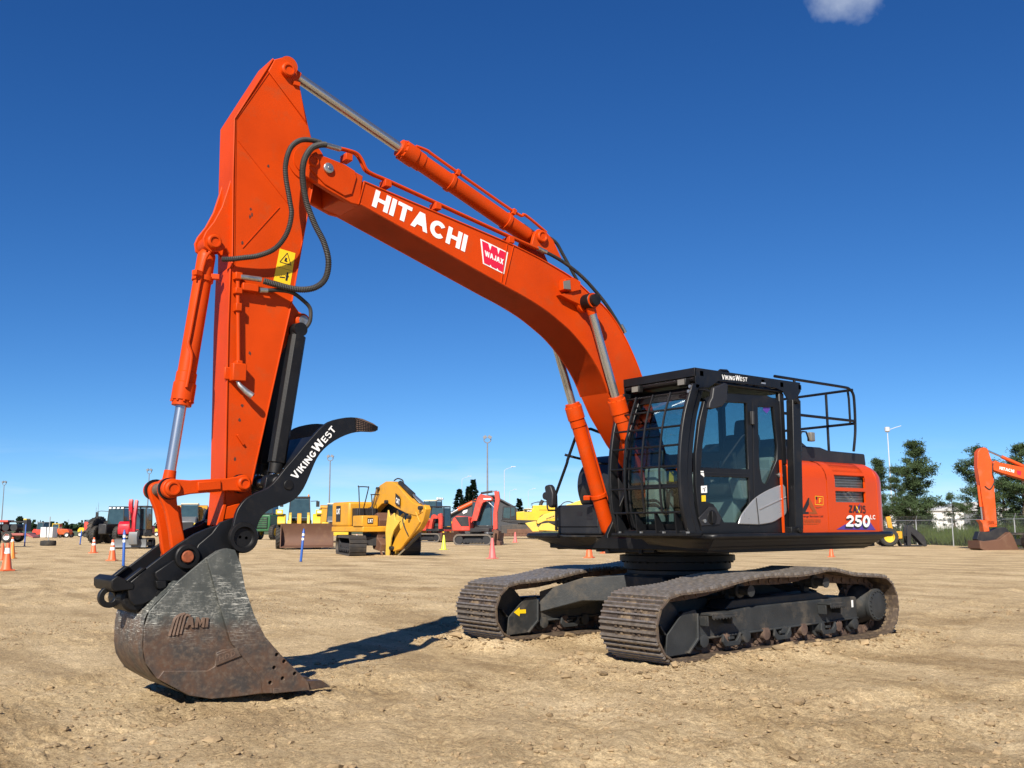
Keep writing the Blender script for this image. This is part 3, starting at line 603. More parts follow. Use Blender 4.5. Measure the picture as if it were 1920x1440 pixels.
def skirt(name, edge_out, edge_in, z_out, z_in):
    """slanting under-skirt between an outer tube line and an inner lower line, with raised diamond ribs"""
    m = MB(); n = len(edge_out)
    for i in range(n-1):
        a, b = Vector((*edge_out[i], z_out)), Vector((*edge_out[i+1], z_out)); c, d = Vector((*edge_in[i+1], z_in)), Vector((*edge_in[i], z_in))
        m.add([a, b, c, d], [(0, 1, 2, 3)]); nrm = (b-a).cross(d-a).normalized()
        if nrm.z > 0: nrm = -nrm
        m.add([q-nrm*0.012 for q in (a, b, c, d)], [(0, 1, 2, 3)])
        L = (b-a).length; k = int(L/0.05)
        for j in range(k):
            for r in range(4):
                u = (j+.5*(r % 2)+.25)/k; v = (r+.5)/4
                p = (a*(1-u)+b*u)*(1-v)+(d*(1-u)+c*u)*v+nrm*0.003; t = ((b-a).normalized()*(1 if r % 2 else -1)*.6+(d-a).normalized()*.8).normalized()
                m.bar(p-t*.014, p+t*.014, .006, .006, nrm)
    part(name, m, DIAMOND, EX, sharp=0)
skirt('side_skirt', [(1.12, 1.60), (-2.50, 1.60), (-2.72, 1.44)], [(.98, 1.36), (-2.25, 1.36), (-2.45, 1.20)], 1.315, 1.135)
skirt('front_skirt', [(1.12, .42), (1.12, 1.60)], [(.92, .52), (.98, 1.36)], 1.315, 1.135)
skirt('side_skirt', [(1.05, -1.60), (-2.10, -1.60), (-2.58, -1.36)], [(.90, -1.36), (-1.95, -1.36), (-2.30, -1.10)], 1.315, 1.135)
tb = MB(); tb.tube([(1.14, .36, 1.325)]+[(1.14, 1.50, 1.325), (1.125, 1.565, 1.325), (1.08, 1.60, 1.325), (-2.48, 1.60, 1.325), (-2.58, 1.57, 1.325), (-2.76, 1.42, 1.325)], .034, 12)
part('walkway_tube', tb, BLACK, EX)
tb = MB(); tb.tube([(-2.60, -1.34, 1.325), (-2.16, -1.58, 1.325), (-2.05, -1.60, 1.325), (1.20, -1.60, 1.325), (1.25, -1.57, 1.325), (1.27, -1.50, 1.325), (1.27, -.92, 1.325)], .034, 12)
part('walkway_tube', tb, BLACK, EX)
for q in ((-2.5, 1.10, 1.38, 1.59, 1.315, 1.335), (-2.2, .59, -1.59, -1.30, 1.315, 1.335), (.6, 1.26, -1.58, -.42, 1.312, 1.332)): part('walkway_deck', MB().box(*q), DIAMOND, EX)
# right-hand front step box with slanting chequered underside
wd = MB(); wd.add([(1.27, -1.55, 1.32), (1.27, -.86, 1.32), (1.06, -.42, 1.32), (.80, -1.30, 1.14), (.95, -.86, 1.14), (.90, -.42, 1.14), (.6, -1.55, 1.32), (.6, -.42, 1.14), (.6, -1.30, 1.14)],
    [(0, 1, 4, 3), (1, 2, 5, 4), (0, 3, 8, 6), (3, 4, 5, 7, 8)])
part('front_step_skirt', wd, DIAMOND, EX, sharp=0)

# ---- engine housing, counterweight
hood_sec = [(1.53, 1.345), (1.53, 2.02), (1.515, 2.12), (1.47, 2.20), (1.39, 2.255), (1.28, 2.285), (.30, 2.31)]
def hood_panel(x0, x1, inner=1.0):
    m = MB(); sec = hood_sec+[(.30, 1.345)]
    m.prism(sec, x0, x1, 'x'); return m
hp1 = part('front_side_door', hood_panel(-.45, -1.195), ORANGE_GLOSS, EX, bevel=0.006)
# rear door with vent openings cut into it: built as strips round the openings
V1 = [(-1.368,2.085),(-2.087,2.086),(-2.080,1.936),(-1.383,1.936)]; V2 = [(-1.387,1.890),(-2.097,1.890),(-2.081,1.744),(-1.386,1.744)]
xa, xb = -1.205, -2.355
vx0, vx1 = -1.385, -2.085
z1a, z1b, z2a, z2b = 1.936, 2.085, 1.744, 1.890
rd = MB()
def panel_yz(z0, z1, x0, x1): rd.box(min(x0, x1), max(x0, x1), 1.50, 1.53, z0, z1)
panel_yz(1.345, z2a, xa, xb); panel_yz(z2b, z1a, xa, xb); panel_yz(z2a, z2b, xa, vx0); panel_yz(z2a, z2b, vx1, xb); panel_yz(z1a, 2.02, xa, vx0); panel_yz(z1a, 2.02, vx1, xb)
rdo = part('rear_side_door', rd, ORANGE_GLOSS, EX)
top = MB()
arcp = [(1.53, 2.02)]+[(1.53-.25*(1-math.cos(a)), 2.02+.265*math.sin(a)) for a in [PI/2*k/10 for k in range(1, 11)]]+[(.3, 2.31)]
def shell_x(m, sec, x0, x1, th=.02):
    vs = []; fs = []; n = len(sec)
    for x in (x0, x1): vs += [(x, y, z) for y, z in sec]
    for x in (x0, x1): vs += [(x, y-th, z-th*.6) for y, z in sec]
    for i in range(n-1): fs += [(i, i+1, n+i+1, n+i), (2*n+i, 3*n+i, 3*n+i+1, 2*n+i+1)]
    fs += [(0, n, 3*n, 2*n)]; m.add(vs, fs)
lo = [p for p in arcp if p[1] < 2.10]; 
shell_x(top, arcp, xa, vx0); shell_x(top, arcp, vx1, xb); shell_x(top, arcp[9:], vx0, vx1)
for k in range(22):       # louvre ribs with dark slots between them
    x = vx0+(vx1-vx0)*(k+.5)/22; shell_x(top, arcp[3:10], x-.0085, x+.0085)
shell_x(top, arcp[2:4], vx0, vx1)
part('hood_louvres', top, ORANGE_GLOSS, rdo)
inn = MB(); inn.box(-2.34, -1.22, 1.26, 1.38, 1.4, 2.22); part('radiator', inn, MESHDARK, EX)
rad = MB()
for k in range(32): x = -1.39-k*.0225; rad.bar((x, 1.472, 1.74), (x-.02, 1.472, 2.09), .005, .005, (0, 1, 0)); 
for k in range(11): z = 1.715+k*.036; rad.bar((-1.385, 1.478, z), (-2.085, 1.478, z), .005, .005, (0, 1, 0))
rad.tube([(-1.9, 1.43, 1.72), (-1.80, 1.44, 1.80), (-1.72, 1.42, 1.87)], .028, 10); rad.tube([(-1.95, 1.44, 1.75), (-1.86, 1.44, 1.84), (-1.80, 1.42, 1.95)], .022, 10)
part('vent_mesh', rad, STEEL, rdo)
# counterweight: plan outline with rounded back
cw_plan = [(-2.365, 1.53), (-2.44, 1.525), (-2.52, 1.50), (-2.59, 1.44), (-2.66, 1.34), (-2.78, 1.14), (-2.97, .80), (-3.12, .42), (-3.17, 0), (-3.12, -.42), (-2.97, -.80), (-2.78, -1.14), (-2.66, -1.34), (-2.59, -1.44), (-2.52, -1.50), (-2.44, -1.525), (-2.365, -1.53)]
cwm = MB(); levels = [(1.345, -.02), (1.36, 0.0), (2.02, 0.0), (2.10, -.012), (2.17, -.045), (2.225, -.10), (2.265, -.17), (2.285, -.25), (2.30, -.36)]
n = len(cw_plan); vs = []; fs = []
for z, off in levels:
    for x, y in cw_plan:
        d = Vector((x+1.6, y)); L = d.length; vs.append((-1.6+d.x*(1+off/L) if x < -2.40 else x, y*(1+off/max(1.0, abs(y))), z))
for i in range(len(levels)-1): fs += [(i*n+k, (i+1)*n+k, (i+1)*n+k+1, i*n+k+1) for k in range(n-1)]
fs += [tuple(range((len(levels)-1)*n, len(levels)*n)), tuple(range(n-1, -1, -1))]
for i in range(len(levels)-1): fs.append((i*n, i*n+n-1, (i+1)*n+n-1, (i+1)*n))
cwm.add(vs, fs); part('counterweight', cwm, ORANGE_GLOSS, EX, bevel=0.01, sharp=45)
ot = MB(); ot.prism([(y, z) for y, z in hood_sec]+[(-1.53, 2.285), (-1.53, 1.345)], -2.15, -.45, 'x') if False else None
far = MB(); far.box(-2.355, -.45, -1.53, .28, 1.345, 2.28); part('right_side_housing', far, ORANGE_GLOSS, EX, bevel=0.05, seg=4)
ht = MB(); ht.prism([(-.50, 2.27), (-.50, 2.45), (-1.10, 2.49), (-1.60, 2.49), (-1.78, 2.455), (-2.66, 2.445), (-2.68, 2.28)], -1.1, 1.20)
ht.prism([(-.85, 2.48), (-1.0, 2.60), (-1.50, 2.60), (-1.75, 2.48)], -.3, .95)
part('black_hood_top', ht, PLASTIC, EX, bevel=0.02, seg=3)

# ---- handrails on the left of the deck
def rail(name, pts, r=.019, mat=BLACK, parent=EX, n=9): return part(name, MB().tube(pts, r, n), mat, parent)
YR = 1.29
hr = bpy.data.objects.new('handrail', None); COL.objects.link(hr); hr.parent = EX
rail('top_rail', spline([(-.53, YR, 3.355), (-1.3, YR, 3.35), (-2.05, YR, 3.345), (-2.22, YR, 3.33), (-2.31, YR, 3.26), (-2.325, YR, 3.10), (-2.32, YR, 2.90), (-2.30, YR, 2.70), (-2.24, YR, 2.46)], 5), parent=hr)
rail('rail_post', [(-2.27, YR-.06, 3.33), (-2.29, YR-.06, 3.20), (-2.29, YR-.06, 2.86)], .016, parent=hr)
rail('middle_rail', [(-.60, YR, 2.885), (-2.31, YR, 2.885)], parent=hr)
for z in (3.325, 2.85): rail('cross_rail', [(-2.30, YR, z), (-2.30, .0, z-.01)], parent=hr)
for q in (((-.95, YR, 3.35), (-.93, YR, 2.44)), ((-2.30, .86, 3.32), (-2.30, .86, 2.45)), ((-2.30, .02, 3.32), (-2.30, .02, 2.45))): rail('rail_post', list(q), parent=hr)
rail('top_rail', [(-.53, .02, 3.355), (-2.30, .02, 3.32)], parent=hr)
lp = MB(); lp.box(-1.24, -1.15, 1.30, 1.37, 2.54, 2.66); lamp = part('work_lamp', lp, LAMP, EX, bevel=.012)
rail('lamp_bracket', [(-1.14, 1.335, 2.56), (-1.09, 1.335, 2.66), (-1.0, 1.335, 2.66), (-.97, 1.335, 2.62), (-.97, 1.335, 2.38)], .011)
# ---- boom
BW = 0.25
boom_top = sp2([(4.941,5.061),(4.290,4.952),(3.647,4.849),(2.932,4.729)], 3)[:-1] + sp2([(2.932,4.729),(2.591,4.652),(2.306,4.574),(2.005,4.476),(1.732,4.328),(1.444,4.164),(1.225,3.958),(1.032,3.703),(0.840,3.361)] + [(.62, 2.85), (.42, 2.35)], 4)
boom_bot = sp2([(1.445,3.089),(1.566,3.313),(1.776,3.560),(2.019,3.765),(2.223,3.887),(2.458,4.004),(2.744,4.110),(3.046,4.199)], 4)[:-1] + sp2([(3.046,4.199),(4.051,4.507),(4.980,4.790)], 3)
foot = circle((.32, 2.02), .17, 12, R(150), R(330))
boom_poly = boom_top + foot + [(1.02, 2.50), (1.30, 2.85)] + boom_bot
bm_ = MB(); bm_.prism(boom_poly, -BW, BW)
BOOM = part('boom', bm_, ORANGE, EX, bevel=0.006)
# flange plates standing a little proud along top and bottom
def strip(poly, th, y0, y1, flip=1):
    m = MB(); n = len(poly); off = []
    for i in range(n):
        p, q = Vector(poly[max(0, i-1)]), Vector(poly[min(n-1, i+1)]); d = (q-p).normalized(); nn = Vector((-d.y, d.x))*flip; off.append(tuple(Vector(poly[i])+nn*th))
    m.prism(list(poly)+off[::-1], y0, y1); return m
part('lower_flange', strip(boom_bot, .016, -BW-.018, BW+.018, 1), ORANGE, BOOM, bevel=.004)
part('upper_flange', strip(boom_top, .016, -BW-.012, BW+.012, 1), ORANGE, BOOM, bevel=.004)
# boom tip fork that carries the stick
tip = [(5.627,5.083),(5.609,5.156),(5.559,5.203),(5.393,5.212),(5.211,5.188),(4.948,5.111),(4.985,4.779),(5.084,4.783),(5.320,4.857),(5.603,4.961)]
fk = MB()
for sg in (-1, 1): a, b = sg*.19, sg*.252; fk.prism(tip, min(a, b), max(a, b))
fk.prism([(5.243,5.144),(4.948,5.111),(4.985,4.779),(5.192,4.812)], -.19, .19)
part('tip_fork', fk, ORANGE, BOOM, bevel=.012)
bs = MB()
dbl = [(5.586,5.163),(5.525,5.213),(5.390,5.210),(5.176,5.181),(5.056,5.139),(5.033,5.073),(5.083,4.881),(5.168,4.842),(5.403,4.920),(5.572,5.048)]
bs.prism(dbl, .245, .268); part('tip_doubler', bs, ORANGE, BOOM, bevel=.006)
tp = [(5.531,5.128),(5.369,5.091)]
bs = MB(); rounded_pin(bs, tp[0][0], tp[0][1], .26, .292, .060, 28); part('pivot_pin', bs, ORANGE, BOOM)
bs = MB(); bs.lathe([(.054, 0), (.054, .028), (.046, .034), (.016, .034), (.014, .045), (.001, .045)], (tp[1][0], .265, tp[1][1]), (tp[1][0], 1.265, tp[1][1]), 24); part('pin_cap', bs, STEEL, BOOM)
# weld seams and rib lines on the side plate
for a, b in zip(*[iter([(2.934,4.729),(3.074,4.227),(3.031,4.723),(3.123,4.241),(4.933,5.052),(5.000,4.790)])]*2): part('weld_seam', MB().bar((a[0], BW, a[1]), (b[0], BW, b[1]), .008, .022, (0, 1, 0)), ORANGE, BOOM)
# lettering on the boom
qd = q3([(4.843,4.807),(3.638,4.515),(3.592,4.714),(4.793,4.997)], BW)
part('lettering', letters('HITACHI', qd, .004, SIDE, w=.25, gap=.085), WHITE, BOOM, sharp=0)
wq = [(3.381,4.423),(3.079,4.348),(3.018,4.620),(3.420,4.711)]
dec = part('dealer_decal', sheet(wq, BW+.003), WHITE, BOOM)
def quadmap(q, u, v): a, b, c, d = [Vector(p) for p in q]; return tuple((a*(1-u)+b*u)*(1-v)+(d*(1-u)+c*u)*v)
rp = MB()
for poly in ([(.05, .05), (.30, .05), (.34, .13), (.40, .05), (.62, .05), (.66, .13), (.72, .05), (.95, .05), (.95, .34), (.05, .34)],
             [(.05, .62), (.95, .62), (.95, .95), (.70, .95), (.66, .70), (.60, .95), (.40, .95), (.34, .70), (.28, .95), (.05, .95)],
             [(.05, .34), (.10, .34), (.10, .62), (.05, .62)], [(.90, .34), (.95, .34), (.95, .62), (.90, .62)], [(.10, .34), (.90, .34), (.90, .62), (.10, .62)]):
    rp.prism([quadmap(wq, *p) for p in poly], BW+.004, BW+.0065)
part('red_panel', rp, RED, BOOM)
part('lettering', letters('WAJAX', q3([quadmap(wq, *p) for p in ((.12, .37), (.88, .37), (.88, .60), (.12, .60))], BW), .008, SIDE, w=.26, gap=.06), WHITE, BOOM, sharp=0)
# pipes along the top edge
pl = [(5.234,5.360),(5.109,5.363),(5.009,5.351),(4.948,5.293),(4.895,5.203),(4.805,5.169),(4.633,5.142),(4.036,5.031),(3.264,4.886),(2.922,4.823),(2.540,4.758)]
for dy, dz in ((0, 0), (-.05, .012)):
    part('hydraulic_pipe', MB().tube([(p.x, .225+dy, p.y+dz) for p in spline([Vector((a, b, 0)) for a, b in pl], 4)], .017, 9), ORANGE, BOOM)
for x, z in [(5.122,5.296),(4.645,5.116),(4.000,4.997),(2.966,4.798)]:
    m = MB(); m.box(x-.04, x+.04, .13, .265, z-.055, z+.022); m.cyl((x, .19, z+.02), (x, .19, z+.045), .014, n=6); part('pipe_clamp', m, ORANGE, BOOM, bevel=.006)
# arm cylinder on top
def cylinder(parent, A, B, k, r, rr, mat, rodmat=CHROME, collar=True, name='hydraulic_cylinder', gland=None):
    """barrel from A, rod to B; k is the barrel's share of the length"""
    A, B = Vector(A), Vector(B); d = (B-A).normalized(); L = (B-A).length; C = A+d*(L*k)
    root = bpy.data.objects.new(name, None); COL.objects.link(root); root.parent = parent
    m = MB(); m.lathe([(r*.5, .04), (r*.98, .10), (r, .13), (r, L*k-.30), (r*1.10, L*k-.29), (r*1.10, L*k-.20), (r*1.22, L*k-.19), (r*1.22, L*k-.03), (r*1.05, L*k-.02), (r*1.05, L*k+.02), (rr*1.05, L*k+.02)], A, A+d, 28)
    o = d.orthogonal().normalized(); o2 = d.cross(o)
    for j in range(10):
        a = 2*PI*j/10; q = C-d*.03+(o*math.cos(a)+o2*math.sin(a))*r*1.12; m.cyl(q, q+d*.018, .012, n=6)
    m.cyl(A-Vector((0, r*.85, 0)), A+Vector((0, r*.85, 0)), r*.95, n=22)
    part('barrel', m, mat, root)
    part('rod', MB().cyl(C, B-d*.05, rr, n=24), rodmat, root)
    e = MB(); e.cyl(B-Vector((0, rr*1.7, 0)), B+Vector((0, rr*1.7, 0)), rr*1.75, n=22); e.cyl(B-d*.16, B-d*.02, rr*1.08, rr*1.25, n=20); part('rod_eye', e, mat, root)
    return root, d, C
AC0 = [(2.429,4.940)][0]; AC1 = [(5.751,6.167)][0]
AC, dA, CA = cylinder(EX, (AC0[0], 0, AC0[1]), (AC1[0], 0, AC1[1]), .575, .098, .056, ORANGE, name='arm_cylinder')
lug = MB()
lugp = [(AC0[0]-.34, AC0[1]-.22), (AC0[0]-.20, AC0[1]+.0), (AC0[0]-.08, AC0[1]+.09), (AC0[0]+.03, AC0[1]+.10), (AC0[0]+.10, AC0[1]+.02), (AC0[0]+.14, AC0[1]-.12)]
for sg in (-1, 1): lug.prism(lugp, min(sg*.10, sg*.15), max(sg*.10, sg*.15))
rounded_pin(lug, AC0[0], AC0[1], .15, .20, .075); part('cylinder_lug', lug, ORANGE, BOOM, bevel=.008)
o_ = Vector((-dA.z, 0, dA.x)); o_ = o_ if o_.z > 0 else -o_
A3 = Vector((AC0[0], 0, AC0[1]))
part('feed_pipe', MB().tube(spline([A3-dA*.12+o_*.17+Vector((0, .05, 0)), A3+dA*.25+o_*.20+Vector((0, .05, 0)), A3+dA*.40+o_*.145+Vector((0, .05, 0)), A3+dA*1.6+o_*.145+Vector((0, .05, 0)), CA-dA*.30+o_*.15+Vector((0, .05, 0)), CA-dA*.14+o_*.11+Vector((0, .05, 0))], 4), .018, 9), ORANGE, AC)
for t in (.42, 1.3): 
    m = MB(); c = A3+dA*t; m.lathe([(.112, 0), (.112, .05)], c, c+dA, 24); m.bar(c+o_*.10+Vector((0, .05, 0)), c+o_*.17+Vector((0, .05, 0)), .07, .05, tuple(dA)); part('pipe_clamp', m, ORANGE, AC, bevel=.004)
# hoses arching over the boom's back
def hose(name, pts, r, mat, parent, n=10, sub=10, corr=0.0):
    P = spline(pts, sub)
    if corr:
        L = [0]
        for i in range(len(P)-1): L.append(L[-1]+(P[i+1]-P[i]).length)
        m = int(L[-1]/.0085); Q = []; rs = []; j = 0
        for k in range(m+1):
            s = L[-1]*k/m
            while j < len(P)-2 and L[j+1] < s: j += 1
            t = (s-L[j])/max(1e-9, L[j+1]-L[j]); Q.append(P[j].lerp(P[j+1], min(1, t))); rs.append(r*(1+corr*(1 if k % 2 else -1)))
        return part(name, MB().tube(Q, rs, n), mat, parent, sharp=0)
    return part(name, MB().tube(P, r, n), mat, parent, sharp=0)
h1 = [(2.517,4.757),(2.297,4.715),(2.058,4.639),(1.814,4.525),(1.597,4.380),(1.408,4.227),(1.266,4.078),(1.122,3.915)]
hose('hydraulic_hose', [(a, .215, b) for a, b in h1], .022, RUBBER, BOOM)
h2 = [(2.615,5.080),(2.425,5.011),(2.247,5.009),(2.096,4.954),(1.991,4.829),(1.915,4.734)]; hose('hydraulic_hose', [(a, .05, b) for a, b in h2]+[(1.75, .05, 4.52)], .020, RUBBER, BOOM)
h3 = [(2.647,5.033),(2.472,5.038),(2.280,4.980),(2.145,4.885),(2.086,4.812)]; hose('hydraulic_hose', [(a, 0.0, b) for a, b in h3], .020, RUBBER, BOOM)
for a, b in (([(2.531,4.766)][0], [(2.400,4.739)][0]), ([(1.159,3.995)][0], [(1.089,3.907)][0])): part('hose_fitting', MB().cyl((a[0], .215, a[1]), (b[0], .215, b[1]), .029, n=10), STEEL, BOOM)
# work light and bracket on the side
lb = [(2.231,4.405),(2.095,4.445),(1.975,4.410),(1.977,4.305),(2.114,4.261),(2.233,4.278)]
m = MB(); m.prism(lb, .25, .36); part('light_housing', m, ORANGE, BOOM, bevel=.006)
lc = [(2.263,4.369),(2.159,4.399),(2.149,4.285),(2.256,4.278)]; m = MB(); m.prism(lc, .362, .372); part('work_light_lens', m, LAMP, BOOM)
br = [(2.288,4.209),(1.940,4.318),(1.864,4.283),(1.960,4.129),(2.125,4.163)]; m = MB(); m.prism(br, .25, .33); part('light_bracket', m, ORANGE, BOOM, bevel=.005)
# boom cylinders, one on each side
BC1 = [(1.882,4.166)][0]; BC0 = (.83, 1.30)
for sg in (1, -1):
    cyl, dB, CB = cylinder(EX, (BC0[0], sg*.40, BC0[1]), (BC1[0], sg*.40, BC1[1]), .595, .092, .052, ORANGE, name='boom_cylinder')
    A3 = Vector((BC0[0], sg*.40, BC0[1])); o2 = Vector((0, 1, 0)); c = A3+dB*.55
    m = MB(); m.lathe([(.108, 0), (.108, .05)], c, c+dB, 24); m.bar(c+Vector((.10, -.06, 0)), c+Vector((.15, -.13, .0)), .06, .05, tuple(dB)); part('pipe_clamp', m, ORANGE, cyl, bevel=.004)
    back = Vector((-dB.z, 0, dB.x)); part('feed_pipe', MB().tube([A3+dB*.35+back*.08, A3+dB*.50+back*.135, CB-dB*.35+back*.135, CB-dB*.12+back*.10], .016, 8), ORANGE, cyl)
pin = MB(); pin.lathe([(.085, -.345), (.085, .345)], (BC1[0], 0, BC1[1]), (BC1[0], 1, BC1[1]), 24)
for sg in (1, -1): pin.lathe([(.10, .25), (.12, .27), (.115, .32)], (BC1[0], 0, BC1[1]), (BC1[0], sg, BC1[1]), 24)
part('cylinder_boss', pin, ORANGE, BOOM)
for sg in (1, -1):
    m = MB(); m.lathe([(.092, .335), (.096, .345), (.096, .47), (.088, .48), (.074, .48), (.072, .535), (.052, .54), (.001, .54)], (BC1[0], 0, BC1[1]), (BC1[0], sg, BC1[1]), 26); part('pin_cap', m, BLACK_PLAIN, BOOM)

# ---- stick (arm)
RAISED_CHIP = surface('chipped_primer', (0.07, 0.022, 0.012), .7, var=.3, scale=30)
AW = .165
arm = [(5.952,6.140),(5.869,6.186),(5.784,6.172),(5.714,6.117),(5.680,6.026),(5.662,5.951),(5.553,5.559),(5.500,5.392),(5.480,5.197),(5.481,4.879),(5.560,4.393),(5.619,3.998),(5.672,3.649)] + [(6.027,1.848)] + [(6.000,1.423),(6.008,1.359),(6.037,1.310),(6.089,1.291),(6.151,1.307),(6.205,1.361),(6.280,1.474)] + [(6.280,1.859),(6.311,3.325),(6.312,3.902)] + [(6.293,3.924),(6.320,4.807),(6.328,5.400)]
m = MB(); m.prism(arm, -AW, AW); ARM = part('stick', m, ORANGE, EX, bevel=.010)
front_edge = [(5.952,6.140),(6.328,5.400),(6.320,4.807),(6.293,3.924)] + [(6.312,3.902),(6.311,3.325),(6.280,1.859)] + [(6.295,1.474)]
part('front_flange', strip(front_edge, .014, -AW-.014, AW+.014, 1), ORANGE, ARM, bevel=.004)
back_edge = [(5.500,5.392),(5.480,5.197),(5.481,4.879),(5.560,4.393),(5.619,3.998),(5.672,3.649)] + [(6.027,1.848)]
part('back_flange', strip(back_edge, .014, -AW-.010, AW+.010, 1), ORANGE, ARM, bevel=.004)
# head ears for the arm cylinder pin
head = [(6.009,5.991),(5.945,6.136),(5.872,6.179),(5.790,6.164),(5.721,6.109),(5.687,6.018),(5.641,5.831),(5.581,5.566)]
for sg in (-1, 1): a, b = sg*.165, sg*.183; part('head_plate', MB().prism(head, min(a, b), max(a, b)), ORANGE, ARM, bevel=.006)
hpn = [(5.814,6.049)][0]; m = MB(); rounded_pin(m, hpn[0], hpn[1], .18, .245, .072); m.box(hpn[0]-.14, hpn[0]-.07, .183, .21, hpn[1]-.13, hpn[1]-.09); part('head_pin', m, ORANGE, ARM)
# side plate details
m = MB()
pv = [(5.564,5.155)][0]; m.lathe([(.21, 0), (.21, .014), (.15, .016), (.15, .03), (.01, .03)], (pv[0], AW, pv[1]), (pv[0], 1+AW, pv[1]), 36); part('pivot_boss', m, ORANGE, ARM)
for a, b in zip(*[iter([(6.292,5.191),(5.760,4.673),(5.838,4.608),(6.204,4.123),(5.987,6.004),(6.319,5.403),(6.319,5.403),(6.280,3.926),(5.987,5.994),(5.573,5.553)])]*2): part('weld_seam', MB().bar((a[0], AW, a[1]), (b[0], AW, b[1]), .005, .014, (0, 1, 0)), ORANGE, ARM)
random.seed(3)
for cx, cz in [(6.135,4.527),(6.120,4.474),(6.142,4.451),(5.969,5.002),(6.207,4.178)] + [(6.092,3.099),(6.147,2.595),(5.958,2.235),(6.200,2.085),(6.169,2.453)]:
    k = random.randint(4, 6); poly = [(cx+random.uniform(.006, .018)*math.cos(2*PI*j/k), cz+random.uniform(.008, .028)*math.sin(2*PI*j/k)) for j in range(k)]
    part('paint_chip', MB().prism(poly, AW-.001, AW+.0012), RAISED_CHIP, ARM)
# front bracket plates for the bucket cylinder
brk = [(6.323,4.844),(6.353,4.706),(6.406,4.508),(6.478,4.346),(6.552,4.231),(6.576,4.163),(6.560,4.084),(6.496,4.041),(6.415,4.064),(6.344,4.104),(6.266,3.998),(6.299,4.850)]
for sg in (-1, 1): a, b = sg*.095, sg*.125; part('cylinder_bracket', MB().prism(brk, min(a, b), max(a, b)), ORANGE, ARM, bevel=.006)
bp_ = [(6.478,4.139)][0]; [part('bracket_pin', rounded_pin(MB(), bp_[0], bp_[1], s_*.125, s_*.18, .068), ORANGE, ARM) for s_ in (1, -1)]
lk = [(6.758,1.811)][0]
BCY, dC, CC = cylinder(EX, (bp_[0]+.0, 0, bp_[1]), (lk[0], 0, lk[1]), .665, .085, .050, ORANGE, name='bucket_cylinder')
A3 = Vector((bp_[0], 0, bp_[1]))
part('feed_pipe', MB().tube(spline([A3+Vector((.03, .14, -.10)), A3+dC*.25+Vector((.05, .10, 0)), A3+dC*.9+Vector((.06, .09, 0)), CC-dC*.55+Vector((.06, .09, 0)), CC-dC*.42+Vector((.02, .12, 0)), CC-dC*.14+Vector((.02, .115, 0))], 5), .016, 9), ORANGE, BCY)
m = MB(); c = A3+dC*.32; m.lathe([(.10, 0), (.10, .05)], c, c+dC, 24); m.bar(c+Vector((.06, .09, 0)), c+Vector((.13, .12, 0)), .06, .05); m.bar(c+Vector((-.06, .05, 0)), c+Vector((-.13, .08, 0)), .06, .05); part('pipe_clamp', m, ORANGE, BCY, bevel=.004)
# warning sticker
ws = [(5.876,3.853),(5.699,3.830),(5.653,4.168),(5.821,4.186)]; stk = part('warning_sticker', sheet(ws, AW+.003), YELLOW_DECAL, ARM)
m = MB()
for poly in ([(.12, .55), (.22, .62), (.50, .90), (.55, .97)], ): pass
def band(pts, w, y):
    for i in range(len(pts)-1):
        a, b = quadmap(ws, *pts[i]), quadmap(ws, *pts[i+1]); m.bar((a[0], y, a[1]), (b[0], y, b[1]), .0016, w, (0, 1, 0)) if False else m.add(*flat_bar(a, b, w, y))
def flat_bar(a, b, w, y):
    d = (Vector(b)-Vector(a)).normalized(); q = Vector((-d.y, d.x))*w/2; A_, B_ = Vector(a), Vector(b)
    pts = [A_-q, B_-q, B_+q, A_+q]; return [(p.x, y, p.y) for p in pts], [(0, 1, 2, 3) if True else ()]
band([(.15, .60), (.85, .60), (.50, .93), (.15, .60)], .008, AW+.0055)
band([(.45, .66), (.50, .78)], .02, AW+.0055); band([(.58, .66), (.42, .74)], .014, AW+.0058); band([(.06, .44), (.94, .44)], .003, AW+.0055)
band([(.72, .10), (.74, .28)], .022, AW+.0055); band([(.73, .28), (.73, .36)], .018, AW+.0056); band([(.30, .15), (.62, .18)], .012, AW+.0055); band([(.62, .24), (.84, .24)], .010, AW+.0059)
part('warning_symbol', m, DECAL_BLACK, ARM, sharp=0)
# valve pipe work for the thumb circuit
def pt(xz, y): return (xz[0], y, xz[1])
vp = [(6.258,3.809),(6.253,3.683)] + [(6.247,3.539),(6.220,2.971)]
part('valve_pipe', MB().tube([pt(q, .215) for q in vp], .020, 10), ORANGE, ARM)
m = MB()
for q, w, h in zip([(6.258,3.823),(6.253,3.679),(6.138,3.728)] + [(6.247,3.521),(6.220,2.980)], (.07, .07, .16, .06, .06), (.07, .06, .075, .08, .06)): m.box(q[0]-w/2, q[0]+w/2, .17, .25, q[1]-h/2, q[1]+h/2)
part('valve_block', m, ORANGE, ARM, bevel=.008)
q = [(6.230,2.896)][0]; m = MB(); m.box(q[0]-.075, q[0]+.06, .165, .265, q[1]-.085, q[1]+.085); m.box(q[0]-.02, q[0]+.11, .165, .19, q[1]-.07, q[1]+.05); part('stop_valve', m, ORANGE, ARM, bevel=.01)
q = [(6.232,2.826),(6.212,2.775),(6.155,2.718),(6.099,2.675)]; part('pipe_stub', MB().tube([pt(a, y) for a, y in zip(q, (.22, .24, .26, .28))], [.020, .022, .030, .034], 10), STEEL, ARM)
for a, b in zip(*[iter([(6.242,3.816),(6.038,3.821)] + [(6.043,3.714),(5.968,3.722)])]*2): part('hose_fitting', MB().cyl(pt(a, .235), pt(b, .24), .026, n=10), STEEL, ARM)
m = MB(); q = [(6.201,2.310),(6.134,2.218),(6.116,2.228),(6.183,2.320)]; m.prism(q, .165, .19); part('hose_clip', m, ORANGE, ARM, bevel=.003)
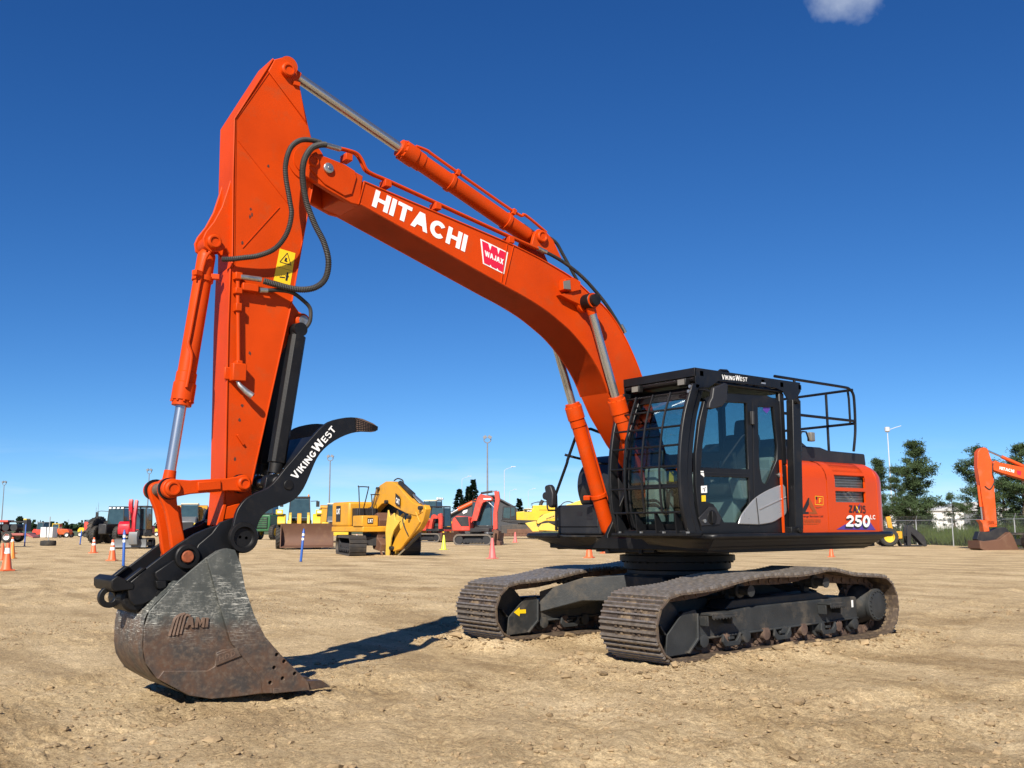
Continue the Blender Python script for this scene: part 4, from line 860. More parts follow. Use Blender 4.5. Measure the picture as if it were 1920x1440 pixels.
hA = [(5.469,5.331),(5.582,5.332),(5.703,5.296),(5.800,5.193),(5.845,5.028),(5.840,4.876),(5.793,4.657),(5.769,4.510),(5.812,4.312),(5.923,4.142),(6.090,4.038),(6.255,3.986),(6.363,3.955),(6.453,3.939)]
yA = [.27, .29, .33, .37, .40, .40, .39, .37, .34, .30, .27, .25, .23, .19]
def reproject(pts, y0, ys):
    """slide traced points from the plane y0 to their own standoff"""
    out = []
    for (a, b), y in zip(pts, ys):
        t = (y-y0)/(8.826-y0); out.append((a+(9.713-a)*t, y, b+(1.45-b)*t))
    return out
hose('corrugated_hose', reproject(hA, .30, yA), .025, HOSE_SLEEVE, ARM, 10, 8, .10)
hB = [(5.436,5.307),(5.508,5.285),(5.599,5.221),(5.670,5.077),(5.681,4.900),(5.633,4.661),(5.537,4.450),(5.430,4.278),(5.374,4.096),(5.400,3.920),(5.499,3.810),(5.657,3.758),(5.852,3.760),(6.052,3.784)]
yB = [.27, .29, .33, .38, .40, .42, .42, .42, .40, .38, .36, .33, .29, .245]
hose('corrugated_hose', reproject(hB, .34, yB), .030, HOSE_SLEEVE, ARM, 10, 8, .10)
a, b = reproject([(5.457,5.303),(5.278,5.300)], .34, (.27, .22)); part('hose_fitting', MB().cyl(a, b, .03, n=10), STEEL, BOOM)
hC = [(5.977,3.722),(5.844,3.744),(5.707,3.739),(5.586,3.676)] + [(5.514,3.610),(5.505,3.507),(5.529,3.438),(5.596,3.361)]
hose('thumb_hose', reproject(hC, .24, [.24, .25, .26, .26, .25, .24, .22, .18]), .020, RUBBER, ARM)
# thumb cylinder bracket on the stick's back
g = [(5.639,3.679),(5.566,3.594),(5.474,3.558),(5.452,3.504),(5.491,3.442),(5.581,3.412),(5.676,3.269),(5.731,3.150),(5.673,3.494)]
for sg in (-1, 1): a, b = sg*.07, sg*.10; part('thumb_bracket', MB().prism(g, min(a, b), max(a, b)), ORANGE, ARM, bevel=.005)
tpn = [(5.532,3.500)][0]; m = MB(); m.lathe([(.075, -.13), (.075, .13), (.062, .14), (.001, .14)], pt(tpn, 0), (tpn[0], 1, tpn[1]), 24); part('thumb_pin', m, ORANGE, ARM)
m = MB(); m.lathe([(.05, .142), (.05, .15), (.001, .15)], pt(tpn, 0), (tpn[0], 1, tpn[1]), 24); part('pin_cap', m, STEEL, ARM)

# ---- bucket linkage
l0 = [(6.805,1.798)][0]; l1 = [(6.151,1.856)][0]
for sg in (1, -1):
    m = MB(); y0, y1 = sorted((sg*.205, sg*.275))
    d = (Vector(l1)-Vector(l0)).normalized(); nn = Vector((-d.y, d.x))
    a, b = Vector(l0), Vector(l1)
    poly = circle(l0, .088, 16, math.atan2(d.y, d.x)+R(60), math.atan2(d.y, d.x)+R(300)) + [tuple(a+d*.16-nn*.062), tuple(b-d*.15-nn*.058)] + circle(l1, .080, 16, math.atan2(d.y, d.x)-R(120), math.atan2(d.y, d.x)+R(120)) + [tuple(b-d*.15+nn*.058), tuple(a+d*.16+nn*.062)]
    m.prism(poly, y0, y1); c0, c1 = a+d*.22, b-d*.22
    m.bar((c0.x, sg*.28, c0.y), (c1.x, sg*.28, c1.y), .028, .085, (nn.x, 0, nn.y))
    o = part('side_link', m, ORANGE, EX, bevel=.010)
    ye = sg*.275
    for lp_, rr in ((l0, .070), (l1, .062)): part('link_pin', rounded_pin(MB(), lp_[0], lp_[1], ye, ye+sg*.035, rr, 28), ORANGE, o)
part('link_pin', MB().cyl((l0[0], -.27, l0[1]), (l0[0], .27, l0[1]), .062, n=20), CHAIN, EX); part('link_pin', MB().cyl((l1[0], -.24, l1[1]), (l1[0], .24, l1[1]), .055, n=20), CHAIN, EX)
bl = [(6.886,1.775),(6.883,1.821),(6.859,1.854),(6.807,1.874),(6.754,1.867),(6.722,1.831),(6.717,1.778),(6.721,1.699),(6.694,1.567),(6.665,1.462),(6.633,1.343),(6.639,1.238),(6.676,1.187),(6.723,1.195),(6.750,1.279),(6.780,1.443),(6.821,1.606),(6.861,1.697)]
m = MB()
for sg in (1, -1): y0, y1 = sorted((sg*.10, sg*.165)); m.prism(sp2(bl, 3, True), y0, y1)
web = [(6.779,1.648),(6.662,1.649),(6.624,1.408),(6.705,1.409)]; m.prism(web, -.10, .10)
part('bucket_link', m, ORANGE, EX, bevel=.014, seg=3)
for sg in (1, -1):
    for (jx, jz), rr in ((l0, .098), (l1, .088)):
        y0, y1 = sorted((sg*.168, sg*.204)); part('grease_seal', MB().cyl((jx, y0, jz), (jx, y1, jz), rr, n=24), BLACK_PLAIN, EX)
# arm tip boss
bk = [(6.087,1.375)][0]
m = MB(); m.lathe([(.11, -.20), (.12, -.18), (.12, .18), (.11, .20)], pt(bk, 0), (bk[0], 1, bk[1]), 28); part('tip_boss', m, ORANGE, ARM)
m = MB(); ga = [(6.305,1.663),(6.274,1.663),(6.299,1.501),(6.360,1.474)]; m.prism(ga, .165, .19); gb = [(6.290,1.636),(6.114,1.685),(6.180,1.541),(6.286,1.527)]; m.prism(gb, .165, .18); part('tip_gusset', m, ORANGE, ARM, bevel=.005)

# ---- coupler between stick and bucket
cp = [(7.146,0.977),(6.996,1.108),(6.732,1.310),(6.588,1.398),(6.468,1.448),(6.377,1.476),(6.301,1.517),(6.231,1.536),(6.124,1.464),(6.064,1.372),(6.069,1.296),(6.148,1.256),(6.228,1.268),(6.333,1.166),(6.556,1.026),(6.771,0.898),(6.842,0.873),(7.009,0.807),(7.078,0.799),(7.118,0.844)]
m = MB()
for sg in (1, -1): y0, y1 = sorted((sg*.225, sg*.262)); m.prism(cp, y0, y1)
m.prism([(7.029,0.961),(6.895,1.028),(6.760,0.950),(6.829,0.858),(6.986,0.830)], -.225, .225)
CPL = part('quick_coupler', m, BLACK, EX, bevel=.008)
m = MB(); hk = [(7.157,0.983),(6.990,1.111),(7.029,1.116),(7.172,1.001)]
for sg in (1, -1): y0, y1 = sorted((sg*.19, sg*.27)); m.prism(hk, y0, y1)
fa = [(7.277,0.957),(7.280,1.020),(7.230,1.054),(7.101,0.989),(7.086,0.967),(7.098,0.935),(7.251,0.924)]
m.prism(fa, -.27, .27); part('coupler_hook', m, BLACK_PLAIN, CPL, bevel=.008)
ey = [(7.216,0.864)][0]; m = holed('lifting_eye', circle(ey, .092, 28), [circle(ey, .045, 20)], -.03, .03); part('lifting_eye', m, BLACK_PLAIN, CPL, bevel=.006)
m = MB(); m.prism([(7.195,0.925),(7.097,0.921),(7.022,0.832),(7.090,0.782),(7.167,0.789),(7.149,0.838)], -.03, .03); m.lathe([(.10, -.21), (.12, -.19), (.12, .19), (.10, .21)], pt([(7.052,0.855)][0], 0), tuple(Vector(pt([(7.052,0.855)][0], 0))+Vector((0, 1, 0))), 24); part('coupler_nose', m, BLACK_PLAIN, CPL, bevel=.006)
# ear plates of the bucket
ear = [(6.259,1.539),(6.374,1.500),(6.418,1.442),(6.447,1.402),(6.563,1.305),(6.583,1.264),(6.572,1.217),(6.562,1.173),(6.593,1.108),(6.667,1.111),(6.728,1.159),(6.776,1.175),(6.929,1.076),(6.928,1.048),(6.904,0.999),(6.844,0.999),(6.797,0.997),(6.786,0.972),(6.797,0.919),(6.863,0.883),(6.966,0.762),(6.920,0.676),(6.636,0.744),(6.344,0.947),(6.181,1.163),(6.184,1.238),(6.075,1.312),(6.086,1.387),(6.162,1.479)]
for sg in (-1, 1): y0, y1 = sorted((sg*.275, sg*.31)); EAR = part('bucket_ear', MB().prism(ear, y0, y1), BLACK, EX, bevel=.006)
p2 = [(6.664,1.201)][0]
for sg in (1, -1):
    m = MB(); m.lathe([(.105, .30), (.110, .31), (.110, .335), (.100, .345), (.072, .345), (.072, .325), (.055, .325)], pt(p2, 0), (p2[0], sg, p2[1]), 32, caps=False); part('pin_collar', m, BLACK_PLAIN, EAR)
    m = MB(); m.lathe([(.054, .22), (.054, .34), (.046, .35), (.001, .35)], pt(p2, 0), (p2[0], sg, p2[1]), 24); part('coupler_pin', m, surface('rusty_pin', (.25, .06, .02), .7, var=.4, scale=20), EAR)
sl = [(7.001,0.966),(6.919,1.001),(6.898,0.933),(6.971,0.909)]; m = MB(); m.prism([(6.926,1.002),(6.840,1.002),(6.834,0.945),(6.890,0.930),(6.912,0.942)], .265, .325); part('lock_wedge', m, BLACK_PLAIN, EAR, bevel=.006)
# ---- bucket shell
def hw(x): return .655-(x-5.5)*(.655-.42)/(7.05-5.5)
prof = [(6.779,0.999),(7.000,0.762),(7.037,0.627),(7.036,0.446),(7.007,0.327),(6.921,0.207),(6.794,0.121),(6.666,0.052),(6.481,-0.012),(6.257,-0.025),(5.930,-0.009),(5.661,0.010)]
prof = [(x, max(z, .004)) for x, z in prof]
inner = [(x-(.03 if i < 5 else 0.0), z+(.0 if i < 4 else .03)) for i, (x, z) in enumerate(prof)]
prof_s = sp2(prof, 4); inner_s = sp2(inner, 4)
vs = []; fs = []; ncol = 2; n = len(prof_s)
for x, z in prof_s: vs += [(x, -hw(x)+.02, z), (x, hw(x)-.02, z)]
for x, z in inner_s: vs += [(x, -hw(x)+.02, z), (x, hw(x)-.02, z)]
for i in range(n-1):
    fs += [(2*i, 2*i+2, 2*i+3, 2*i+1), (2*n+2*i, 2*n+2*i+1, 2*n+2*i+3, 2*n+2*i+2)]
fs += [(0, 1, 2*n+1, 2*n), (2*n-2, 4*n-2, 4*n-1, 2*n-1)]
m = MB().add(vs, fs); BK = part('bucket', m, BUCKET, EX, sharp=25)
side = [(6.566,1.186),(6.475,1.251),(6.404,1.273),(6.333,1.258),(6.280,1.137),(6.234,0.927),(6.148,0.693),(6.044,0.496),(5.901,0.333),(5.778,0.208),(5.649,0.082),(5.630,-0.012),(5.930,-0.013),(6.257,-0.033),(6.481,-0.020),(6.666,0.048),(6.921,0.207),(7.011,0.336),(7.034,0.446),(7.036,0.627),(6.997,0.761),(6.779,1.003)]
side = [(x, max(z, .003)) for x, z in side]
def slab(poly, out0, out1, sg):
    m = MB(); a = [sg*(hw(x)+out0) for x, z in poly]; b = [sg*(hw(x)+out1) for x, z in poly]
    return m.prism(poly, 0, 0, 'y', a if sg > 0 else b, b if sg > 0 else a)
for sg in (1, -1):
    part('side_plate', slab(side, -.028, 0.0, sg), BUCKET, BK, bevel=.004)
    cut = [(6.566,1.186),(6.475,1.251),(6.404,1.273),(6.333,1.258),(6.280,1.137),(6.234,0.927),(6.148,0.693),(6.044,0.496),(5.901,0.333),(5.778,0.208),(5.649,0.082),(5.630,-0.012),(5.930,-0.013),(6.052,0.017),(6.072,0.145),(6.252,0.357),(6.342,0.475),(6.437,0.764)]
    holes = [circle(c, .017, 10) for c in [(5.937,0.335),(5.870,0.273),(5.957,0.226),(5.772,0.160),(5.879,0.128),(5.988,0.100)]]
    me = holed('side_cutter', [(x, max(z, .006)) for x, z in cut], holes if sg > 0 else [], 0, .048)
    for v in me.vertices:
        base = hw(v.co.x)-.001; v.co.y = sg*(base+v.co.y)
    if sg < 0: me.flip_normals()
    part('side_cutter', me, BUCKET, BK, bevel=.004)
    wear = [(6.925,0.207),(6.880,0.269),(6.528,0.242),(6.465,0.274),(6.456,0.389),(6.405,0.408),(6.296,0.416),(6.252,0.360),(6.068,0.150),(6.048,0.013),(6.257,-0.033),(6.481,-0.020),(6.666,0.048)]
    part('wear_plate', slab([(x, max(z, .004)) for x, z in wear], 0.0, .040, sg), BUCKET, BK, bevel=.006)
plq = [(6.459,0.278),(6.251,0.347),(6.288,0.419),(6.459,0.374)]
part('name_plate', slab(plq, .014, .056, 1), BUCKET, BK, bevel=.004)
lq = [(6.438,0.313),(6.299,0.356),(6.310,0.398),(6.440,0.358)]
RAISED = surface('raised_letter_steel', (0.115, 0.072, 0.050), 0.6, var=.3, scale=20)
def on_side(mb_or_me, out):
    vsx = mb_or_me.v
    mb_or_me.v = [(x, hw(x)+out+(y-.6), z) for x, y, z in vsx]; return mb_or_me
part('lettering', on_side(letters('HDD', q3(lq, .6), 0.0, SIDE, w=.2, gap=.25), .058), RAISED, BK, sharp=0)
def raised(mb, th):
    """give flat lettering a thickness towards -y"""
    n0 = len(mb.v); fs = list(mb.f); vs = list(mb.v); mb.v = vs+[(x, y-th, z) for x, y, z in vs]
    for f in fs:
        k = len(f); mb.f += [(f[i], f[i]+n0, f[(i+1) % k]+n0, f[(i+1) % k]) for i in range(k)]
    return mb
logo = [(6.717,0.609),(6.528,0.603),(6.524,0.683),(6.703,0.701)]
part('raised_lettering', on_side(raised(letters('AMI', q3(logo, .6), 0.0, SIDE, w=.26, gap=.16), .02), .018), RAISED, BK, sharp=0)
st = MB()
for k in range(4):
    a = [(6.835,0.546),(6.804,0.548),(6.774,0.550),(6.745,0.559)][k]; b = [(6.793,0.691),(6.766,0.708),(6.738,0.716),(6.709,0.711)][k]; c = [(6.758,0.713),(6.738,0.722),(6.716,0.724),(6.675,0.704)][k]
    st.tube(spline([(a[0], .6, a[1]), ((a[0]*.45+b[0]*.55), .6, (a[1]*.45+b[1]*.55)+.01), (b[0], .6, b[1]), (c[0], .6, c[1])], 4), .012, 6)
part('raised_stripe', on_side(st, .004), RAISED, BK, sharp=0)
# lip, teeth and wear strips below
m = MB(); lip = prof_s[-1]
m.prism([(lip[0]+.30, .004), (lip[0]-.06, .006), (lip[0]-.06, .045), (lip[0]+.30, .05)], -.64, .64); part('cutting_edge', m, BUCKET, BK, bevel=.006)
tt = [(5.408,0.000)][0]
for k in range(5):
    yc = -.60+k*.30; m = MB()
    m.add([(lip[0]+.02, yc-.06, .0), (lip[0]+.02, yc+.06, .0), (lip[0]+.02, yc+.06, .085), (lip[0]+.02, yc-.06, .085), (lip[0]-.16, yc-.05, .005), (lip[0]-.16, yc+.05, .005), (lip[0]-.16, yc+.05, .075), (lip[0]-.16, yc-.05, .075), (tt[0], yc-.035, .004), (tt[0], yc+.035, .004), (tt[0], yc+.035, .016), (tt[0], yc-.035, .016)],
          [(0, 1, 2, 3)[::-1], (0, 4, 5, 1), (1, 5, 6, 2), (2, 6, 7, 3), (3, 7, 4, 0), (4, 8, 9, 5), (5, 9, 10, 6), (6, 10, 11, 7), (7, 11, 8, 4), (8, 11, 10, 9)])
    part('tooth', m, BUCKET, BK, bevel=.004)
# back stiffener tube and crossing
m = MB(); xz = prof_s[2]; m.cyl((xz[0]-.05, -.30, xz[1]-.02), (xz[0]-.05, .30, xz[1]-.02), .07, n=18); m.prism([(6.949,0.761),(6.855,0.861),(6.793,0.752),(6.875,0.687)], -.36, .36); part('torque_tube', m, BLACK_PLAIN, BK)

# ---- thumb
th = [(6.291,1.433),(6.272,1.532),(6.244,1.622),(6.174,1.711),(6.080,1.765),(5.962,1.816),(5.877,1.900),(5.791,2.009),(5.704,2.106),(5.615,2.214),(5.525,2.314),(5.445,2.402),(5.352,2.471),(5.232,2.511),(5.109,2.531),(4.984,2.524),(4.869,2.486),(4.810,2.456),(4.816,2.417),(4.861,2.399),(4.981,2.396),(5.105,2.372),(5.227,2.322),(5.346,2.248),(5.439,2.158),(5.495,2.061),(5.549,1.932),(5.604,1.815),(5.681,1.722),(5.781,1.669),(5.901,1.633),(5.976,1.591),(6.028,1.530),(6.058,1.447),(6.071,1.362),(6.105,1.292),(6.178,1.261),(6.253,1.292),(6.292,1.364)]
ths = sp2(th, 2, True)
TH = None
for sg in (1, -1):
    m = MB(); y0, y1 = sorted((sg*.345, sg*.395)); m.prism(ths, y0, y1); o = part('thumb_plate', m, BLACK, EX, bevel=.006)
    TH = o if sg > 0 else TH
bp3 = [(6.190,1.363)][0]
for sg in (1, -1):
    m = MB(); m.lathe([(.140, .385), (.140, .41), (.130, .43), (.098, .43), (.092, .41), (.082, .40), (.082, .38), (.01, .38)], pt(bp3, 0), (bp3[0], sg, bp3[1]), 40); part('pivot_collar', m, BLACK_PLAIN, TH)
    for dx in (-.030, .030):
        m = MB(); m.cyl((bp3[0]+dx, sg*.38, bp3[1]+dx*.15), (bp3[0]+dx, sg*.40, bp3[1]+dx*.15), .014, n=10); part('bolt_head', m, STEEL, TH)
m = MB(); m.cyl((bp3[0], -.40, bp3[1]), (bp3[0], .40, bp3[1]), .09, n=24); part('bucket_pin', m, BLACK_PLAIN, EX)
pc = [(5.762,1.847)][0]; m = MB(); m.lathe([(.048, .39), (.048, .402), (.043, .408), (.001, .408)], pt(pc, 0), (pc[0], 1, pc[1]), 28); part('thumb_pin_cap', m, BLACK_PLAIN, TH)
m = MB(); bkp = [(5.746,2.010),(5.703,2.075),(5.491,2.329),(5.466,2.298),(5.679,2.034)]; m.prism(bkp, -.345, .345); part('thumb_backplate', m, BLACK, EX, bevel=.006)
tipq = [(5.065,2.528),(4.984,2.522),(4.869,2.486),(4.813,2.456),(4.816,2.417),(4.861,2.402),(4.981,2.397),(5.056,2.384)]
m = MB(); part('grip_patch', m.prism(tipq, .394, .399), CHAIN, TH)
for k in range(11):
    pass
g = MB()
for k in range(10):
    u = k/9; a = quadmap([tipq[7], tipq[4], tipq[3], tipq[0]], u, 0.05); b = quadmap([tipq[7], tipq[4], tipq[3], tipq[0]], u, .95); g.add(*flat_bar(a, b, .006, .4015))
for k in range(7):
    v = .05+.9*k/6; a = quadmap([tipq[7], tipq[4], tipq[3], tipq[0]], 0, v); b = quadmap([tipq[7], tipq[4], tipq[3], tipq[0]], 1, v); g.add(*flat_bar(a, b, .006, .4019))
part('grip_grid', g, BLACK_PLAIN, TH, sharp=0)
vq = q3([(5.686,1.895),(5.277,2.394),(5.330,2.434),(5.742,1.932)], .395)
part('lettering', letters('VIKINGWEST', vq, .004, SIDE, w=.22, gap=.16, sizes={0: 1.12, 6: 1.35}), WHITE, TH, sharp=0)
# thumb cylinders (square guarded barrels)
for yy in (.17, -.17):
    tc0 = [(5.603,3.385)][0]; tc1 = [(5.785,2.065)][0]; te = [(5.834,1.881)][0]
    A3 = Vector((tc0[0], yy, tc0[1])); B3 = Vector((tc1[0], yy, tc1[1])); E3 = Vector((te[0], yy, te[1]))
    root = bpy.data.objects.new('thumb_cylinder', None); COL.objects.link(root); root.parent = EX
    d = (B3-A3).normalized(); nn = Vector((-d.z, 0, d.x)); m = MB()
    sec = [nn*.075+Vector((0, .045, 0)), nn*.045+Vector((0, .075, 0)), -nn*.045+Vector((0, .075, 0)), -nn*.075+Vector((0, .045, 0)), -nn*.075-Vector((0, .045, 0)), -nn*.045-Vector((0, .075, 0)), nn*.045-Vector((0, .075, 0)), nn*.075-Vector((0, .045, 0))]
    vs = [A3+d*.06+q for q in sec]+[B3+q for q in sec]; m.add(vs, [tuple(range(8)), tuple(range(15, 7, -1))]+[(i, i+8, (i+1) % 8+8, (i+1) % 8) for i in range(8)])
    part('barrel', m, BLACK_PLAIN, root, bevel=.004)
    m = MB(); m.cyl(A3-d*.05, A3+d*.10, .065, n=18); m.cyl(A3-Vector((0, .07, 0)), A3+Vector((0, .07, 0)), .07, n=20); part('cylinder_head', m, BLACK_PLAIN, root); part('gland', MB().cyl(B3, B3+d*.10, .07, n=18), BLACK_PLAIN, root)
    m = MB(); m.cyl(B3+d*.05, E3, .038, n=16); part('rod', m, CHROME, root)
    m = MB(); m.cyl(E3-Vector((0, .08, 0)), E3+Vector((0, .08, 0)), .075, n=20); part('rod_eye', m, BLACK_PLAIN, root)
m = MB(); m.cyl((te[0], -.34, te[1]), (te[0], .34, te[1]), .045, n=18); part('thumb_cross_pin', m, STEEL, EX)
tl_ = [(5.957,1.803),(5.939,1.918),(5.850,1.931),(5.780,1.869),(5.811,1.774),(5.887,1.700)]
for sg in (1, -1): y0, y1 = sorted((sg*.26, sg*.30)); part('thumb_lug', MB().prism(tl_, y0, y1), BLACK, EX, bevel=.005)
# ---- cab
CABIN = bpy.data.objects.new('cab', None); COL.objects.link(CABIN); CABIN.parent = EX
YC = 1.47; YI = .46
cab_out = [(1.054,2.915),(1.161,2.645),(1.244,2.271),(1.262,1.905),(1.231,1.603),(1.189,1.363),(-0.379,1.376),(-0.395,2.008),(-0.375,2.474),(-0.371,2.999),(-0.137,3.048),(0.829,3.009)]
win1 = [(1.003,2.793),(0.835,2.900),(0.289,2.922),(0.300,2.118),(1.160,2.115),(1.118,2.387)]
win2 = [(0.074,2.892),(-0.235,2.915),(-0.286,2.436),(-0.262,2.255),(-0.027,1.933),(0.053,1.977),(0.091,2.190)]
win3 = [(1.119,2.012),(0.307,2.015),(0.307,1.703),(0.530,1.482),(0.790,1.488),(0.968,1.696),(1.115,1.725)]
me = holed('cab_side', cab_out, [win1, win2, win3], YC-.05, YC)
part('cab_side', me, BLACK, CABIN, bevel=.008)
DOORSEAM = MB()
for a, b in zip(*[iter([(0.176,2.937),(0.227,1.704),(0.227,1.704),(0.347,1.419),(1.182,2.053),(0.285,2.061)])]*2): DOORSEAM.bar((a[0], YC, a[1]), (b[0], YC, b[1]), .006, .012, (0, 1, 0))
part('door_seam', DOORSEAM, PLASTIC, CABIN)
for w in (win1, win2, win3): part('window_pane', MB().prism(inset(w, -.012), YC-.030, YC-.024), GLASS, CABIN, sharp=0)
# inner (right-hand) side, rear and roof
inner_out = [(1.17, 2.98), (1.38, 2.50), (1.44, 2.05), (1.40, 1.62), (1.30, 1.36), (-.46, 1.36), (-.46, 3.12), (1.10, 3.12)]; inner_win = [(1.12, 2.96), (1.30, 2.50), (1.36, 2.05), (1.30, 1.75), (-.38, 1.95), (-.38, 3.07), (1.06, 3.07)]
me = holed('cab_side', inner_out, [inner_win], YI, YI+.05); part('cab_side', me, BLACK, CABIN, bevel=.008)
part('window_pane', MB().prism(inset(inner_win, -.012), YI+.02, YI+.026), GLASS, CABIN, sharp=0)
cz = [p for p in cab_out]
m = MB(); m.box(-.46, 1.20, YI, YC, 3.10, 3.15); m.box(-.46, -.36, YI, YC, 1.36, 2.20); m.box(-.47, -.37, YI, YI+.07, 2.2, 3.11); m.box(-.47, -.37, YC-.07, YC, 2.2, 3.11); m.box(-.46, 1.45, YI, YC, 1.345, 1.40)
part('cab_body', m, BLACK, CABIN, bevel=.02)
part('window_pane', MB().box(-.43, -.42, YI+.06, YC-.06, 2.2, 3.10), GLASS, CABIN, sharp=0)
# curved front: windscreen and corner posts follow one profile in x,z
FP = sp2([(1.42, 1.37), (1.50, 1.60), (1.53, 1.85), (1.535, 2.10), (1.50, 2.40), (1.43, 2.70), (1.33, 2.95), (1.27, 3.08)], 4)
def fx(z):
    for (x0, z0), (x1, z1) in zip(FP, FP[1:]):
        if z0 <= z <= z1: return x0+(x1-x0)*(z-z0)/(z1-z0)
    return FP[0][0] if z < FP[0][1] else FP[-1][0]
def front_sheet(y0, y1, off, th, z0=1.37, z1=3.08, zn=24):
    m = MB(); vs = []; fs = []
    zz = [z0+(z1-z0)*k/zn for k in range(zn+1)]
    for z in zz: x = fx(z)+off; vs += [(x, y0, z), (x, y1, z), (x-th, y0, z), (x-th, y1, z)]
    for i in range(zn):
        a = 4*i; b = a+4; fs += [(a, a+1, b+1, b), (a+3, a+2, b+2, b+3), (a+2, a, b, b+2), (a+1, a+3, b+3, b+1)]
    fs += [(2, 3, 1, 0), (4*zn, 4*zn+1, 4*zn+3, 4*zn+2)]
    return m.add(vs, fs)
part('windscreen', front_sheet(YI+.05, YC-.05, -.155, .006, 1.42, 3.02), GLASS, CABIN, sharp=25)
for y0, y1 in ((YI, YI+.07), (YC-.07, YC)): part('corner_post', front_sheet(y0, y1, -.135, .09), BLACK, CABIN, bevel=.012)
m = front_sheet(YI+.05, YC-.05, -.15, .05, 1.37, 1.47, 3); part('windscreen_sill', m, BLACK, CABIN); m = front_sheet(YI+.05, YC-.05, -.15, .05, 2.93, 3.07, 3); part('windscreen_header', m, BLACK, CABIN)
m = front_sheet(YI+.05, YC-.05, -.145, .02, 1.90, 1.93, 2); part('windscreen_divider', m, BLACK, CABIN)
# dark front-left cheek between post and side
m = MB(); vs = []; fs = []
# silver lower rear panel, handle, stickers
sil = sp2([(0.555,1.463),(0.500,1.560),(0.369,1.671),(0.198,1.784),(-0.068,1.885),(-0.339,1.953)], 3) + sp2([(-0.385,1.924),(-0.388,1.743),(-0.379,1.595),(-0.254,1.538),(-0.091,1.481),(0.169,1.453)], 3)
m = MB(); m.prism(sil, YC-.005, YC+.02); part('silver_panel', m, SILVER, CABIN, bevel=.012, seg=3)
m = MB(); a, b = [(0.211,1.775),(0.177,1.457)]; m.bar((a[0], YC+.021, a[1]), (b[0], YC+.021, b[1]), .004, .016, (0, 1, 0)); part('panel_gap', m, PLASTIC, CABIN)
sw2 = sp2([(0.159,1.640),(-0.065,1.706),(-0.370,1.792)], 4); m = MB(); m.tube([(x, YC+.018, z) for x, z in sw2], .012, 8); part('panel_crease', m, SILVER, CABIN)
hd = [(1.246,1.535),(1.056,1.665),(0.940,1.658),(0.852,1.544),(0.880,1.459),(1.205,1.445)]; m = MB(); m.prism(hd, YC, YC+.012); part('handle_recess', m, PLASTIC, CABIN, bevel=.008)
m = MB(); c = [(1.016,1.543)][0]; m.lathe([(.085, 0), (.08, .012), (.01, .004)], (c[0], YC+.008, c[1]), (c[0], YC+1, c[1]), 24); m.box(c[0]-.02, c[0]+.02, YC+.01, YC+.035, c[1]-.07, c[1]+.07); part('door_handle', m, BLACK_PLAIN, CABIN, bevel=.006)
c = [(1.152,1.501)][0]; m = MB(); m.lathe([(.022, 0), (.022, .012), (.001, .012)], (c[0], YC+.012, c[1]), (c[0], YC+1.012, c[1]), 14); part('door_lock', m, STEEL, CABIN)
part('paper_sticker', sheet([(1.180,1.899),(1.078,1.906),(1.078,1.823),(1.179,1.818)], YC+.003), WHITE, CABIN); part('yellow_sticker', sheet([(1.176,1.792),(1.105,1.795),(1.106,1.724),(1.177,1.721)], YC+.003), YELLOW_DECAL, CABIN)
part('small_sticker', sheet([(1.178,2.071),(1.127,2.073),(1.119,2.002),(1.175,2.031)], YC+.003), WHITE, CABIN)
m = MB()
for a, b, w in (((.2, .55), (.8, .75), .006), ((.5, .2), (.62, .5), .010), ((.62, .5), (.45, .42), .006)):
    q = [(1.179,1.818),(1.078,1.823),(1.078,1.906),(1.180,1.899)]; m.add(*flat_bar(quadmap(q, *a), quadmap(q, *b), w, YC+.006))
part('sticker_writing', m, DECAL_BLACK, CABIN, sharp=0)
shl = [(-0.054,2.922),(-0.187,2.928),(-0.184,2.881),(-0.121,2.826),(-0.050,2.863)]; part('glass_badge', sheet(shl, YC-.018), PURPLE, CABIN)
m = MB(); a, b = [(0.205,2.827),(0.211,2.663)]; m.cyl((a[0], YC+.018, a[1]), (b[0], YC+.018, b[1]), .026, n=12); m.box(a[0]-.03, a[0]+.03, YC-.01, YC+.015, b[1], a[1]); part('door_hinge', m, PLASTIC, CABIN, bevel=.004)
c = [(-0.301,2.063)][0]; m = MB(); m.lathe([(.035, 0), (.035, .02), (.02, .022), (.018, .01), (.001, .01)], (c[0], YC, c[1]), (c[0], YC+1, c[1]), 18); part('door_catch', m, STEEL, CABIN)
# seat, console, joysticks inside
ST = bpy.data.objects.new('operator_seat', None); COL.objects.link(ST); ST.parent = EX
yc = .98
m = MB(); m.box(-.10, .45, yc-.26, yc+.26, 1.80, 1.96); part('cushion', m, SEATDARK, ST, bevel=.05, seg=4)
m = MB(); m.prism([(.02, 1.92), (-.12, 1.94), (-.30, 2.52), (-.26, 2.62), (-.14, 2.60)], yc-.25, yc+.25); part('backrest', m, SEATDARK, ST, bevel=.05, seg=4)
m = MB(); m.box(-.34, -.22, yc-.15, yc+.15, 2.58, 2.80, rot=Matrix.Rotation(R(-12), 3, 'Y')); part('headrest', m, SEATDARK, ST, bevel=.05, seg=4)
m = MB(); m.box(-.25, .35, yc-.3, yc+.3, 1.40, 1.78); part('seat_base', m, SEATGREY, ST, bevel=.04, seg=3)
for sg in (-1, 1):
    m = MB(); m.prism([(-.25, 1.75), (-.22, 2.15), (.15, 2.15), (.42, 2.10), (.48, 2.0), (.40, 1.75)], yc+sg*.38-.08, yc+sg*.38+.08); part('console', m, SEATGREY, ST, bevel=.03, seg=3)
    m = MB(); m.tube([(.40, yc+sg*.38, 2.08), (.41, yc+sg*.38, 2.22), (.43, yc+sg*.37, 2.32)], [.028, .018, .032], 10); part('joystick', m, SEATDARK, ST)
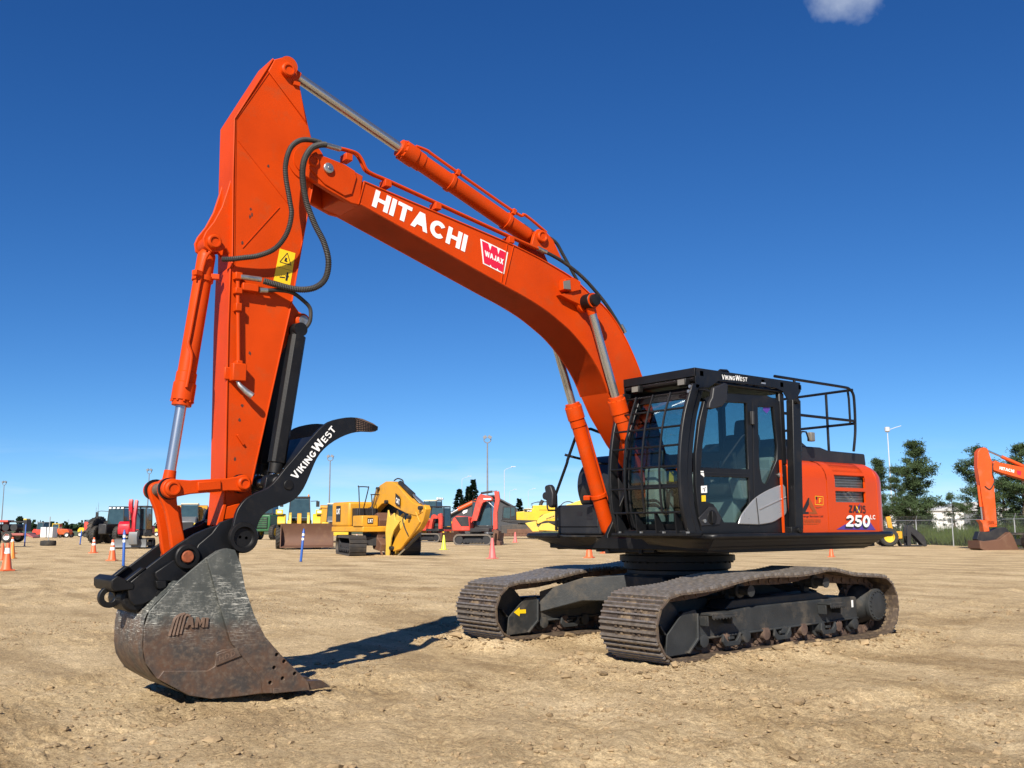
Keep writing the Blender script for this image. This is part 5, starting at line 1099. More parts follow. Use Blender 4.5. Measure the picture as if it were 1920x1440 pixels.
m = MB(); m.box(.95, 1.15, YI+.08, YI+.30, 1.42, 2.15); m.box(.75, 1.10, YI+.06, YI+.22, 1.42, 1.9); part('front_console', m, SEATGREY, ST, bevel=.04, seg=3)
m = MB(); m.box(-.36, -.26, YI+.08, YC-.08, 1.40, 2.30); part('rear_trim', m, SEATGREY, ST, bevel=.04, seg=3)
m = MB()
for yy in (.78, 1.14): m.box(.95, 1.22, yy-.07, yy+.07, 1.44, 1.50); m.tube([(1.0, yy, 1.48), (1.05, yy, 1.75), (1.06, yy, 1.95)], .014, 8)
part('pedals', m, PLASTIC, ST, bevel=.006)
m = MB(); m.box(1.02, 1.06, YI+.10, YI+.32, 2.18, 2.36); part('monitor', m, PLASTIC, ST, bevel=.012)
part('safety_tag', sheet([(1.0, 1.98), (.92, 1.98), (.92, 2.10), (1.0, 2.10)], YI+.36), YELLOW_DECAL, ST)

# ---- guard frame round the cab
GR = bpy.data.objects.new('cab_guard', None); COL.objects.link(GR); GR.parent = EX
GY0, GY1 = .33, 1.50
for y0, y1 in ((GY0, GY0+.05), (GY1-.05, GY1)):
    part('front_guard_post', front_sheet(y0, y1, .02, .13, 1.36, 3.08), BLACK, GR, bevel=.010)
    part('post_edge', MB().tube([(fx(z)+.016, y1-.02, z) for z in [1.40+1.62*k/20 for k in range(21)]], .012, 8), BLACK, GR)
sp = [(1.252,3.266),(-0.780,3.267),(-0.783,3.154),(-0.634,2.992),(-0.533,2.991),(-0.405,3.123),(-0.266,3.153),(0.106,3.155),(0.514,3.149),(0.834,3.144),(1.018,3.047),(1.241,3.025)]
m = MB(); m.prism(sp, GY1-.012, GY1); part('roof_side_panel', m, BLACK, GR, bevel=.003)
sp_r = [(x, z) for x, z in sp]; m = MB(); m.prism(sp_r, GY0, GY0+.012); part('roof_side_panel', m, BLACK, GR, bevel=.003)
x0, z0 = sp[0]
m = MB(); m.box(x0-.02, x0, GY0, GY1, z0-.10, z0); m.box(x0-.10, x0-.02, GY0+.02, GY1-.02, z0-.02, z0-.005); part('roof_front_panel', m, BLACK, GR, bevel=.004)
m = MB(); m.tube([(x0-.03, GY0+.03, z0-.13), (x0-.03, GY1-.03, z0-.13)], .028, 8); part('roof_front_tube', m, BLACK, GR)
rf = MB()
for k in range(6): x = x0-.12-k*.38; rf.box(x-.03, x+.03, GY0, GY1, z0-.09, z0-.03)
for k in range(9): y = GY0+.06+k*.13; rf.bar((x0-.05, y, z0-.05), (x0-2.1, y, z0-.03), .012, .05)
part('roof_grille', rf, BLACK, GR)
rp_ = [(-0.485,3.019),(-0.653,3.018),(-0.579,1.401),(-0.415,1.402)]
m = MB(); m.prism(rp_, 1.48, 1.585); part('rear_guard_post', m, BLACK, GR, bevel=.010)
m = MB(); q = [(-0.313,1.428),(-0.541,1.434),(-0.534,1.349),(-0.306,1.344)]; m.prism(q, 1.38, 1.60); part('post_foot', m, BLACK_PLAIN, GR, bevel=.006)
for q in [(-0.531,2.994),(-0.447,1.389)]: m = MB(); m.lathe([(.035, 0), (.035, .05), (.02, .06), (.001, .06)], (q[0], 1.58, q[1]), (q[0], 2.58, q[1]), 14); part('post_knob', m, BLACK_PLAIN, GR)
m = MB(); m.prism([(-.285, 1.36), (-.285, 2.25), (-.300, 2.25), (-.300, 1.36)], 1.48, 1.51); part('orange_edge', m, ORANGE_GLOSS, GR)
lg = [(0.644,3.270),(0.642,3.299),(0.616,3.313),(0.491,3.320),(0.467,3.306),(0.469,3.270)]; m = MB(); m.tube([(x, 1.35, z) for x, z in lg], .016, 8); part('lifting_loop', m, BLACK, GR)
lq = q3([(0.779,3.168),(0.305,3.185),(0.302,3.233),(0.776,3.221)], GY1)
part('lettering', letters('VIKINGWEST', lq, .004, SIDE, w=.2, gap=.16, sizes={0: 1.1, 6: 1.3}), WHITE, GR, sharp=0)
m = MB(); q = [(0.028,3.181),(-0.056,3.182),(-0.058,3.202),(0.022,3.202)]; part('small_plate', sheet(q, GY1+.003), SILVER, GR)
# front bars
zs = [1.60, 1.88, 2.12, 2.36, 2.58, 2.79, 2.985]
for z in zs:
    part('guard_bar', MB().tube([(fx(z)+.005, GY0+.04, z), (fx(z)+.005, GY1-.04, z)], .013, 8), BLACK, GR)
for k in range(3):
    y = GY0+.30+k*.28
    part('guard_bar', MB().tube([(fx(z)+.027, y, z) for z in [1.60+1.40*j/18 for j in range(19)]], .013, 8), BLACK, GR)
for k in range(4):
    y = GY0+.10+k*.31; m = MB(); m.prism([(fx(1.42)+.05, 1.36), (fx(1.62)+.01, 1.60), (fx(1.62)-.03, 1.60), (fx(1.42)-.12, 1.36)], y-.008, y+.008); part('guard_gusset', m, BLACK, GR)
m = MB(); m.box(1.25, 1.50, GY0-.01, GY1+.02, 1.335, 1.365); part('guard_base', m, BLACK_PLAIN, GR, bevel=.004)
for k in range(4):
    y = GY0+.10+k*.36; m = MB(); m.cyl((1.47, y, 1.365), (1.47, y, 1.385), .022, n=6); part('bolt_head', m, STEEL, GR)
m = MB(); m.prism([(1.12, 1.335), (1.50, 1.335), (1.14, 1.30)], GY0, GY1); part('guard_apron', m, BLACK_PLAIN, GR)
for px_ in ([(0.599,3.105)][0], [(1.348,3.104)][0]):
    m = MB(); y, z = px_; m.box(1.24, 1.32, y-.065, y+.065, z-.045, z+.045); w = part('work_lamp', m, BLACK_PLAIN, GR, bevel=.012)
    m = MB(); m.box(1.321, 1.329, y-.05, y+.05, z-.032, z+.032); part('lamp_lens', m, LAMP, GR)
for y in (GY0+.02, GY1-.02):
    for z in (2.98, 3.04): m = MB(); m.cyl((fx(z)+.02, y, z), (fx(z)+.04, y, z), .020, n=8); part('bolt_head', m, STEEL, GR)
# mirror on the left
mr_ = [(1.114,3.025),(0.897,3.095),(0.857,3.083),(0.882,2.892),(0.972,2.815),(1.162,2.767),(1.208,2.775),(1.191,2.845),(1.141,2.908)]; m = MB(); m.prism(mr_, 1.60, 1.66); part('mirror', m, PLASTIC, EX, bevel=.016, seg=3)
rail('mirror_arm', [(1.17, 1.45, 3.02), (1.17, 1.58, 3.00), (1.05, 1.61, 2.96), (1.0, 1.62, 2.88)], .014)

# ---- right-hand front: tool box, tank cover, rail and mirror
m = MB(); m.box(.50, .97, -1.30, -.44, 1.335, 1.735); TB = part('tool_box', m, PLASTIC, EX, bevel=.03, seg=3)
m = MB(); m.box(.965, .985, -1.27, -.47, 1.44, 1.71); part('box_door', m, PLASTIC, TB, bevel=.012)
m = MB(); m.box(.98, .988, -.86, -.77, 1.59, 1.64)
for k in range(3): m.box(.98, .988, -.68, -.57, 1.535+k*.045, 1.560+k*.045)
part('box_slots', m, DECAL_BLACK, TB)
tk = sp2([(.55, 1.74), (.62, 1.95), (.60, 2.15), (.50, 2.30), (.30, 2.42), (-.1, 2.46)], 4)+[(-.45, 2.46), (-.45, 1.74)]
m = MB(); m.prism(tk, -1.28, -.46); part('tank_cover', m, PLASTIC, EX, bevel=.04, seg=3)
m = MB(); m.box(.2, .42, -.62, -.50, 2.36, 2.60); m.lathe([(.05, 0), (.05, .1), (.001, .1)], (.30, -.56, 2.60), (.30, -.56, 3.60), 14); part('filler_cap', m, BLACK_PLAIN, EX, bevel=.01)
for z in (1.84, 1.94): m = MB(); m.box(.60, .632, -.80, -.73, z-.035, z+.035); part('small_sticker', m, STEEL, EX)
R0 = [(-1.107,1.396),(-1.102,1.677),(-1.106,1.856),(-1.091,1.910),(-0.879,2.277),(-0.850,2.347)] + [(-0.661,2.720)]
rr_ = [(1.15-.0*k, y, z) for k, (y, z) in enumerate(R0)]
rr_[-1] = (rr_[-1][0]-.02, rr_[-1][1], rr_[-1][2]); end = rr_[-1]
rail('access_rail', spline(rr_, 4)+[Vector((end[0]-.25, end[1]-.02, end[2]+.03)), Vector((.2, end[1]-.1, end[2]-.1)), Vector((.1, end[1]-.1, 2.2))], .020)
R1 = [(-0.974,2.411),(-0.852,2.367),(-0.746,2.334),(-0.641,2.293),(-0.524,2.285)]; rail('access_rail', [(1.10-.12*k, y-.02*k, z) for k, (y, z) in enumerate(R1)], .018)
mm = [(-1.234,1.968),(-1.219,1.999),(-1.142,2.011),(-1.101,1.981),(-1.061,1.890),(-1.071,1.730),(-1.106,1.694),(-1.154,1.713),(-1.188,1.786)]
m = MB(); m.prism(mm, 1.17, 1.25, 'x'); part('mirror', m, PLASTIC, EX, bevel=.02, seg=3)
R2 = [(-1.271,1.861),(-1.266,1.698),(-1.246,1.666),(-1.086,1.663)]; rail('mirror_arm', [(1.17, y, z) for y, z in R2], .012)
m = MB(); c = R2[0]; m.lathe([(.05, -.05), (.06, 0), (.05, .05)], (1.16, c[0], c[1]), (2.16, c[0], c[1]), 14); part('mirror_joint', m, PLASTIC, EX)

# ---- lettering on the engine door
YD = 1.53
tri = [(-1.363,1.392),(-1.562,1.456),(-2.155,1.481),(-2.270,1.379)]; part('purple_triangle', sheet(tri, YD+.003), PURPLE, rdo)
qb = [(-1.549,1.405),(-2.114,1.390),(-2.149,1.560),(-1.597,1.558)]; part('lettering', letters('250', q3(qb, YD), .006, SIDE, w=.27, gap=.06), DECAL_BLACK, rdo, sharp=0)
qb = [(-1.568,1.429),(-2.130,1.415),(-2.151,1.577),(-1.594,1.578)]; part('lettering', letters('250', q3(qb, YD), .009, SIDE, w=.25, gap=.08), WHITE, rdo, sharp=0)
qb = [(-2.156,1.523),(-2.286,1.520),(-2.285,1.580),(-2.155,1.582)]; part('lettering', letters('LC', q3(qb, YD), .006, SIDE, w=.2, gap=.15), WHITE, rdo, sharp=0)
qb = [(-1.662,1.610),(-2.058,1.607),(-2.063,1.705),(-1.675,1.707)]; part('lettering', letters('ZAXIS', q3(qb, YD), .005, SIDE, w=.24, gap=.10), DECAL_BLACK, rdo, sharp=0)
m = MB(); m.add(*flat_bar(*([(-1.839,1.691),(-1.907,1.611)]), .022, YD+.007)); part('yellow_swoosh', m, YELLOW_DECAL, rdo, sharp=0)
m = MB(); m.add(*flat_bar(*([(-1.924,1.726),(-1.843,1.613)]), .016, YD+.0075)); part('purple_swoosh', m, PURPLE, rdo, sharp=0)
def decal(polys, mat, y, par=None, name='owner_logo'):
    m = MB()
    for q in polys: m.prism(q, y, y+.0015)
    return part(name, m, mat, par or hp1)
decal([[(-0.599,1.588),(-0.779,1.791),(-0.798,1.791),(-0.791,1.709),(-0.711,1.625),(-0.710,1.614),(-0.777,1.615),(-0.774,1.589)]], DECAL_BLACK, YD+.003)
decal([[(-0.804,1.792),(-0.959,1.590),(-0.793,1.589),(-0.795,1.615),(-0.866,1.615),(-0.801,1.682)]], BROWN_DECAL, YD+.003)
decal([[(-0.570,1.668),(-0.660,1.676),(-0.659,1.662),(-0.573,1.659)], [(-0.927,1.678),(-1.071,1.675),(-0.950,1.662)], [(-0.599,1.675),(-0.617,1.708),(-0.626,1.676)], [(-0.630,1.676),(-0.649,1.722),(-0.660,1.676)]], BROWN_DECAL, YD+.0032)
part('lettering', plain_text('S Energy Services Ltd', q3([(-0.569,1.540),(-1.072,1.541),(-1.081,1.576),(-0.569,1.571)], YD), .004, SIDE, .012), DECAL_BLACK, hp1)
rows = MB()
random.seed(11)
for r, (y0, xa_, xb_) in enumerate(((965, 425, 710), (983, 425, 708), (1002, 425, 706), (1026, 455, 676))):
    pass
ends = [(-0.578,1.518),(-1.025,1.517),(-0.577,1.502),(-1.020,1.500),(-0.576,1.485),(-1.015,1.483),(-0.620,1.463),(-0.965,1.461)]
for r in range(4):
    a, b = Vector(ends[2*r]), Vector(ends[2*r+1]); t = 0.0
    while t < 1:
        w = random.uniform(.02, .05); p, q = a.lerp(b, t), a.lerp(b, min(1, t+w)); rows.add(*flat_bar(tuple(p), tuple(q), .010, YD+.0035)); t += w+random.choice((.008, .012, .03))
part('fine_print', rows, BROWN_DECAL, hp1, sharp=0)
fq = [(-0.931,1.814),(-1.102,1.809),(-1.093,1.703),(-0.922,1.709)]
m = MB()
for a, b in zip(fq, fq[1:]+fq[:1]): m.add(*flat_bar(a, b, .006, YD+.0035))
m.add(*flat_bar(*([(-1.016,1.787),(-1.011,1.726)]), .012, YD+.0036)); m.add(*flat_bar(*([(-1.016,1.782),(-1.064,1.781)]), .010, YD+.0038)); m.add(*flat_bar(*([(-1.014,1.754),(-1.054,1.753)]), .010, YD+.004))
part('square_badge', m, YELLOW_DECAL, hp1, sharp=0); decal([[(-0.938,1.809),(-0.973,1.808),(-0.970,1.772),(-0.939,1.774)]], DECAL_BLACK, YD+.0032, name='square_badge')
qv = [(-1.365,1.758),(-1.375,1.869),(-1.300,1.863),(-1.294,1.760)]; part('lettering', letters('427', q3(qv, YD), .005, SIDE, w=.24, gap=.12) if False else letters('HH', q3(qv, YD), .005, SIDE, w=.2, gap=.3), DECAL_BLACK, rdo, sharp=0) if False else None
# ================================================================== the yard behind
def heading(phi): return R(141.8-phi)      # phi: 0 = faces image right, 90 = faces the camera, 180 = faces left
def bgpaint(name, col, rough=0.42, dirt=0.35, dcol=(0.22, 0.16, 0.10)): return surface(name, col, rough, var=0.08, scale=1.2, dirt=dirt, dirt_col=dcol, dirt_scale=1.6, dirt_lo=0.5)
CATY = bgpaint('yellow_ochre_paint', (0.56, 0.27, 0.018)); YEL = bgpaint('bright_yellow_paint', (0.62, 0.42, 0.025)); PALEY = bgpaint('pale_yellow_paint', (0.66, 0.45, 0.07))
REDP = bgpaint('coral_red_paint', (0.58, 0.055, 0.035)); CRIM = bgpaint('crimson_paint', (0.46, 0.006, 0.02)); ORNG = bgpaint('far_orange_paint', (0.58, 0.075, 0.008))
GREENP = bgpaint('green_paint', (0.02, 0.10, 0.035)); DARK = bgpaint('dark_machine_black', (0.014, 0.014, 0.016), 0.5, 0.3, (0.07, 0.06, 0.045)); GREYP = bgpaint('grey_hood_paint', (0.13, 0.14, 0.15))
RUST = bgpaint('rusty_bucket', (0.11, 0.050, 0.028), 0.7, 0.6, (0.19, 0.11, 0.065)); TYRE = bgpaint('tyre_rubber', (0.022, 0.021, 0.020), 0.8, 0.6, (0.12, 0.095, 0.065)); TRACKM = bgpaint('dark_track_steel', (0.045, 0.040, 0.036), 0.6, 0.6, (0.15, 0.11, 0.07))
CREAM = bgpaint('cream_roof', (0.60, 0.52, 0.36)); FARGLASS = surface('tinted_cab_glass', (0.03, 0.055, 0.06), 0.06, var=0.2, scale=2, spec=0.8); WHITEP = bgpaint('white_panel', (0.62, 0.62, 0.60), 0.5, 0.2); BLUEP = surface('blue_plastic', (0.018, 0.09, 0.36), 0.45, var=0.1); GALV = surface('galvanised_steel', (0.36, 0.37, 0.37), 0.5, metal=0.4, var=0.12, scale=4)
CONE_O = surface('cone_orange', (0.72, 0.12, 0.035), 0.5, var=0.1, dirt=0.3, dirt_col=(0.35, 0.2, 0.12)); CONE_P = surface('cone_faded_pink', (0.68, 0.13, 0.12), 0.5, var=0.1, dirt=0.3, dirt_col=(0.4, 0.25, 0.18)); CONE_Y = surface('cone_lime', (0.62, 0.66, 0.06), 0.5, var=0.1); CONE_A = surface('cone_amber', (0.72, 0.24, 0.04), 0.5, var=0.1)
REFL = surface('reflective_white', (0.78, 0.78, 0.76), 0.35, var=0.04)
def Rz(a): return Matrix.Rotation(a, 4, 'Z')
def stadium(L, r, n=9, lift=0.0):
    return [(L/2+r*math.cos(a), r+lift+r*math.sin(a)) for a in [-PI/2+PI*k/(n-1) for k in range(n)]]+[(-L/2+r*math.cos(a), r+lift+r*math.sin(a)) for a in [PI/2+PI*k/(n-1) for k in range(n)]]
def crawler(root, yc, L, r, w, M=None, shoe=0.2, mat=TRACKM):
    o = stadium(L, r); p = o+[o[0]]; out = []; P = [Vector(q) for q in p]; S = [0]
    for i in range(len(P)-1): S.append(S[-1]+(P[i+1]-P[i]).length)
    n = int(S[-1]/shoe); m = MB(M)
    for k in range(n):
        s = S[-1]*k/n; j = max(i for i in range(len(P)-1) if S[i] <= s); t = (s-S[j])/max(1e-6, S[j+1]-S[j]); c = P[j].lerp(P[j+1], t); d = (P[j+1]-P[j]).normalized(); nn = Vector((d.y, -d.x))
        for q in (-.33, .0, .33):
            e = c+d*q*shoe; m.bar((e.x, yc-w/2, e.y), (e.x, yc+w/2, e.y), .03, .06, (nn.x, 0, nn.y))
    i_ = inset(o, .03); ii = inset(o, .10); k = len(o)
    me = holed('belt', i_, [ii], yc-w/2, yc+w/2)
    if M is not None: me.transform(M)
    part('track_belt', me, mat, root); part('track_shoes', m, mat, root, sharp=0, kind='stuff')
    m = MB(M); m.prism([(L/2-.15, r*.75), (L/2-.5, r*1.25), (-L/2+.5, r*1.25), (-L/2+.2, r*.8), (-L/2+.3, r*.5), (L/2-.3, r*.5)], yc-w*.3, yc+w*.3)
    for s_ in (-1, 1): m.cyl((s_*L/2, yc-w*.36, r), (s_*L/2, yc+w*.36, r), r*.78, n=18)
    for q in range(6): x = -L/2+.45+q*(L-.9)/5; m.cyl((x, yc-w*.34, .28), (x, yc+w*.34, .28), r*.28, n=10)
    part('track_frame', m, DARK, root)
def cabin(root, x0, x1, y0, y1, z0, z1, frame=DARK, roof=None, M=None, taper=.12):
    """a glazed box on posts: four posts, sill, roof and panes"""
    P = [(x0, y0), (x1, y0), (x1, y1), (x0, y1)]; c = Vector(((x0+x1)/2, (y0+y1)/2)); m = MB(M); tw = .07
    def top(p): q = c+(Vector(p)-c)*(1-taper); return q
    zs = z0+(z1-z0)*.36
    for p in P: t = top(p); m.bar((p[0], p[1], z0), (t.x, t.y, z1), tw, tw, (1, 0, 0))
    m.box(x0, x1, y0, y1, z0-.02, z0+.18)
    fo = part('cab', m, frame, root)
    for i in range(4):
        a, b = P[i], P[(i+1) % 4]; ta, tb = top(a), top(b); g = MB(M)
        vs = [Vector((a[0], a[1], z0+.18)), Vector((b[0], b[1], z0+.18)), Vector((tb.x, tb.y, z1-.06)), Vector((ta.x, ta.y, z1-.06))]; cc = sum(vs, Vector())/4; vs = [cc+(q-cc)*.95 for q in vs]
        nn = (vs[1]-vs[0]).cross(vs[2]-vs[0]).normalized()*.012; g.add([q+nn for q in vs]+[q-nn for q in vs], [(0, 1, 2, 3), (7, 6, 5, 4), (0, 4, 5, 1), (1, 5, 6, 2), (2, 6, 7, 3), (3, 7, 4, 0)]); part('window_pane', g, FARGLASS, fo, sharp=0)
    q0, q1 = top((x0, y0)), top((x1, y1)); r = MB(M); r.box(q0.x-.06, q1.x+.06, q0.y-.06, q1.y+.06, z1-.04, z1+.09); part('cab_roof', r, roof or frame, fo, bevel=.03)
def wheel(root, x, y, r, w, rim, M=None, side=1, lug=True):
    m = MB(M); c = (x, y, r); m.lathe([(r*.58, -w/2), (r*.86, -w/2), (r*.97, -w*.38), (r*.97, w*.38), (r*.86, w/2), (r*.58, w/2), (r*.58, -w/2)], c, (x, y+1, r), 30, caps=False)
    if lug:
        for k in range(20):
            a = 2*PI*k/20
            for s_ in (-1, 1):
                b = a+.10*s_; p = Vector((x+r*.98*math.cos(a), y+s_*w*.02, r+r*.98*math.sin(a))); q = Vector((x+r*.97*math.cos(b-.16), y+s_*w*.46, r+r*.97*math.sin(b-.16))); m.bar(p, q, r*.07, r*.07, (math.cos(a), 0, math.sin(a)))
    wo_ = part('wheel', m, TYRE, root)
    m = MB(M); m.lathe([(r*.60, -w*.42), (r*.52, -w*.40), (r*.48, -w*.10), (r*.2, 0), (r*.2, w*.05), (r*.48, w*.10), (r*.52, w*.40), (r*.60, w*.42)], c, (x, y+1, r), 26, caps=False); m.lathe([(r*.48, -w*.06), (r*.48, w*.06)], c, (x, y+1, r), 24); part('rim', m, rim, wo_)
def ram(root, a, b, r, body=DARK, k=.55):
    a, b = Vector(a), Vector(b); part('cylinder_barrel', MB().cyl(a, a.lerp(b, k), r, n=12), body, root); part('cylinder_rod', MB().cyl(a.lerp(b, k), b, r*.55, n=10), CHROME, root)
def slabp(name, root, poly, y, w, mat, bevel=.03, M=None): return part(name, MB(M).prism(poly, y-w/2, y+w/2), mat, root, bevel=bevel)

# ---- ochre yellow excavator behind the bucket
T = thing('excavator', 'ochre yellow crawler excavator with folded boom and rusty bucket, behind the blue post', 'excavator', (*(-16.70,-36.50), 0), heading(55))
Mt = Rz(R(-17))
crawler(T, -1.40, 4.3, .50, .85, Mt); crawler(T, 1.40, 4.3, .50, .85, Mt)
m = MB(Mt); m.box(-1.2, 1.2, -1.0, 1.0, .5, .95); m.cyl((0, 0, .9), (0, 0, 1.22), .75, n=24); part('carbody', m, DARK, T)
m = MB(); m.box(-2.5, 1.35, -1.50, 1.50, 1.20, 1.50); part('deck', m, CATY, T, bevel=.05)
m = MB(); m.box(-2.5, -.35, -1.50, 1.45, 1.48, 2.80); part('engine_housing', m, CATY, T, bevel=.12)
m = MB(); m.box(.25, 1.36, -1.56, -.62, 1.48, 2.05); tb_ = part('tool_box', m, CATY, T, bevel=.05)
m = MB(); m.box(-.40, .30, -1.3, -.1, 1.5, 2.45); part('hood_grille', m, DARK, T, bevel=.02)
for k in range(5): part('grille_bar', MB().box(.295, .315, -1.2+k*.22, -1.13+k*.22, 1.55, 2.4), DARK, T)
cabin(T, -.3, 1.35, .45, 1.5, 1.5, 3.25)
for y0_, y1_, z1 in ((-1.45, -.85, 3.55), (-.70, -.10, 3.15)):
    part('handrail', MB().tube(spline([(.9, y0_, 1.9), (.7, y0_, z1-.1), (.6, y0_+.05, z1), (.6, y1_-.05, z1), (.6, y1_, z1-.1), (.0, y1_, 2.3)], 5), .03, 8), BLUEP if False else DARK, T)
bo = [(-1.446,1.950),(-0.858,2.429),(-0.276,2.794),(0.116,3.318),(0.627,3.646),(1.304,3.831),(1.973,3.804),(2.632,3.572),(3.494,3.059),(4.225,2.664),(5.132,2.472),(5.236,2.176),(4.643,1.988),(3.619,2.125),(2.446,2.423),(1.448,2.727),(0.887,2.661),(0.207,2.357),(-0.246,1.938),(-0.820,1.407)]
slabp('boom', T, bo, 0, .40, CATY)
sk = [(3.826,2.147),(4.834,2.502),(5.328,2.516),(5.478,2.319),(5.242,1.786),(4.854,1.398),(3.853,0.854),(2.927,0.344),(2.180,0.205),(1.958,0.380),(2.378,0.893),(3.213,1.602)]
slabp('stick', T, sk, 0, .32, CATY)
th_ = [(1.549,1.197),(1.793,2.331),(1.968,1.968),(2.453,2.167),(2.570,1.808),(3.104,1.754),(2.475,1.300),(2.162,0.892),(1.866,-0.233),(1.589,-0.189),(1.622,0.580)]; [slabp('thumb_plate', T, th_, y_, .08, PALEY, .01) for y_ in (-.26, .26)]
bu = [(0.372,0.880),(0.402,1.721),(0.734,2.086),(1.127,2.212),(1.364,1.818),(1.168,0.885),(1.622,0.580),(1.522,0.219),(0.734,0.309)]; slabp('bucket', T, bu, 0, 1.15, RUST, .03)
q = [(2.524,3.601),(3.807,3.000),(5.133,2.447),(-0.697,1.300),(0.633,3.460),(4.658,1.202),(2.028,-0.179)]
for s_ in (-.36, .36): ram(T, (q[3][0], s_, q[3][1]), (q[4][0], s_, q[4][1]), .09)
ram(T, (q[0][0], 0, q[0][1]+.12), (q[2][0], 0, q[2][1]+.06), .12, DARK); ram(T, (q[5][0], 0, q[5][1]-.1), (q[6][0], 0, q[6][1]), .09, DARK)
for px_ in [(0.575,3.462),(5.134,2.374),(2.175,0.383),(1.559,2.751),(3.984,1.946)]: part('pivot_pin', MB().cyl((px_[0], -.36, px_[1]), (px_[0], .36, px_[1]), .10, n=14), DARK, T)
gl = [(4.627,2.185),(5.037,1.691),(4.244,1.105),(3.429,0.604)]; part('stick_rib', MB().tube([(a, -.225, b) for a, b in gl], .03, 6), CATY, T)
for k in range(5): tq = [(1.467,0.218),(1.639,-0.009)]; part('bucket_tooth', MB().bar((tq[0][0], -.5+k*.25, tq[0][1]), (tq[1][0], -.5+k*.25, tq[1][1]), .10, .06), RUST, T)
hs_ = [(1.694,3.868),(2.078,3.956),(2.571,3.857),(2.737,3.670)]; part('hose_loop', MB().tube(spline([(a, .1, b) for a, b in hs_], 5), .035, 8), RUBBER, T)
hs_ = [(3.722,2.149),(3.418,1.801),(3.635,1.400),(3.951,1.102)]; part('hydraulic_hose', MB().tube(spline([(a, -.30, b) for a, b in hs_], 5), .03, 8), RUBBER, T)
FR = (1, 0, 0)
def front_quad(x, y0, y1, z0, z1): return [(x, y0, z0), (x, y1, z0), (x, y1, z1), (x, y0, z1)]
part('decal', MB().box(1.36, 1.368, -1.25, -.92, 1.62, 1.92), DARK, T); part('lettering', letters('CAT', front_quad(1.37, -1.22, -.95, 1.68, 1.86), .004, FR, w=.24, gap=.06), WHITE, T, sharp=0)
dq = [(2.552,2.623),(3.072,2.460),(3.058,2.966),(2.569,3.184)]; part('decal', MB().prism(dq, -.285, -.279), DARK, T)
lq_ = [(a, -.285, b) for a, b in [(2.636,2.697),(3.026,2.562),(3.019,2.841),(2.650,2.977)]]; part('lettering', letters('CAT', lq_, .004, (0, -1, 0), w=.24, gap=.06), WHITE, T, sharp=0)
m = MB(); m.box(-1.9, -1.35, -1.516, -1.502, 1.75, 2.6); part('decal', m, DARK, T); part('lettering', letters('CAT', [(-1.85, -1.516, 2.15), (-1.40, -1.516, 2.15), (-1.40, -1.516, 2.45), (-1.85, -1.516, 2.45)], .004, (0, -1, 0), w=.24, gap=.06), WHITE, T, sharp=0)

# ---- coral red mini excavators
def mini(label, px_loc, phi, boom, stick, cab_box, extra):
    T = thing('compact_excavator', label, 'excavator', (*px_loc, 0), heading(phi), 'red compact excavators')
    s = extra['s']
    crawler(T, -.85*s, 1.75*s, .33*s, .45*s, None, .13, surface('worn_rubber_track', (0.14, 0.12, 0.10), .8, var=.2) if 'worn_rubber_track' not in MATS else MATS['worn_rubber_track']); crawler(T, .85*s, 1.75*s, .33*s, .45*s, None, .13, MATS['worn_rubber_track'])
    m = MB(); m.box(-.6*s, .6*s, -.7*s, .7*s, .35*s, .6*s); m.cyl((0, 0, .5*s), (0, 0, .80*s), .45*s, n=18); part('carbody', m, DARK, T)
    m = MB(); m.prism([(1.25*s, .08), (1.40*s, .10), (1.36*s, .35), (1.42*s, .72*s), (1.30*s, .72*s)], -1.1*s, 1.1*s); m.bar((.5*s, -.4, .4), (1.3*s, -.4, .35), .12, .12); m.bar((.5*s, .4, .4), (1.3*s, .4, .35), .12, .12); part('dozer_blade', m, RUST, T, bevel=.01)
    cw = [(-1.30*s, .85*s), (-1.38*s, 1.20*s), (-1.30*s, 1.62*s), (-1.05*s, 1.78*s), (-.25*s, 1.70*s), (-.18*s, .85*s)]
    slabp('counterweight', T, cw, 0, 1.9*s, REDP, .10)
    m = MB(); m.prism([(-1.15*s, 1.70*s), (-.30*s, 1.72*s), (-.25*s, 1.15*s), (-.75*s, 1.15*s)], -.97*s, -.945*s); part('hood_panel', m, DARK, T, bevel=.02)
    m = MB(); m.box(-.3*s, 1.0*s, -.90*s, .90*s, .82*s, 1.02*s); part('deck', m, DARK, T, bevel=.03); m = MB(); m.box(.3*s, 1.02*s, -.2*s, .92*s, .80*s, .95*s); part('deck_skirt', m, REDP, T, bevel=.02)
    cabin(T, -.35*s, .95*s, -.10*s, .90*s, 1.02*s, 2.70*s)
    slabp('boom', T, boom, -.45*s, .26*s, REDP, .02); slabp('stick', T, stick, -.45*s, .22*s, REDP, .02)
    return T, s
bo = [(-0.436,1.534),(-0.302,1.916),(-0.146,2.426),(0.078,3.320),(0.234,3.746),(0.480,4.000),(0.838,3.931),(1.372,3.775),(1.460,3.668),(1.416,3.498),(1.060,3.480),(0.659,3.336),(0.480,2.932),(0.324,2.380),(0.167,1.913),(-0.145,1.915),(-0.369,1.619)]
st_ = [(1.595,4.178),(1.950,4.216),(2.036,3.555),(1.946,3.131),(1.834,2.580),(1.852,1.312),(1.764,1.228),(1.499,1.229),(1.502,2.413),(1.592,3.134),(1.682,3.516)]
T, s = mini('larger coral red compact excavator with vertical stick behind the pink cone', (-36.02,-53.88), 14, bo, st_, None, dict(s=1.30))
q = [(0.458,4.086),(1.373,4.223),(1.773,4.261),(1.060,3.395),(1.503,2.965),(1.763,0.891)]
ram(T, (q[0][0], -.5, q[0][1]), (q[2][0], -.5, q[2][1]), .09, DARK, .7); ram(T, (q[3][0], -.5, q[3][1]), (q[4][0], -.5, q[4][1]), .07, CHROME)
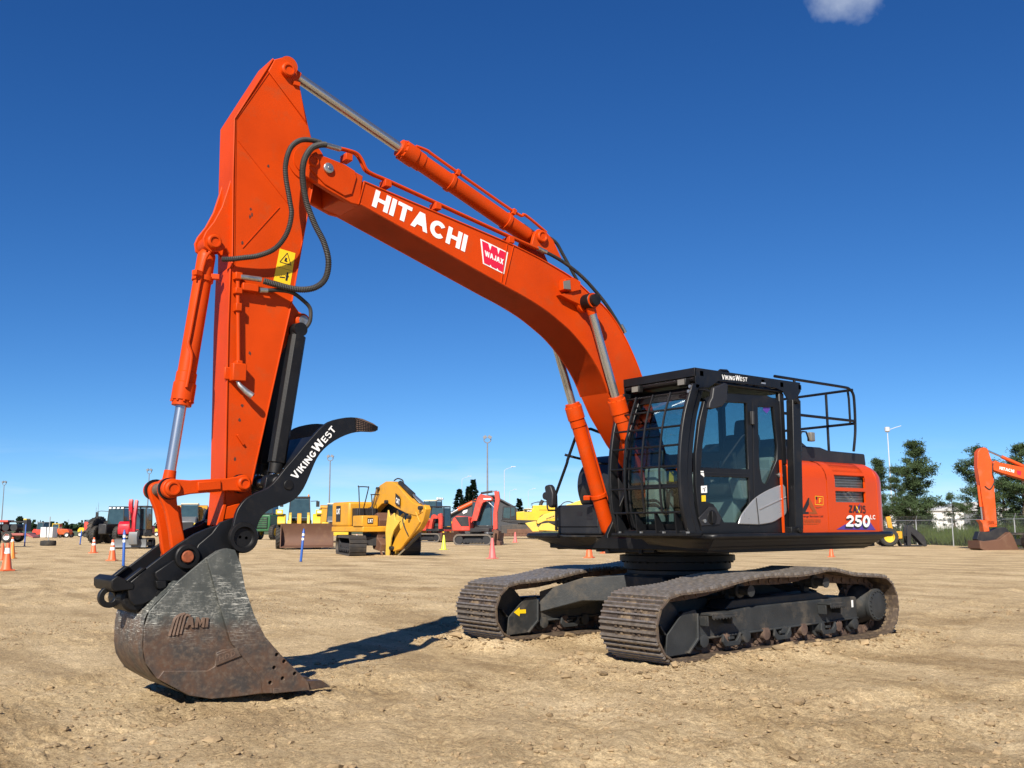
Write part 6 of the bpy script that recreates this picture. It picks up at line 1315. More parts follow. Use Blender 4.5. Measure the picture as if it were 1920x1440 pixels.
bk_ = [(1.454,1.102),(1.720,1.228),(1.984,1.100),(1.938,0.553),(1.850,0.427),(2.091,0.259),(2.134,-0.076),(1.935,-0.328),(1.495,-0.307),(1.452,0.176),(1.673,0.428),(1.719,0.806)]; slabp('bucket', T, bk_, -.45, .8, RUST, .03)
lq_ = [(a, -.77, b) for a, b in [(0.717,3.572),(1.357,3.543),(1.357,3.670),(0.717,3.677)]]; part('decal', MB().add(lq_, [(0, 1, 2, 3)]), WHITEP, T, sharp=0)
bo = [(-0.345,1.103),(-0.066,2.040),(0.121,2.561),(0.311,2.663),(0.757,2.450),(0.822,2.242),(0.315,2.246),(0.191,1.830),(0.009,0.738),(-0.182,0.686)]
st_ = [(0.819,2.658),(1.198,2.758),(1.296,2.238),(1.211,0.738),(0.897,0.634),(0.919,2.033)]
T, s = mini('smaller coral red compact excavator half hidden behind the ochre stick', (-43.12,-70.69), 30, bo, st_, None, dict(s=1.25))

# ---- big yellow excavator with lowered boom on the right
T = thing('excavator', 'big bright yellow excavator with its boom lowered behind the step platform', 'excavator', (*(-64.23,-80.68), 0), heading(178))
W_ = 1005
trk = [(4.200,1.489),(4.085,1.602),(2.991,1.711),(-0.352,1.638),(-0.694,1.238),(-0.572,0.499),(-0.225,0.330),(3.917,0.295),(4.174,0.693)]
for s_ in (1.6, -1.6): slabp('track_belt', T, trk, s_, .75, TRACKM, .05)
rl = MB()
for k in range(11):
    q = [(3.859,0.493),(-0.111,0.473)]; x = q[0][0]+(q[1][0]-q[0][0])*k/10; rl.cyl((x, 1.9, q[0][1]), (x, 2.05, q[0][1]), .22, n=12)
part('track_rollers', rl, RUST, T, kind='stuff')
slabp('track_frame', T, [(3.511,1.145),(0.402,1.186),(0.233,0.673),(3.513,0.633)], 1.6, .95, RUST, .03)
slabp('upper_deck', T, [(4.169,2.201),(0.452,2.155),(-2.261,2.028),(-2.257,1.715),(2.875,1.824),(4.170,2.115)], 0, 3.2, DARK, .03)
slabp('engine_housing', T, [(2.378,3.163),(1.425,3.216),(1.423,3.531),(0.412,3.527),(0.380,3.928),(-2.283,3.917),(-2.261,2.028),(2.383,2.193)], 0, 3.0, YEL, .06)
slabp('cab_frame', T, [(4.083,2.229),(3.962,3.771),(3.847,3.856),(2.461,3.879),(2.406,3.306),(2.412,2.221)], .9, 1.1, DARK, .04)
part('window_pane', MB().prism([(3.933,2.951),(3.828,3.656),(3.115,3.681),(3.150,2.384),(3.934,2.500)], 1.462, 1.475), FARGLASS, T); part('window_pane', MB().prism([(3.001,3.681),(2.574,3.679),(2.579,2.719),(3.006,2.608)], 1.462, 1.475), FARGLASS, T)
part('name_panel', MB().prism([(1.436,3.476),(0.581,3.472),(0.583,3.161),(1.438,3.165)], 1.505, 1.52), DARK, T)
part('lettering', letters('870', [(a, 1.52, b) for a, b in [(1.325,3.192),(0.584,3.189),(0.583,3.359),(1.324,3.362)]], .01, SIDE, w=.24, gap=.12), WHITE, T, sharp=0)
for z in (0, 1): part('handrail', MB().tube([(a, 1.3-z*2.2, b) for a, b in [(0.496,3.928),(0.494,4.157),(-0.144,4.327),(-1.708,4.378),(-1.704,3.976)]], .035, 7), DARK, T)
part('exhaust_stack', MB().tube([(a, 0, b) for a, b in [(-0.575,3.924),(-0.635,4.153),(-0.841,4.554)]], .22, 10), DARK, T)
part('vent_panel', MB().prism([(-0.332,3.440),(-1.588,3.435),(-1.587,3.293),(-0.331,3.299)], 1.502, 1.515), CATY, T)
T = thing('excavator', 'pale yellow excavator whose dark lettered arm shows in front of the big yellow excavator', 'excavator', (*(-59.47,-71.72), 0), heading(180))
slabp('stick', T, [(2.001,1.884),(1.708,2.352),(1.177,2.715),(0.119,3.050),(-0.834,3.333),(-1.262,3.749),(-2.216,4.007),(-2.532,3.953),(-2.523,3.324),(-1.460,2.807),(-0.137,2.343),(1.184,1.984),(1.819,1.701)], 0, .8, PALEY, .04)
bx_ = [(-2.496,3.566),(-3.553,3.851),(-6.442,2.100),(-7.286,0.655)]
slabp('boom', T, [(bx_[0][0]+.3, bx_[0][1]+.5), (bx_[1][0], bx_[1][1]+.6), (bx_[2][0], bx_[2][1]+.3), (bx_[2][0]-.3, bx_[2][1]-.4), (bx_[1][0], bx_[1][1]-.4), (bx_[0][0]+.3, bx_[0][1]-.6)], 0, .7, PALEY, .04)
Mk = Matrix.Translation((bx_[2][0]-1.2, 0, 0))
for s_ in (1.4, -1.4): crawler(T, s_, 3.8, .5, .7, Mk)
m = MB(Mk); m.box(-3.0, 1.2, -1.5, 1.5, 1.2, 2.3); m.cyl((0, 0, .6), (0, 0, 1.25), .7, n=18); part('engine_housing', m, PALEY, T, bevel=.08)
slabp('bucket_linkage', T, [(3.213,1.812),(2.026,2.040),(1.926,1.467),(1.089,0.942),(-0.701,1.090),(-0.804,0.933),(2.405,0.871)], 0, 1.2, PALEY, .04)
slabp('linkage_plate', T, [(1.823,1.258),(1.450,1.725),(0.659,1.825),(-0.493,1.299),(-0.068,0.937),(1.720,1.024)], 0, 1.5, PALEY, .03)
part('lettering', letters('KOMATSU', [(a, .41, b) for a, b in [(0.907,2.163),(-0.596,2.727),(-0.545,2.858),(0.905,2.319)]], .01, SIDE, w=.26, gap=.10), DECAL_BLACK, T, sharp=0)
part('hydraulic_pipe', MB().tube(spline([(a, .2, b) for a, b in [(-0.627,3.648),(-1.054,4.013),(-1.583,4.115),(-2.109,3.955)]], 5), .05, 8), DARK, T)
slabp('hose_bundle', T, [(1.680,2.456),(1.282,2.742),(1.099,2.610),(1.550,2.351)], .2, .3, DARK, .02)

# ---- yellow wheel loader facing the camera
T = thing('wheel_loader', 'yellow wheel loader with wide rusty bucket facing the camera, left of the ochre excavator', 'loader', (*(-20.97,-54.68), 0), heading(78))
bx = [(-0.968,1.606),(2.263,1.603),(2.299,-0.034),(-1.135,-0.149),(-1.192,-0.075),(-1.014,1.291)]
m = MB(); ys = [p[0] for p in bx]; y0, y1 = min(ys), max(ys)
sec = [(3.35, .10), (2.55, .12), (2.25, .45), (2.15, 1.05), (2.45, 1.72), (2.55, 1.72), (2.28, 1.05), (2.38, .52), (2.62, .24), (3.35, .16)]
m.prism(sec, y0, y1); BKT = part('bucket', m, RUST, T, bevel=.01)
for yy in (y0, y1): part('bucket_side', MB().prism([(3.35, .10), (2.55, .12), (2.25, .45), (2.15, 1.05), (2.45, 1.72), (2.75, 1.2)], yy-.03, yy+.03), RUST, T, bevel=.01)
for x in (1.0, -2.2):
    for s_ in (1, -1): wheel(T, x, s_*1.25, .80, .62, YEL, side=s_)
m = MB(); m.box(-3.2, -.4, -.85, .85, .8, 2.0); part('rear_body', m, YEL, T, bevel=.10); m = MB(); m.box(.0, 1.6, -.6, .6, .7, 1.7); part('front_frame', m, DARK, T, bevel=.05)
for s_ in (1, -1):
    m = MB(); m.prism([(.2, 1.62), (.5, 2.35), (1.3, 2.40), (1.75, 2.05), (1.85, 1.70), (1.55, 1.62)], s_*1.2-.28, s_*1.2+.28); part('fender', m, YEL, T, bevel=.05)
    m = MB(); m.prism([(.4, 2.30), (.6, 2.50), (1.6, 2.30), (2.12, 1.55), (2.10, .8), (1.95, .7), (1.6, 1.25)], s_*.62-.09, s_*.62+.09); part('lift_arm', m, PALEY, T, bevel=.02)
    m = MB(); m.box(1.55, 1.75, s_*1.35-.24, s_*1.35+.24, 2.35, 2.68); w = part('headlamp', m, YEL, T, bevel=.03); part('lamp_lens', MB().box(1.751, 1.765, s_*1.35-.13, s_*1.35+.13, 2.45, 2.60), REFL, T)
    ram(T, (.5, s_*.3, 1.5), (2.05, s_*.3, 1.25), .08, PALEY)
m = MB(); m.prism([(1.0, 1.9), (1.3, 2.45), (1.6, 2.4), (2.1, 1.6), (2.0, 1.3)], -.14, .14); part('bell_crank', m, CATY, T, bevel=.02)
cabin(T, -1.5, .2, -.75, .75, 1.95, 3.55); part('beacon', MB().cyl((-.6, .6, 3.6), (-.6, .6, 3.8), .06, n=10), CONE_A, T)
for s_ in (1, -1): part('mirror', MB().box(.3, .36, s_*1.25-.12, s_*1.25+.12, 2.9, 3.3), DARK, T, bevel=.02); part('mirror_arm', MB().tube([(.1, s_*.75, 3.3), (.3, s_*1.25, 3.32)], .025, 6), DARK, T)

# ---- grey-nosed haul truck with a cream roof beside the loader, and one seen behind the stick
def haul_truck(label, loc, phi, k=1.0):
    T = thing('haul_truck', label, 'truck', (*loc, 0), heading(phi), 'articulated haul trucks')
    m = MB(); m.prism([(2.2, 1.0), (4.2, 1.0), (4.5, 1.3), (4.4, 2.1), (3.4, 2.45), (2.2, 2.55)], -.75, .75); part('hood', m, GREYP, T, bevel=.08)
    m = MB(); m.box(3.9, 4.56, -1.25, -.62, .95, 1.95); m.box(3.9, 4.56, .62, 1.25, .95, 1.95); part('front_fender', m, YEL, T, bevel=.06)
    m = MB(); m.box(4.50, 4.60, -.55, .55, 1.1, 2.0); part('grille', m, DARK, T, bevel=.02)
    m = MB(); m.box(4.0, 4.65, -1.3, 1.3, .65, 1.0); part('bumper', m, YEL, T, bevel=.05)
    cabin(T, .7, 2.3, -.85, .85, 1.9, 3.75, DARK, CREAM)
    m = MB(); m.prism([(-4.5, 1.6), (.4, 1.5), (.4, 3.6), (-.2, 3.7), (-4.9, 3.0), (-5.1, 2.2)], -1.55, 1.55); part('dump_body', m, CATY, T, bevel=.05)
    for x in (2.9, -1.6, -3.4):
        for s_ in (1, -1): wheel(T, x, s_*1.3, .85, .6, YEL)
    part('handrail', MB().tube(spline([(2.3, 1.0, 1.9), (2.3, 1.35, 2.6), (3.2, 1.35, 2.6), (3.2, 1.3, 1.6)], 4), .03, 6), DARK, T)
    for s_ in (1, -1): part('mirror', MB().box(2.5, 2.56, s_*1.45-.14, s_*1.45+.14, 2.7, 3.3), DARK, T, bevel=.02); part('mirror_arm', MB().tube([(2.2, s_*.8, 3.3), (2.5, s_*1.45, 3.35)], .025, 6), DARK, T)
    return T
haul_truck('yellow haul truck with grey hood seen through the gap beside the orange stick', (-24.60,-86.33), 76)
haul_truck('cream roofed haul truck standing behind the wheel loader', (-36.97,-79.59), 80)
# ---- second loader with lights on its cab roof, behind the ochre stick
T = thing('wheel_loader', 'yellow loader with work lights on its cab roof, above the small red excavator', 'loader', (*(-51.76,-84.03), 0), heading(20))
for x in (1.6, -1.7):
    for s_ in (1, -1): wheel(T, x, s_*1.25, .85, .65, YEL)
m = MB(); m.box(-3.2, .6, -1.0, 1.0, 1.0, 2.4); part('rear_body', m, CATY, T, bevel=.1); m = MB(); m.box(.5, 2.6, -.7, .7, .8, 1.8); part('front_frame', m, CATY, T, bevel=.08)
cabin(T, -.9, .8, -.85, .85, 2.35, 4.4, DARK, CREAM)
for k in range(4): part('roof_light', MB().box(.75, .9, -.75+k*.45, -.48+k*.45, 4.52, 4.76), REFL, T, bevel=.03)
m = MB(); m.prism([(3.0, .1), (4.1, .12), (4.0, .4), (3.3, .7), (3.1, 1.6), (3.9, 2.3), (3.3, 2.35), (2.8, 1.4)], -1.6, 1.6); part('bucket', m, RUST, T, bevel=.02)
for s_ in (1, -1): part('lift_arm', MB().prism([(1.0, 2.2), (1.4, 2.5), (3.2, 1.2), (3.0, .8)], s_*.7-.1, s_*.7+.1), CATY, T, bevel=.02)
part('mirror', MB().box(.9, .96, -1.5, -1.2, 3.0, 3.5), DARK, T, bevel=.02)
# ---- green combine end behind the loader's wheels
T = thing('green_tractor', 'dark green tractor mostly hidden behind the thumb and the loader wheels', 'tractor', (*(-39.90,-102.97), 0), heading(100))
m = MB(); m.box(-1.8, 1.8, -1.3, 1.3, 1.0, 3.0); part('body', m, GREENP, T, bevel=.12); m = MB(); m.box(1.75, 1.95, -1.0, 1.0, 1.4, 2.7); part('grille', m, DARK, T, bevel=.03)
for k in range(5): part('grille_slat', MB().box(1.94, 1.98, -.95, .95, 1.5+k*.24, 1.62+k*.24), GREENP, T)
for x in (1.2, -1.4):
    for s_ in (1, -1): wheel(T, x, s_*1.5, .9, .6, YEL)
cabin(T, -1.5, .2, -.9, .9, 3.0, 4.4, DARK, GREENP)

# ---- black tractor with crimson loader arm on the left
T = thing('tractor', 'black cabbed tractor with tall lugged tyres, left of the crimson excavator', 'tractor', (*(-18.49,-89.77), 0), heading(96))
for s_, r in ((-1, 1.05), (1, 1.05)):
    wheel(T, -1.2, s_*1.35, 1.12, .62, DARK); wheel(T, 1.6, s_*1.15, .85, .5, DARK)
wheel(T, 1.0, -1.55, 1.25, .55, DARK); wheel(T, -1.3, -2.5, 1.32, .62, DARK)
m = MB(); m.box(.2, 2.6, -.42, .42, .9, 1.9); part('hood', m, DARK, T, bevel=.10); m = MB(); m.box(-2.0, .3, -.6, .6, .8, 1.7); part('chassis', m, DARK, T, bevel=.05)
cabin(T, -1.7, .2, -.85, .85, 1.6, 3.5)
for k in range(4): part('roof_light', MB().box(.1, .2, -.75+k*.42, -.5+k*.42, 3.34, 3.50), REFL, T, bevel=.02)
part('mirror', MB().box(.2, .28, -2.05, -1.75, 2.35, 3.05), DARK, T, bevel=.04); part('mirror_arm', MB().tube([(.0, -.85, 3.1), (.2, -1.5, 3.15), (.22, -1.9, 3.1)], .03, 6), DARK, T)
T = thing('compact_excavator', 'crimson and black compact excavator with dozer blade in front of the tractor', 'excavator', (*(-12.73,-64.68), 0), heading(86))
crawler(T, -.85, 1.9, .36, .45, None, .14); crawler(T, .85, 1.9, .36, .45, None, .14)
m = MB(); m.box(-.6, .6, -.7, .7, .4, .7); m.cyl((0, 0, .6), (0, 0, .9), .45, n=16); part('carbody', m, DARK, T)
m = MB(); m.prism([(1.35, .06), (1.5, .1), (1.45, .35), (1.52, .66), (1.40, .66)], -1.22, 1.22); part('dozer_blade', m, GREYP, T, bevel=.01)
m = MB(); m.box(-1.3, .95, -.95, .95, .9, 1.15); part('deck', m, DARK, T, bevel=.03)
cabin(T, -.6, .95, .05, .98, 1.15, 3.0); m = MB(); m.prism([(.35, 1.0), (1.05, 1.0), (1.12, 1.3), (1.05, 1.75), (.80, 1.95), (.35, 1.95)], -.98, -.12); part('side_cover', m, CRIM, T, bevel=.08)
slabp('counterweight', T, [(-1.5, .9), (-1.55, 1.6), (-.6, 1.7), (-.6, .9)], 0, 1.9, CRIM, .1)
slabp('boom', T, [(.9, 1.2), (1.05, 1.1), (1.35, 2.4), (1.6, 3.2), (1.5, 3.55), (1.3, 3.5), (1.15, 2.6)], .0, .26, CRIM, .02); slabp('stick', T, [(1.35, 3.4), (1.6, 3.5), (1.95, 2.2), (1.85, 1.2), (1.7, 1.2), (1.6, 2.2)], .42, .2, CRIM, .02)
slabp('bucket', T, [(1.6, 1.15), (1.95, 1.2), (2.05, .8), (1.9, .3), (1.6, .25), (1.55, .6)], .42, .6, GREYP, .02); ram(T, (1.0, -.02, 1.3), (1.6, -.02, 2.7), .07, DARK); ram(T, (1.35, .2, 2.9), (1.8, .45, 2.6), .05, DARK)
part('mirror', MB().box(.9, .96, 1.15, 1.4, 2.0, 2.5), DARK, T, bevel=.03)

# ---- second orange excavator at the right edge
T = thing('excavator', 'distant orange excavator reaching in from the right edge with its bucket on the ground', 'excavator', (*(-48.75,-16.75), 0), heading(176))
slabp('stick', T, [(3.082,5.601),(2.914,5.806),(2.666,5.882),(2.462,5.777),(2.276,5.076),(2.249,3.914),(2.256,1.610),(2.264,1.296),(2.794,1.270),(2.937,1.728),(3.037,3.337),(3.173,4.669)], 0, .40, ORNG, .02)
slabp('stick_doubler', T, [(3.180,4.715),(2.930,4.830),(2.884,3.905),(2.361,3.674),(2.428,1.382),(2.851,1.327),(3.035,2.755)], .215, .02, ORNG, .005)
slabp('boom', T, [(2.255,4.960),(2.062,5.105),(1.829,4.989),(0.155,4.667),(-1.808,4.140),(-3.225,2.974),(-3.833,1.698),(-3.274,1.585),(-2.565,2.454),(-1.313,3.385),(0.277,3.969),(1.816,4.407),(2.228,4.552)], 0, .50, ORNG, .02)
q = [(2.611,5.806),(1.615,5.368),(0.267,4.784),(2.931,3.684),(2.981,2.301),(2.999,1.699),(2.734,1.269),(2.286,1.610),(3.051,1.043)]
ram(T, (q[2][0], 0, q[2][1]), (q[0][0], 0, q[0][1]), .10, ORNG, .55); ram(T, (q[3][0]+.15, 0, q[3][1]), (q[5][0], 0, q[5][1]), .09, ORNG, .62)
slabp('link', T, [(3.299,1.701),(2.941,1.670),(2.254,1.639),(2.270,1.439),(2.785,1.384),(2.752,1.041),(3.084,1.014),(3.135,1.500)], 0, .45, ORNG, .02)
slabp('bucket_ears', T, [(3.565,0.590),(3.380,1.044),(2.817,0.984),(2.257,1.238),(1.774,1.265),(1.558,0.978),(2.439,0.470),(3.280,0.418)], 0, .5, DARK, .02)
slabp('bucket', T, [(3.629,0.534),(3.276,0.475),(2.430,0.584),(1.796,1.008),(1.632,0.807),(1.340,0.008),(1.289,-0.106),(2.070,-0.129),(3.318,-0.064),(3.635,0.080)], 0, 1.3, RUST, .03)
part('lettering', letters('HITACHI', [(a, .255, b) for a, b in [(1.891,4.595),(1.033,4.392),(1.000,4.566),(1.864,4.769)]], .006, SIDE, w=.25, gap=.08), WHITE, T, sharp=0)
part('dealer_decal', MB().prism([(0.857,4.536),(0.584,4.478),(0.628,4.246),(0.830,4.293)], .256, .262), RED, T); part('warning_sticker', MB().prism([(2.549,3.282),(2.370,3.270),(2.402,3.029),(2.570,3.030)], .207, .214), YELLOW_DECAL, T)
part('hose', MB().tube(spline([(a, .26, b) for a, b in [(2.243,4.960),(2.326,4.378),(2.249,3.914),(2.558,3.452),(2.846,3.626)]], 5), .03, 7), RUBBER, T)
q0 = [(0.641,0.459)][0]
Mh = Matrix.Translation((-3.6, 0, 0))
for s_ in (1.3, -1.3): crawler(T, s_, 3.9, .46, .7, Matrix.Translation((-1.0, 0, 0)))
m = MB(); m.box(-5.5, -1.2, -1.4, 1.4, 1.2, 2.3); part('engine_housing', m, ORNG, T, bevel=.1); cabin(T, -2.2, -.6, .4, 1.4, 1.3, 3.0)
# ---- yellow wheeled carrier with black grapple by the fence
T = thing('grapple_attachment', 'black grapple attachment on a small yellow wheeled carrier by the fence', 'attachment', (*(-52.16,-26.78), 0), heading(185))
wheel(T, 1.15, .6, .62, .45, YEL); wheel(T, 1.15, -.6, .62, .45, YEL)
m = MB(); m.box(.2, 1.0, -.5, .5, .5, 1.0); part('carrier_frame', m, CATY, T, bevel=.05); m = MB(); m.bar((.8, .0, .9), (.95, .0, 2.0), .22, .3); part('carrier_mast', m, CATY, T, bevel=.03)
tz = [(-0.126,1.129),(-0.245,1.432),(-0.408,1.397),(-1.250,0.653),(-1.393,0.015),(-1.206,-0.018),(-0.411,0.926),(-0.353,0.019),(-0.122,0.019)]; slabp('grapple_arm', T, tz, .35, .12, DARK, .01); slabp('grapple_arm', T, tz, -.35, .12, DARK, .01)
m = MB(); tz = [(0.523,0.795),(-0.134,0.725),(-1.277,0.049),(0.240,0.020)]
for k in range(3): a, b = [((tz[0], tz[1])), ((tz[3], tz[2])), ((tz[0], tz[3]))][k]; m.bar((a[0], 0, a[1]), (b[0], 0, b[1]), .7, .07)
part('grapple_base', m, DARK, T)

# ---- gable building, orange boom, far buildings
T = thing('building', 'dark grey gable building with a white sign behind the red excavator', 'building', (*(-108.52,-146.91), 0), heading(90))
g = [(-10.066,3.508),(-5.303,6.066),(-2.589,7.563),(-0.416,7.660),(3.377,5.593),(4.457,4.727),(4.430,-0.094),(-10.047,-0.024)]
m = MB(); m.prism(g, -12, -.5, 'x'); part('wall', m, surface('dark_cladding', (0.035, 0.037, 0.042), .6, var=.1, scale=.4), T)
rfp = [(-10.282,3.402),(-5.304,6.174),(-2.589,7.692),(-0.415,7.811),(3.595,5.613),(3.485,5.377),(-0.470,7.552),(-2.535,7.433),(-5.249,5.936),(-10.065,3.294)]; part('roof', MB().prism(rfp, -13, .2, 'x'), surface('dark_roofing', (0.05, 0.052, 0.058), .5, var=.1, scale=.5), T)
part('sign', MB().prism([(-6.818,4.352),(-6.602,4.673),(-5.735,4.938),(-5.843,4.347),(-6.600,3.975)], -.49, -.35, 'x'), WHITEP, T)
T = thing('crane_boom', 'orange sloping boom with a chrome ram rising behind the red excavator', 'crane', (*(-74.41,-110.17), 0), heading(2))
q = [(-2.387,3.102),(-0.772,4.014),(2.058,5.361),(2.868,6.239)]
part('boom_ram', MB().cyl((q[0][0], 0, q[0][1]), (q[1][0], 0, q[1][1]), .16, n=12), CHROME, T); part('boom_tube', MB().cyl((q[1][0], 0, q[1][1]), (q[2][0], 0, q[2][1]), .30, n=14), ORNG, T); part('boom_head', MB().cyl((q[2][0], 0, q[2][1]), (q[3][0], 0, q[3][1]), .24, n=12), DARK, T)
m = MB(); m.box(q[0][0]-1.5, q[0][0]+2.0, -1.0, 1.0, .6, 2.2); part('chassis', m, RUST, T, bevel=.08); m = MB(); m.box(q[0][0]-.4, q[0][0]+.4, -.3, .3, 2.1, q[0][1]+.2); part('boom_post', m, DARK, T)
for x in (q[0][0]-.9, q[0][0]+1.4):
    for s_ in (1, -1): wheel(T, x, s_*1.0, .55, .4, DARK, lug=False)
for i, (bx0, bx1, top_, bot, lab) in enumerate(((1690, 1760, 938, 985, 'pale long shed between the pine trunks'), (1790, 1850, 944, 985, 'white shed behind the distant orange boom'))):
    c = (-120.17,-62.21) if i == 0 else (-122.49,-56.59)
    T = thing('shed', lab, 'building', (*c, 0), heading(90), 'sheds beyond the fence')
    m = MB(); m.box(-6, 0, -6, 6, 0, 3.4); part('wall', m, WHITEP, T); m = MB(); m.prism([(-6.4, 3.3), (6.4, 3.3), (0, 4.5)], -6.3, .3, 'x'); part('roof', m, surface('shed_roof_%d' % i, (.40, .41, .42), .5, var=.1), T)
    part('door', MB().box(.0, .05, -1.5, 1.5, 0, 3.2), GREYP, T)

# ---- small machines along the far left edge of the yard
T = thing('harrow', 'flat pinkish red farm implement on wheels at the far left', 'implement', (*(-13.24,-107.79), 0), heading(0))
wheel(T, -.4, -1.2, .62, .45, WHITEP, lug=False); wheel(T, -2.3, -1.2, .62, .45, WHITEP, lug=False); wheel(T, -.4, 1.2, .62, .45, WHITEP, lug=False)
PINK = bgpaint('faded_red_paint', (0.30, 0.09, 0.075)); m = MB(); m.box(-3.2, 1.4, -1.3, 1.3, .75, 1.0); m.prism([(1.4, .75), (2.2, .45), (2.2, .6), (1.4, 1.0)], -.8, .8); part('frame', m, PINK, T, bevel=.02)
m = MB(); m.bar((-1.2, 0, 1.0), (-1.2, 0, 2.3), .2, .6); m.box(-1.6, -.7, -.7, .7, 2.2, 2.4); part('mast', m, REDP, T); m = MB(); m.box(-2.9, 1.0, -.1, .1, 2.15, 2.3); part('toolbar', m, DARK, T); m = MB(); m.box(.9, 1.3, -.5, .5, 1.2, 2.4); part('seed_box', m, DARK, T, bevel=.05); part('seed_lid', MB().box(.85, 1.2, -.45, .45, 2.4, 2.55), PALEY, T, bevel=.02)
for k in range(4): part('tine_wheel', MB().cyl((-2.6+k*.9, -.9, 1.6), (-2.6+k*.9, .9, 1.6), .38, n=14), DARK, T)
def small_machine(label, cat, loc, phi, bodyc, cabc, scale=1.0, group='small machines along the field edge', cab=True, blade=None):
    T = thing('small_machine', label, cat, (*loc, 0), heading(phi), group); s = scale
    m = MB(); m.prism([(-1.4*s, .5*s), (1.1*s, .5*s), (1.2*s, 1.0*s), (.9*s, 1.35*s), (-1.2*s, 1.5*s), (-1.5*s, 1.1*s)], -.75*s, .75*s); part('body', m, bodyc, T, bevel=.08*s)
    if cab: cabin(T, -.5*s, .9*s, -.7*s, .7*s, 1.2*s, 2.6*s, cabc)
    for x in (-.9*s, .9*s):
        for q in (-1, 1): wheel(T, x, q*.85*s, .45*s, .32*s, WHITEP, lug=False)
    if blade: m = MB(); m.prism([(1.5*s, .1), (1.75*s, .12), (1.7*s, .8*s), (1.5*s, .85*s)], -1.0*s, 1.0*s); part('front_bucket', m, blade, T, bevel=.02)
    return T
small_machine('grey cabbed machine with a coral red cover near the white panel', 'loader', (-28.72,-167.06), 20, REDP, GREYP, .95)
small_machine('yellow cabbed machine joined to an orange body on the far left', 'roller', (-30.46,-163.87), 180, YEL, YEL, .85)
small_machine('orange engine unit behind the yellow cabbed machine', 'generator', (-31.09,-162.72), 0, ORNG, ORNG, 1.0, cab=False)
small_machine('yellow and black open cab machine left of the black tractor', 'loader', (-36.46,-168.33), 10, YEL, DARK, 1.1)
small_machine('small yellow buggy right of the crimson excavator', 'loader', (-46.66,-165.91), 0, YEL, YEL, 1.0, cab=False)
T = thing('seed_wagon', 'coral red wagon body behind the black tractor wheels', 'wagon', (*(-37.16,-167.00), 0), heading(0)); m = MB(); m.box(-1.5, 1.5, -1.1, 1.1, .9, 2.6); part('body', m, REDP, T, bevel=.06); part('sign', MB().box(-.9, .9, -1.12, -1.105, 1.5, 2.1), WHITEP, T)
for x in (-1.2, 1.2):
    for q in (-1, 1): wheel(T, x, q*1.0, .6, .4, DARK, lug=False)
T = thing('storage_tank', 'pale grey square tank behind the rubber footed pole', 'tank', (*(-27.25,-155.74), 0), heading(90)); m = MB(); m.box(-.8, .8, -.95, .95, .1, 1.7); part('body', m, WHITEP, T, bevel=.05); part('band', MB().box(.80, .83, -.08, .08, .1, 1.7), GREYP, T)
T = thing('crawler_machine', 'tan tracked machine cut off by the left edge of the picture', 'crawler', (*(-4.24,-77.86), 0), heading(90)); crawler(T, .9, 2.6, .75, .6); crawler(T, -.9, 2.6, .75, .6)
m = MB(); m.box(-1.8, 1.5, -.9, .9, 1.0, 2.3); part('body', m, DARK, T, bevel=.08); cabin(T, -1.2, .8, -.8, .8, 2.2, 4.0)
hy = 1.45; part('handrail', MB().tube(spline([(.6, hy-.5, 1.6), (.6, hy-.5, 3.3), (.6, hy-.4, 3.6), (.6, hy, 3.6), (.6, hy+.1, 3.3), (.6, hy+.1, 1.2)], 5), .05, 7), GALV, T); part('mirror', MB().box(.55, .65, hy+.25, hy+.50, 2.6, 3.0), DARK, T, bevel=.03); part('mirror_arm', MB().tube([(.6, hy, 2.9), (.6, hy+.4, 2.9)], .04, 6), DARK, T)

# ---- cones and posts
def cone_parts(root, h, mat, stripes):
    b = h*.215; m = MB(); m.box(-b, b, -b, b, 0, h*.045); m.lathe([(h*.20, h*.045), (h*.175, h*.09), (h*.055, h*.97), (h*.045, h), (h*.02, h)], (0, 0, 0), (0, 0, 1), 20); part('cone_body', m, mat, root)
    for z0, z1 in stripes:
        f = lambda z: (h*.175+(h*.055-h*.175)*(z-.09)/(.97-.09))+.006; part('reflective_band', MB().lathe([(f(z0), z0*h), (f(z1), z1*h)], (0, 0, 0), (0, 0, 1), 20, caps=False), REFL, root)
CONES = (((2.57,-28.70), .95, CONE_O, ((.62, .82),), 'large orange cone with white collar at the left edge'),
         ((-2.96,-56.55), 1.0, CONE_O, ((.70, .86),), 'red orange cone behind the amber cone on the left'),
         ((-0.69,-44.74), .85, CONE_A, (), 'plain amber cone at the left, no white band'),
         ((0.20,-42.36), .8, CONE_O, (), 'orange cone half cut by the left edge behind the large one'),
         ((-6.59,-52.47), .92, CONE_O, ((.50, .64), (.74, .86)), 'orange cone with two white bands, left of the blue posted cone'),
         ((-3.45,-37.54), .95, CONE_O, ((.50, .64), (.74, .86)), 'orange cone with two white bands just left of the tall blue post'),
         ((-17.34,-27.09), .95, CONE_P, (), 'faded pink cone nearest the red excavator bucket'),
         ((-45.88,-61.47), .95, CONE_P, (), 'far faded pink cone in front of the big yellow excavator'),
         ((-25.99,-43.83), .95, CONE_Y, (), 'lime yellow cone beside the red excavator track'),
         ((-20.91,-24.39), .95, CONE_O, ((.82, .99),), 'orange cone with white tip under the step platform'),
         ((-26.90,-29.64), .9, CONE_O, (), 'orange cone right of the white tipped one, partly hidden'),
         ((-29.55,-17.37), .62, CONE_O, ((.78, .92),), 'small orange cone below the engine door'),
         ((-29.73,-62.09), .9, CONE_O, ((.60, .95),), 'white topped cone seen under the ochre excavator'))
for (x, y), h, mat, stripes, lab in CONES:
    z = float(ground_height(np.array([x]), np.array([y]))[0]); c = thing('traffic_cone', lab, 'cone', (x, y, z), random.uniform(0, 1), 'traffic cones around the yard'); cone_parts(c, h, mat, stripes)
